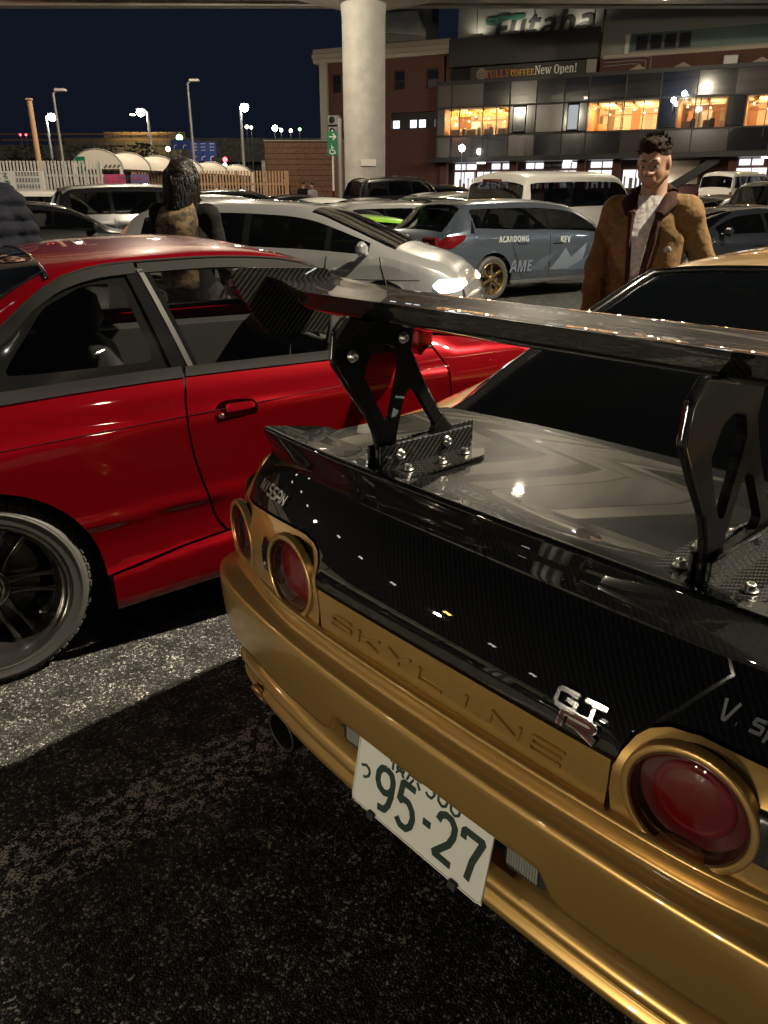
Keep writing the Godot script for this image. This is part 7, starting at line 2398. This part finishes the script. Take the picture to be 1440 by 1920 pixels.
# ------------------------------------------------------------------ people
# prims: ["c", a, b, ra, rb] tapered capsule, ["e", centre, radii] ellipsoid, ["s", centre, radii] ellipsoid taken away
func blob(m: MB, prims: Array, cell: float, k: float, wrinkle := 0.0, freq := 9.0, quilt := 0.0) -> void:
	var lo := Vector3.ONE * 1e6
	var hi := -lo
	for p in prims:
		if p[0] == "c":
			for q in [[p[1], p[3]], [p[2], p[4]]]:
				lo = lo.min(q[0] - Vector3.ONE * q[1])
				hi = hi.max(q[0] + Vector3.ONE * q[1])
		elif p[0] == "e":
			lo = lo.min(p[1] - p[2])
			hi = hi.max(p[1] + p[2])
	var pad := cell * 2.5 + k * 0.35 + wrinkle
	lo -= Vector3.ONE * pad
	hi += Vector3.ONE * pad
	var nx := int((hi.x - lo.x) / cell) + 2
	var ny := int((hi.y - lo.y) / cell) + 2
	var nz := int((hi.z - lo.z) / cell) + 2
	var f := PackedFloat32Array()
	f.resize(nx * ny * nz)
	f.fill(1.0)
	for p in prims:
		var a: Vector3
		var b: Vector3
		if p[0] == "c":
			a = p[1].min(p[2]) - Vector3.ONE * maxf(p[3], p[4])
			b = p[1].max(p[2]) + Vector3.ONE * maxf(p[3], p[4])
		else:
			a = p[1] - p[2]
			b = p[1] + p[2]
		var g := k + cell * 2.0
		var i0 := maxi(int((a.x - g - lo.x) / cell), 0)
		var i1 := mini(int((b.x + g - lo.x) / cell) + 1, nx - 1)
		var j0 := maxi(int((a.y - g - lo.y) / cell), 0)
		var j1 := mini(int((b.y + g - lo.y) / cell) + 1, ny - 1)
		var k0 := maxi(int((a.z - g - lo.z) / cell), 0)
		var k1 := mini(int((b.z + g - lo.z) / cell) + 1, nz - 1)
		var cap: bool = p[0] == "c"
		var sub: bool = p[0] == "s"
		var A: Vector3 = p[1]
		var AB := Vector3.ZERO
		var l2 := 1.0
		var ra := 0.0
		var rb := 0.0
		var R := Vector3.ONE
		var rm := 1.0
		if cap:
			AB = p[2] - A
			l2 = maxf(AB.length_squared(), 1e-8)
			ra = p[3]
			rb = p[4]
		else:
			R = p[2]
			rm = minf(R.x, minf(R.y, R.z))
		for i in range(i0, i1 + 1):
			for j in range(j0, j1 + 1):
				for q in range(k0, k1 + 1):
					var w := lo + Vector3(i, j, q) * cell - A
					var d: float
					if cap:
						var t := clampf(w.dot(AB) / l2, 0.0, 1.0)
						d = (w - AB * t).length() - ra - (rb - ra) * t
					else:
						d = ((w / R).length() - 1.0) * rm
					var id := (i * ny + j) * nz + q
					var o := f[id]
					if sub:
						f[id] = maxf(o, -d)
					else:
						var h := maxf(k - absf(o - d), 0.0) / k
						f[id] = minf(o, d) - h * h * k * 0.25
	if wrinkle > 0.0:
		var nz3 := FastNoiseLite.new()
		nz3.seed = 5
		nz3.frequency = freq * 0.045
		nz3.fractal_octaves = 3
		for i in nx:
			for j in ny:
				for q in nz:
					var id := (i * ny + j) * nz + q
					if absf(f[id]) < 0.06:
						f[id] += wrinkle * nz3.get_noise_3d(i * cell * 12.0 + j * cell * 7.0, j * cell * 16.0, q * cell * 12.0) - quilt * absf(sin((lo.y + j * cell) * 42.0))
	# surface nets
	var ids := PackedInt32Array()
	ids.resize(nx * ny * nz)
	ids.fill(-1)
	var off := []
	for c in 8:
		off.append(((c & 1) * ny + ((c >> 1) & 1)) * nz + ((c >> 2) & 1))
	for i in nx - 1:
		for j in ny - 1:
			for q in nz - 1:
				var id := (i * ny + j) * nz + q
				var s := f[id] < 0.0
				if s == (f[id + off[1]] < 0.0) and s == (f[id + off[2]] < 0.0) and s == (f[id + off[3]] < 0.0) and s == (f[id + off[4]] < 0.0) and s == (f[id + off[5]] < 0.0) and s == (f[id + off[6]] < 0.0) and s == (f[id + off[7]] < 0.0):
					continue
				var sum := Vector3.ZERO
				var cnt := 0
				for e in [[0, 1], [0, 2], [0, 4], [1, 3], [1, 5], [2, 3], [2, 6], [4, 5], [4, 6], [3, 7], [5, 7], [6, 7]]:
					var va := f[id + off[e[0]]]
					var vb := f[id + off[e[1]]]
					if (va < 0.0) != (vb < 0.0):
						var t := va / (va - vb)
						sum += Vector3(e[0] & 1, (e[0] >> 1) & 1, (e[0] >> 2) & 1).lerp(Vector3(e[1] & 1, (e[1] >> 1) & 1, (e[1] >> 2) & 1), t)
						cnt += 1
				var nn := Vector3(f[id + off[1]] + f[id + off[3]] + f[id + off[5]] + f[id + off[7]] - f[id] - f[id + off[2]] - f[id + off[4]] - f[id + off[6]], f[id + off[2]] + f[id + off[3]] + f[id + off[6]] + f[id + off[7]] - f[id] - f[id + off[1]] - f[id + off[4]] - f[id + off[5]], f[id + off[4]] + f[id + off[5]] + f[id + off[6]] + f[id + off[7]] - f[id] - f[id + off[1]] - f[id + off[2]] - f[id + off[3]])
				ids[id] = m.vert(lo + (Vector3(i, j, q) + sum / cnt) * cell, nn.normalized())
	for i in range(1, nx - 1):
		for j in range(1, ny - 1):
			for q in range(1, nz - 1):
				var id := (i * ny + j) * nz + q
				var s := f[id] < 0.0
				if s != (f[id + off[1]] < 0.0):
					qd(m, ids, id, id - nz, id - nz - 1, id - 1)
				if s != (f[id + off[2]] < 0.0):
					qd(m, ids, id, id - ny * nz, id - ny * nz - 1, id - 1)
				if s != (f[id + off[4]] < 0.0):
					qd(m, ids, id, id - ny * nz, id - ny * nz - nz, id - nz)

func qd(m: MB, ids: PackedInt32Array, a: int, b: int, c: int, d: int) -> void:
	if ids[a] >= 0 and ids[b] >= 0 and ids[c] >= 0 and ids[d] >= 0:
		m.quad(ids[a], ids[b], ids[c], ids[d])

func head_prims() -> Array:
	return [["e", Vector3(0, 0.035, -0.012), Vector3(0.074, 0.088, 0.094)], ["e", Vector3(0, -0.025, 0.022), Vector3(0.063, 0.074, 0.068)], ["e", Vector3(0, -0.078, 0.048), Vector3(0.040, 0.024, 0.034)], ["c", Vector3(-0.05, -0.05, 0.0), Vector3(0.0, -0.078, 0.05), 0.028, 0.024], ["c", Vector3(0.05, -0.05, 0.0), Vector3(0.0, -0.078, 0.05), 0.028, 0.024], ["c", Vector3(-0.036, 0.026, 0.074), Vector3(0.036, 0.026, 0.074), 0.013, 0.013], ["c", Vector3(0, 0.022, 0.086), Vector3(0, -0.022, 0.108), 0.009, 0.0125], ["e", Vector3(-0.012, -0.024, 0.092), Vector3(0.010, 0.008, 0.011)], ["e", Vector3(0.012, -0.024, 0.092), Vector3(0.010, 0.008, 0.011)], ["c", Vector3(-0.018, -0.051, 0.080), Vector3(0.018, -0.051, 0.080), 0.008, 0.008], ["c", Vector3(-0.016, -0.060, 0.079), Vector3(0.016, -0.060, 0.079), 0.008, 0.008], ["s", Vector3(-0.031, 0.004, 0.098), Vector3(0.015, 0.008, 0.022)], ["s", Vector3(0.031, 0.004, 0.098), Vector3(0.015, 0.008, 0.022)], ["e", Vector3(-0.077, 0.0, -0.008), Vector3(0.010, 0.030, 0.018)], ["e", Vector3(0.077, 0.0, -0.008), Vector3(0.010, 0.030, 0.018)]]

func hand(m: MB, wrist: Vector3, dir: Vector3, palm: Vector3, sg: float, cell := 0.004) -> void:
	var d := dir.normalized()
	var n := (palm - d * palm.dot(d)).normalized()
	var s := d.cross(n) * sg
	var pr := [["c", wrist - d * 0.03, wrist + d * 0.02, 0.026, 0.027]]
	for q in [-0.026, -0.009, 0.009, 0.026]:
		pr.append(["c", wrist + d * 0.015 + s * q * 0.7, wrist + d * 0.088 + s * q, 0.015, 0.012])
	for q in 4:
		var ln: float = [0.068, 0.078, 0.074, 0.058][q]
		var p: Vector3 = wrist + d * 0.088 + s * [0.029, 0.0095, -0.0095, -0.028][q]
		var dd := d
		for j in 3:
			var seg: float = ln * [0.45, 0.32, 0.26][j]
			dd = (dd + n * [0.18, 0.4, 0.38][j]).normalized()
			pr.append(["c", p, p + dd * seg, 0.0092 - j * 0.0006, 0.0086 - j * 0.0008])
			p += dd * seg
	var tp := wrist + d * 0.022 + s * 0.026
	var td := (d * 0.75 + s * 0.6 + n * 0.35).normalized()
	for j in 3:
		pr.append(["c", tp, tp + td * [0.04, 0.032, 0.026][j], 0.0135 - j * 0.0018, 0.0118 - j * 0.0015])
		tp += td * [0.04, 0.032, 0.026][j]
		td = (td + d * 0.25 + n * 0.15).normalized()
	blob(m, pr, cell, 0.008)

# a standing figure; J overrides joints (in the figure's own axes: x to its left when seen from the front, z forward)
func figure(called: String, label: String, at: Vector3, head_deg: float, H: float, J: Dictionary, look: Dictionary, cell := 0.014) -> Node3D:
	var t := thing(called, label, "person", at + Vector3(0, ground_y(at.z), 0), 0.0)
	t.rotation.y = deg_to_rad(head_deg)
	var k := H / 1.78
	var P := {"pelvis": Vector3(0, 0.95, 0), "waist": Vector3(0, 1.08, 0.0), "chest": Vector3(0, 1.28, 0.0), "neck": Vector3(0, 1.48, -0.015), "head": Vector3(0, 1.655, 0.015), "sl": Vector3(0.185, 1.425, -0.01), "sr": Vector3(-0.185, 1.425, -0.01), "el": Vector3(0.24, 1.14, -0.03), "er": Vector3(-0.24, 1.14, -0.03), "wl": Vector3(0.25, 0.88, 0.03), "wr": Vector3(-0.25, 0.88, 0.03), "hl": Vector3(0.09, 0.92, 0), "hr": Vector3(-0.09, 0.92, 0), "kl": Vector3(0.10, 0.50, 0.02), "kr": Vector3(-0.10, 0.50, 0.02), "al": Vector3(0.105, 0.085, -0.02), "ar": Vector3(-0.105, 0.085, -0.02)}
	for j in P:
		P[j] = (J[j] if J.has(j) else P[j]) * k
	var near := cell < 0.02
	# skin: the whole body as one mesh
	var m := MB.new()
	var body := [["c", P.neck + Vector3(0, 0.1, 0.0) * k, P.neck - Vector3(0, 0.05, 0), 0.060 * k, 0.066 * k], ["c", P.sl, P.sr, 0.05 * k, 0.05 * k], ["c", P.chest + Vector3(0.07, 0.04, 0), P.waist + Vector3(0.045, 0, 0), 0.092 * k, 0.088 * k], ["c", P.chest + Vector3(-0.07, 0.04, 0), P.waist + Vector3(-0.045, 0, 0), 0.092 * k, 0.088 * k], ["c", P.waist, P.pelvis, 0.11 * k, 0.115 * k]]
	for s in ["l", "r"]:
		body.append(["c", P["s" + s], P["e" + s], 0.047 * k, 0.038 * k])
		body.append(["c", P["e" + s], P["w" + s], 0.040 * k, 0.027 * k])
		body.append(["c", P["h" + s], P["k" + s], 0.085 * k, 0.055 * k])
		body.append(["c", P["k" + s], P["a" + s], 0.054 * k, 0.037 * k])
		body.append(["c", P["a" + s] - Vector3(0, 0.035, 0.04), P["a" + s] + Vector3(0, -0.045, 0.14), 0.036 * k, 0.032 * k])
	blob(m, body, maxf(cell, 0.016), 0.06 * k)
	var hb := Basis.from_euler(look.get("turn", Vector3.ZERO)) * Basis.from_scale(Vector3.ONE * look.get("head", 1.0))
	m.xf = Transform3D(hb * k, P.head)
	blob(m, head_prims(), 0.0045 if near else 0.02, 0.016)
	m.xf = Transform3D()
	for s in ["l", "r"]:
		var d: Vector3 = (P["w" + s] - P["e" + s]).normalized()
		if near:
			hand(m, P["w" + s] + d * 0.02, look.get("hand_dir_" + s, d), Vector3(-1 if s == "l" else 1, 0, 0.3), 1.0 if s == "l" else -1.0)
		else:
			blob(m, [["c", P["w" + s], P["w" + s] + d * 0.14, 0.035, 0.03]], 0.025, 0.03)
	put(m.done(), "body", M[look.get("skin", "skin")], t)
	if near:
		for sx in [-1.0, 1.0]:
			m = MB.new()
			m.xf = Transform3D(hb * k, P.head)
			m.lathe([Vector2(0.0005, 0.0125), Vector2(0.009, 0.0095), Vector2(0.0125, 0.0), Vector2(0.009, -0.0095), Vector2(0.0005, -0.0125)], 14, Transform3D(Basis(), Vector3(sx * 0.031, 0.007, 0.072)))
			var ey := put(m.done(), "eye", M.eye_white, t)
			m = MB.new()
			m.xf = Transform3D(hb * k, P.head)
			m.disc(Vector3(sx * 0.031, 0.006, 0.0851), Vector3(0, 0, 1), 0.0058, 14)
			put(m.done(), "iris", M.eye_dark, ey)
			m = MB.new()
			m.xf = Transform3D(hb * k, P.head)
			m.tube([Vector3(sx * 0.013, 0.033, 0.0885), Vector3(sx * 0.03, 0.038, 0.0855), Vector3(sx * 0.048, 0.034, 0.074)], [0.0028, 0.0036, 0.0018], 6)
			put(m.done(), "eyebrow", M[look.hair], t)
	# clothes
	var g: float = look.get("bulk", 0.022)
	m = MB.new()
	var hem: Vector3 = P.pelvis - Vector3(0, look.get("hem", 0.06), 0)
	var ja := [["c", P.sl, P.sr, 0.056 * k + g, 0.056 * k + g], ["c", P.neck - Vector3(0, 0.045, 0.01), P.sl, 0.062 * k, 0.056 * k + g], ["c", P.neck - Vector3(0, 0.045, 0.01), P.sr, 0.062 * k, 0.056 * k + g], ["c", P.chest + Vector3(0.066, 0.03, 0), hem + Vector3(0.062, 0, 0), 0.104 * k + g, 0.102 * k + g], ["c", P.chest + Vector3(-0.066, 0.03, 0), hem + Vector3(-0.062, 0, 0), 0.104 * k + g, 0.102 * k + g], ["c", P.neck - Vector3(0, 0.03, 0), P.chest, 0.062 * k, 0.1 * k]]
	for s in ["l", "r"]:
		ja.append(["c", P["s" + s], P["e" + s], 0.058 * k + g, 0.048 * k + g])
		ja.append(["c", P["e" + s], P["w" + s], 0.048 * k + g, 0.036 * k + g])
	if look.get("open", false):
		ja.append(["s", Vector3(0, 1.50, 0.07) * k, Vector3(0.062, 0.13, 0.075)])
	blob(m, ja, cell, 0.022, look.get("wrinkle", 0.012), 10.0, look.get("quilt", 0.0))
	var jm := put(m.done(), "jacket", M[look.jacket], t)
	m = MB.new()
	var tr := [["c", P.waist - Vector3(0, 0.03, 0), P.pelvis, 0.12 * k, 0.13 * k]]
	for s in ["l", "r"]:
		tr.append(["c", P["h" + s], P["k" + s], 0.098 * k, 0.075 * k])
		tr.append(["c", P["k" + s], P["a" + s] - Vector3(0, 0.03, 0), 0.074 * k, 0.062 * k])
	blob(m, tr, maxf(cell, 0.016), 0.05, 0.008, 8.0)
	put(m.done(), "trousers", M[look.get("trousers", "trouser_dark")], t)
	m = MB.new()
	for s in ["l", "r"]:
		blob(m, [["c", P["a" + s] - Vector3(0, 0.045, 0.05), P["a" + s] + Vector3(0, -0.05, 0.15), 0.046 * k, 0.038 * k]], 0.02, 0.02)
	put(m.done(), "shoes", M.shoe_black, t)
	# hair
	m = MB.new()
	m.xf = Transform3D(hb * k, P.head)
	var hp: Array = look.get("hair_prims", [["e", Vector3(0, 0.058, -0.020), Vector3(0.080, 0.078, 0.094)], ["e", Vector3(0, 0.105, 0.030), Vector3(0.055, 0.034, 0.050)], ["s", Vector3(0, -0.03, 0.105), Vector3(0.090, 0.088, 0.085)], ["s", Vector3(0, -0.085, -0.01), Vector3(0.14, 0.075, 0.14)]])
	blob(m, hp, 0.005 if near else 0.02, 0.02, 0.007 if near else 0.0, 40.0)
	put(m.done(), "hair", M[look.hair], t)
	return t

func make_people() -> void:
	# the man in the brown work jacket beyond the gold roof
	var t := figure("person", "person in an open brown work jacket with dark collar, head turned aside", Vector3(1.335, 0, -4.12), -24.0, 1.755, {"sl": Vector3(0.172, 1.415, -0.01), "sr": Vector3(-0.172, 1.415, -0.01), "neck": Vector3(0, 1.50, -0.015), "er": Vector3(-0.238, 1.14, 0.02), "wr": Vector3(-0.245, 0.88, 0.07), "el": Vector3(0.285, 1.16, -0.09), "wl": Vector3(0.18, 0.95, 0.05), "head": Vector3(-0.01, 1.632, 0.035)}, {"jacket": "jacket_brown", "hair": "hair_brown", "turn": Vector3(0.24, -0.14, 0.03), "wrinkle": 0.011, "bulk": 0.014, "open": true, "head": 0.95, "hem": 0.05}, 0.011)
	var m := MB.new()
	var z := func(p: Vector2): return Vector3(p.x, p.y, 0.155 - 0.9 * (p.x + 0.02) * (p.x + 0.02) - 0.55 * maxf(p.y - 1.28, 0.0) - 0.12 * maxf(1.15 - p.y, 0.0))
	m.patch(PackedVector2Array(v2([-0.06, 1.47, 0.05, 1.47, 0.012, 1.25, -0.012, 1.08, -0.03, 1.0, -0.06, 1.08, -0.062, 1.25])), z, 0.03, [], 0.02)
	put(m.done(), "shirt", M.shirt_white, t)
	m = MB.new()
	for q in [[-0.115, -0.07, -0.055], [0.105, 0.045, -0.005]]:
		m.tube([Vector3(q[0] * 0.8, 1.475, -0.02), Vector3(q[0] * 0.85, 1.44, 0.055), Vector3(q[1] * 1.2, 1.385, 0.115)], [0.034, 0.042, 0.026], 8, true, 0.55)
		m.tube([Vector3(q[1] * 1.1, 1.385, 0.108), Vector3(q[1], 1.25, 0.158), Vector3(q[2], 1.0, 0.165), Vector3(q[2], 0.88, 0.15)], [0.016, 0.011, 0.010, 0.009], 8)
	m.tube([Vector3(-0.09, 1.475, -0.02), Vector3(-0.05, 1.50, -0.085), Vector3(0.05, 1.50, -0.085), Vector3(0.09, 1.475, -0.02)], 0.032, 8)
	put(m.done(), "collar", M.collar_brown, t)
	m = MB.new()
	m.lathe([Vector2(0.016, -0.01), Vector2(0.016, 0.003), Vector2(0.0005, 0.004)], 16, Transform3D(Basis(Vector3.RIGHT, PI / 2), Vector3(0.115, 1.225, 0.150)))
	put(m.done(), "chest_badge", M.shirt_grey, t)
	m = MB.new()
	m.lathe([Vector2(0.0005, 0.005), Vector2(0.0045, 0.0), Vector2(0.0005, -0.005)], 8, Transform3D(Basis(), Vector3(0.055, 1.605, -0.03)))
	put(m.done(), "ear_stud", M.chrome, t)
	m = MB.new()
	m.xf = Transform3D(Basis.from_euler(Vector3(0.24, -0.14, 0.03)) * 0.94, Vector3(-0.01, 1.632, 0.035) * 0.986)
	for k in 260:
		var a := rng.randf() * TAU
		var e := rng.randf_range(0.15, 1.35)
		var d := Vector3(cos(a) * cos(e), sin(e), sin(a) * cos(e))
		if d.z > 0.45 and d.y < 0.75:
			continue
		var p := Vector3(0, 0.055, -0.02) + Vector3(d.x * 0.078, d.y * 0.078, d.z * 0.092)
		var ln := 0.012 + 0.02 * maxf(d.y, 0.0)
		m.tube([p, p + (d * 0.6 + Vector3(rng.randf_range(-0.5, 0.5), 0.2, rng.randf_range(-0.1, 0.9))).normalized() * ln], [0.0045, 0.0008], 5, false)
	put(m.done(), "hair_tufts", M.hair_brown, t)
	# the long haired person seen from behind
	var hair := [["e", Vector3(0, 0.05, -0.01), Vector3(0.088, 0.092, 0.105)], ["c", Vector3(-0.05, 0.02, -0.05), Vector3(-0.075, -0.22, -0.07), 0.055, 0.04], ["c", Vector3(0.05, 0.02, -0.05), Vector3(0.07, -0.24, -0.075), 0.055, 0.038], ["c", Vector3(0, 0.03, -0.07), Vector3(0.01, -0.27, -0.095), 0.06, 0.045], ["c", Vector3(0.085, -0.02, 0.0), Vector3(0.10, -0.2, -0.03), 0.03, 0.018], ["c", Vector3(-0.085, -0.02, 0.0), Vector3(-0.095, -0.15, 0.0), 0.028, 0.015], ["s", Vector3(0, -0.04, 0.12), Vector3(0.075, 0.1, 0.09)]]
	var w := figure("person", "person with long dark wavy hair seen from behind in a tan and black jacket", Vector3(-1.33, 0, -5.5), 168.0, 1.70, {"el": Vector3(0.23, 1.16, 0.02), "er": Vector3(-0.24, 1.15, 0.03), "wl": Vector3(0.17, 1.0, 0.2), "wr": Vector3(-0.2, 0.97, 0.18)}, {"jacket": "jacket_black", "hair": "hair_black", "hair_prims": hair, "turn": Vector3(0.1, 0.25, 0.05), "wrinkle": 0.009, "bulk": 0.012}, 0.012)
	m = MB.new()
	m.patch(rounded(v2([-0.13, 0.90, 0.14, 0.90, 0.15, 1.15, 0.155, 1.33, 0.11, 1.44, 0.0, 1.46, -0.11, 1.44, -0.15, 1.33, -0.13, 1.12]), 0.04), func(p: Vector2): return Vector3(p.x, p.y, -0.168 + 1.5 * p.x * p.x + 0.28 * maxf(p.y - 1.3, 0.0) + 1.6 * pow(maxf(p.y - 1.36, 0.0), 1.5) + 0.006 * sin(p.y * 40.0 + p.x * 21.0)), 0.03, [], 0.03, true)
	put(m.done(), "back_panel", M.camo_cloth, w)
	m = MB.new()
	m.xf = Transform3D(Basis.from_euler(Vector3(0.1, 0.25, 0.05)), Vector3(0, 1.58, 0.015))
	for k in 330:
		var x := rng.randf_range(-0.118, 0.118)
		var pth := []
		var ph := rng.randf() * TAU
		var ln := rng.randf_range(0.26, 0.40)
		for j in 8:
			var f := j / 7.0
			var yy := 0.11 - f * ln
			var rad := 0.085 + 0.02 * smoothstep(0.0, 0.6, f)
			var back := sqrt(maxf(0.0, 1.0 - pow(x / 0.125, 2.0)))
			pth.append(Vector3(x * (0.55 + 0.45 * smoothstep(0.0, 0.35, f)) + 0.007 * sin(f * 11.0 + ph), yy, -0.012 - rad * back * (0.55 + 0.45 * smoothstep(0.0, 0.3, f)) - 0.012 * f + 0.006 * cos(f * 9.0 + ph)))
		m.tube(pth, [0.002, 0.0036, 0.0036, 0.0034, 0.003, 0.0026, 0.002, 0.0008], 5, false)
	put(m.done(), "hair_locks", M.hair_black, w)
	# the one at the left edge in a navy quilted jacket, hand on the roof
	figure("person", "person in a navy quilted jacket cut off by the left edge of the picture", Vector3(-2.06, 0, -4.12), 60.0, 1.78, {"el": Vector3(0.27, 1.16, 0.04), "wl": Vector3(0.21, 1.16, 0.25), "sl": Vector3(0.19, 1.42, 0.0)}, {"jacket": "jacket_navy", "hair": "hair_black", "turn": Vector3(0, 0.2, 0), "wrinkle": 0.012, "bulk": 0.03, "quilt": 0.018, "skin": "skin"}, 0.014)
	# small figures further back
	for p in [["person with black hair before the pink banner behind the black sedan", -8.0, -20.5, 20.0, 1.66, "jacket_black", "hair_black"], ["person with grey hair far left between the black sedan and fence", -9.6, -21.5, 40.0, 1.52, "shirt_grey", "hair_grey"], ["person in dark clothes with a pale face by the red tail lamp", -4.15, -34.5, 30.0, 1.8, "jacket_navy", "hair_black"], ["person with black hair and dark coat before the boarded wall", -3.25, -33.5, 200.0, 1.65, "jacket_black", "hair_black"], ["person with brown hair right of the dark coat by the boarded wall", -2.85, -33.0, -40.0, 1.6, "shirt_grey", "hair_brown"], ["person in a pink shirt standing left of the column", -1.35, -35.0, 30.0, 1.66, "shirt_pink", "hair_black"]]:
		figure("person", p[0], Vector3(p[1], 0, p[2]), p[3], p[4], {}, {"jacket": p[5], "hair": p[6], "skin": "skin"}, 0.034)
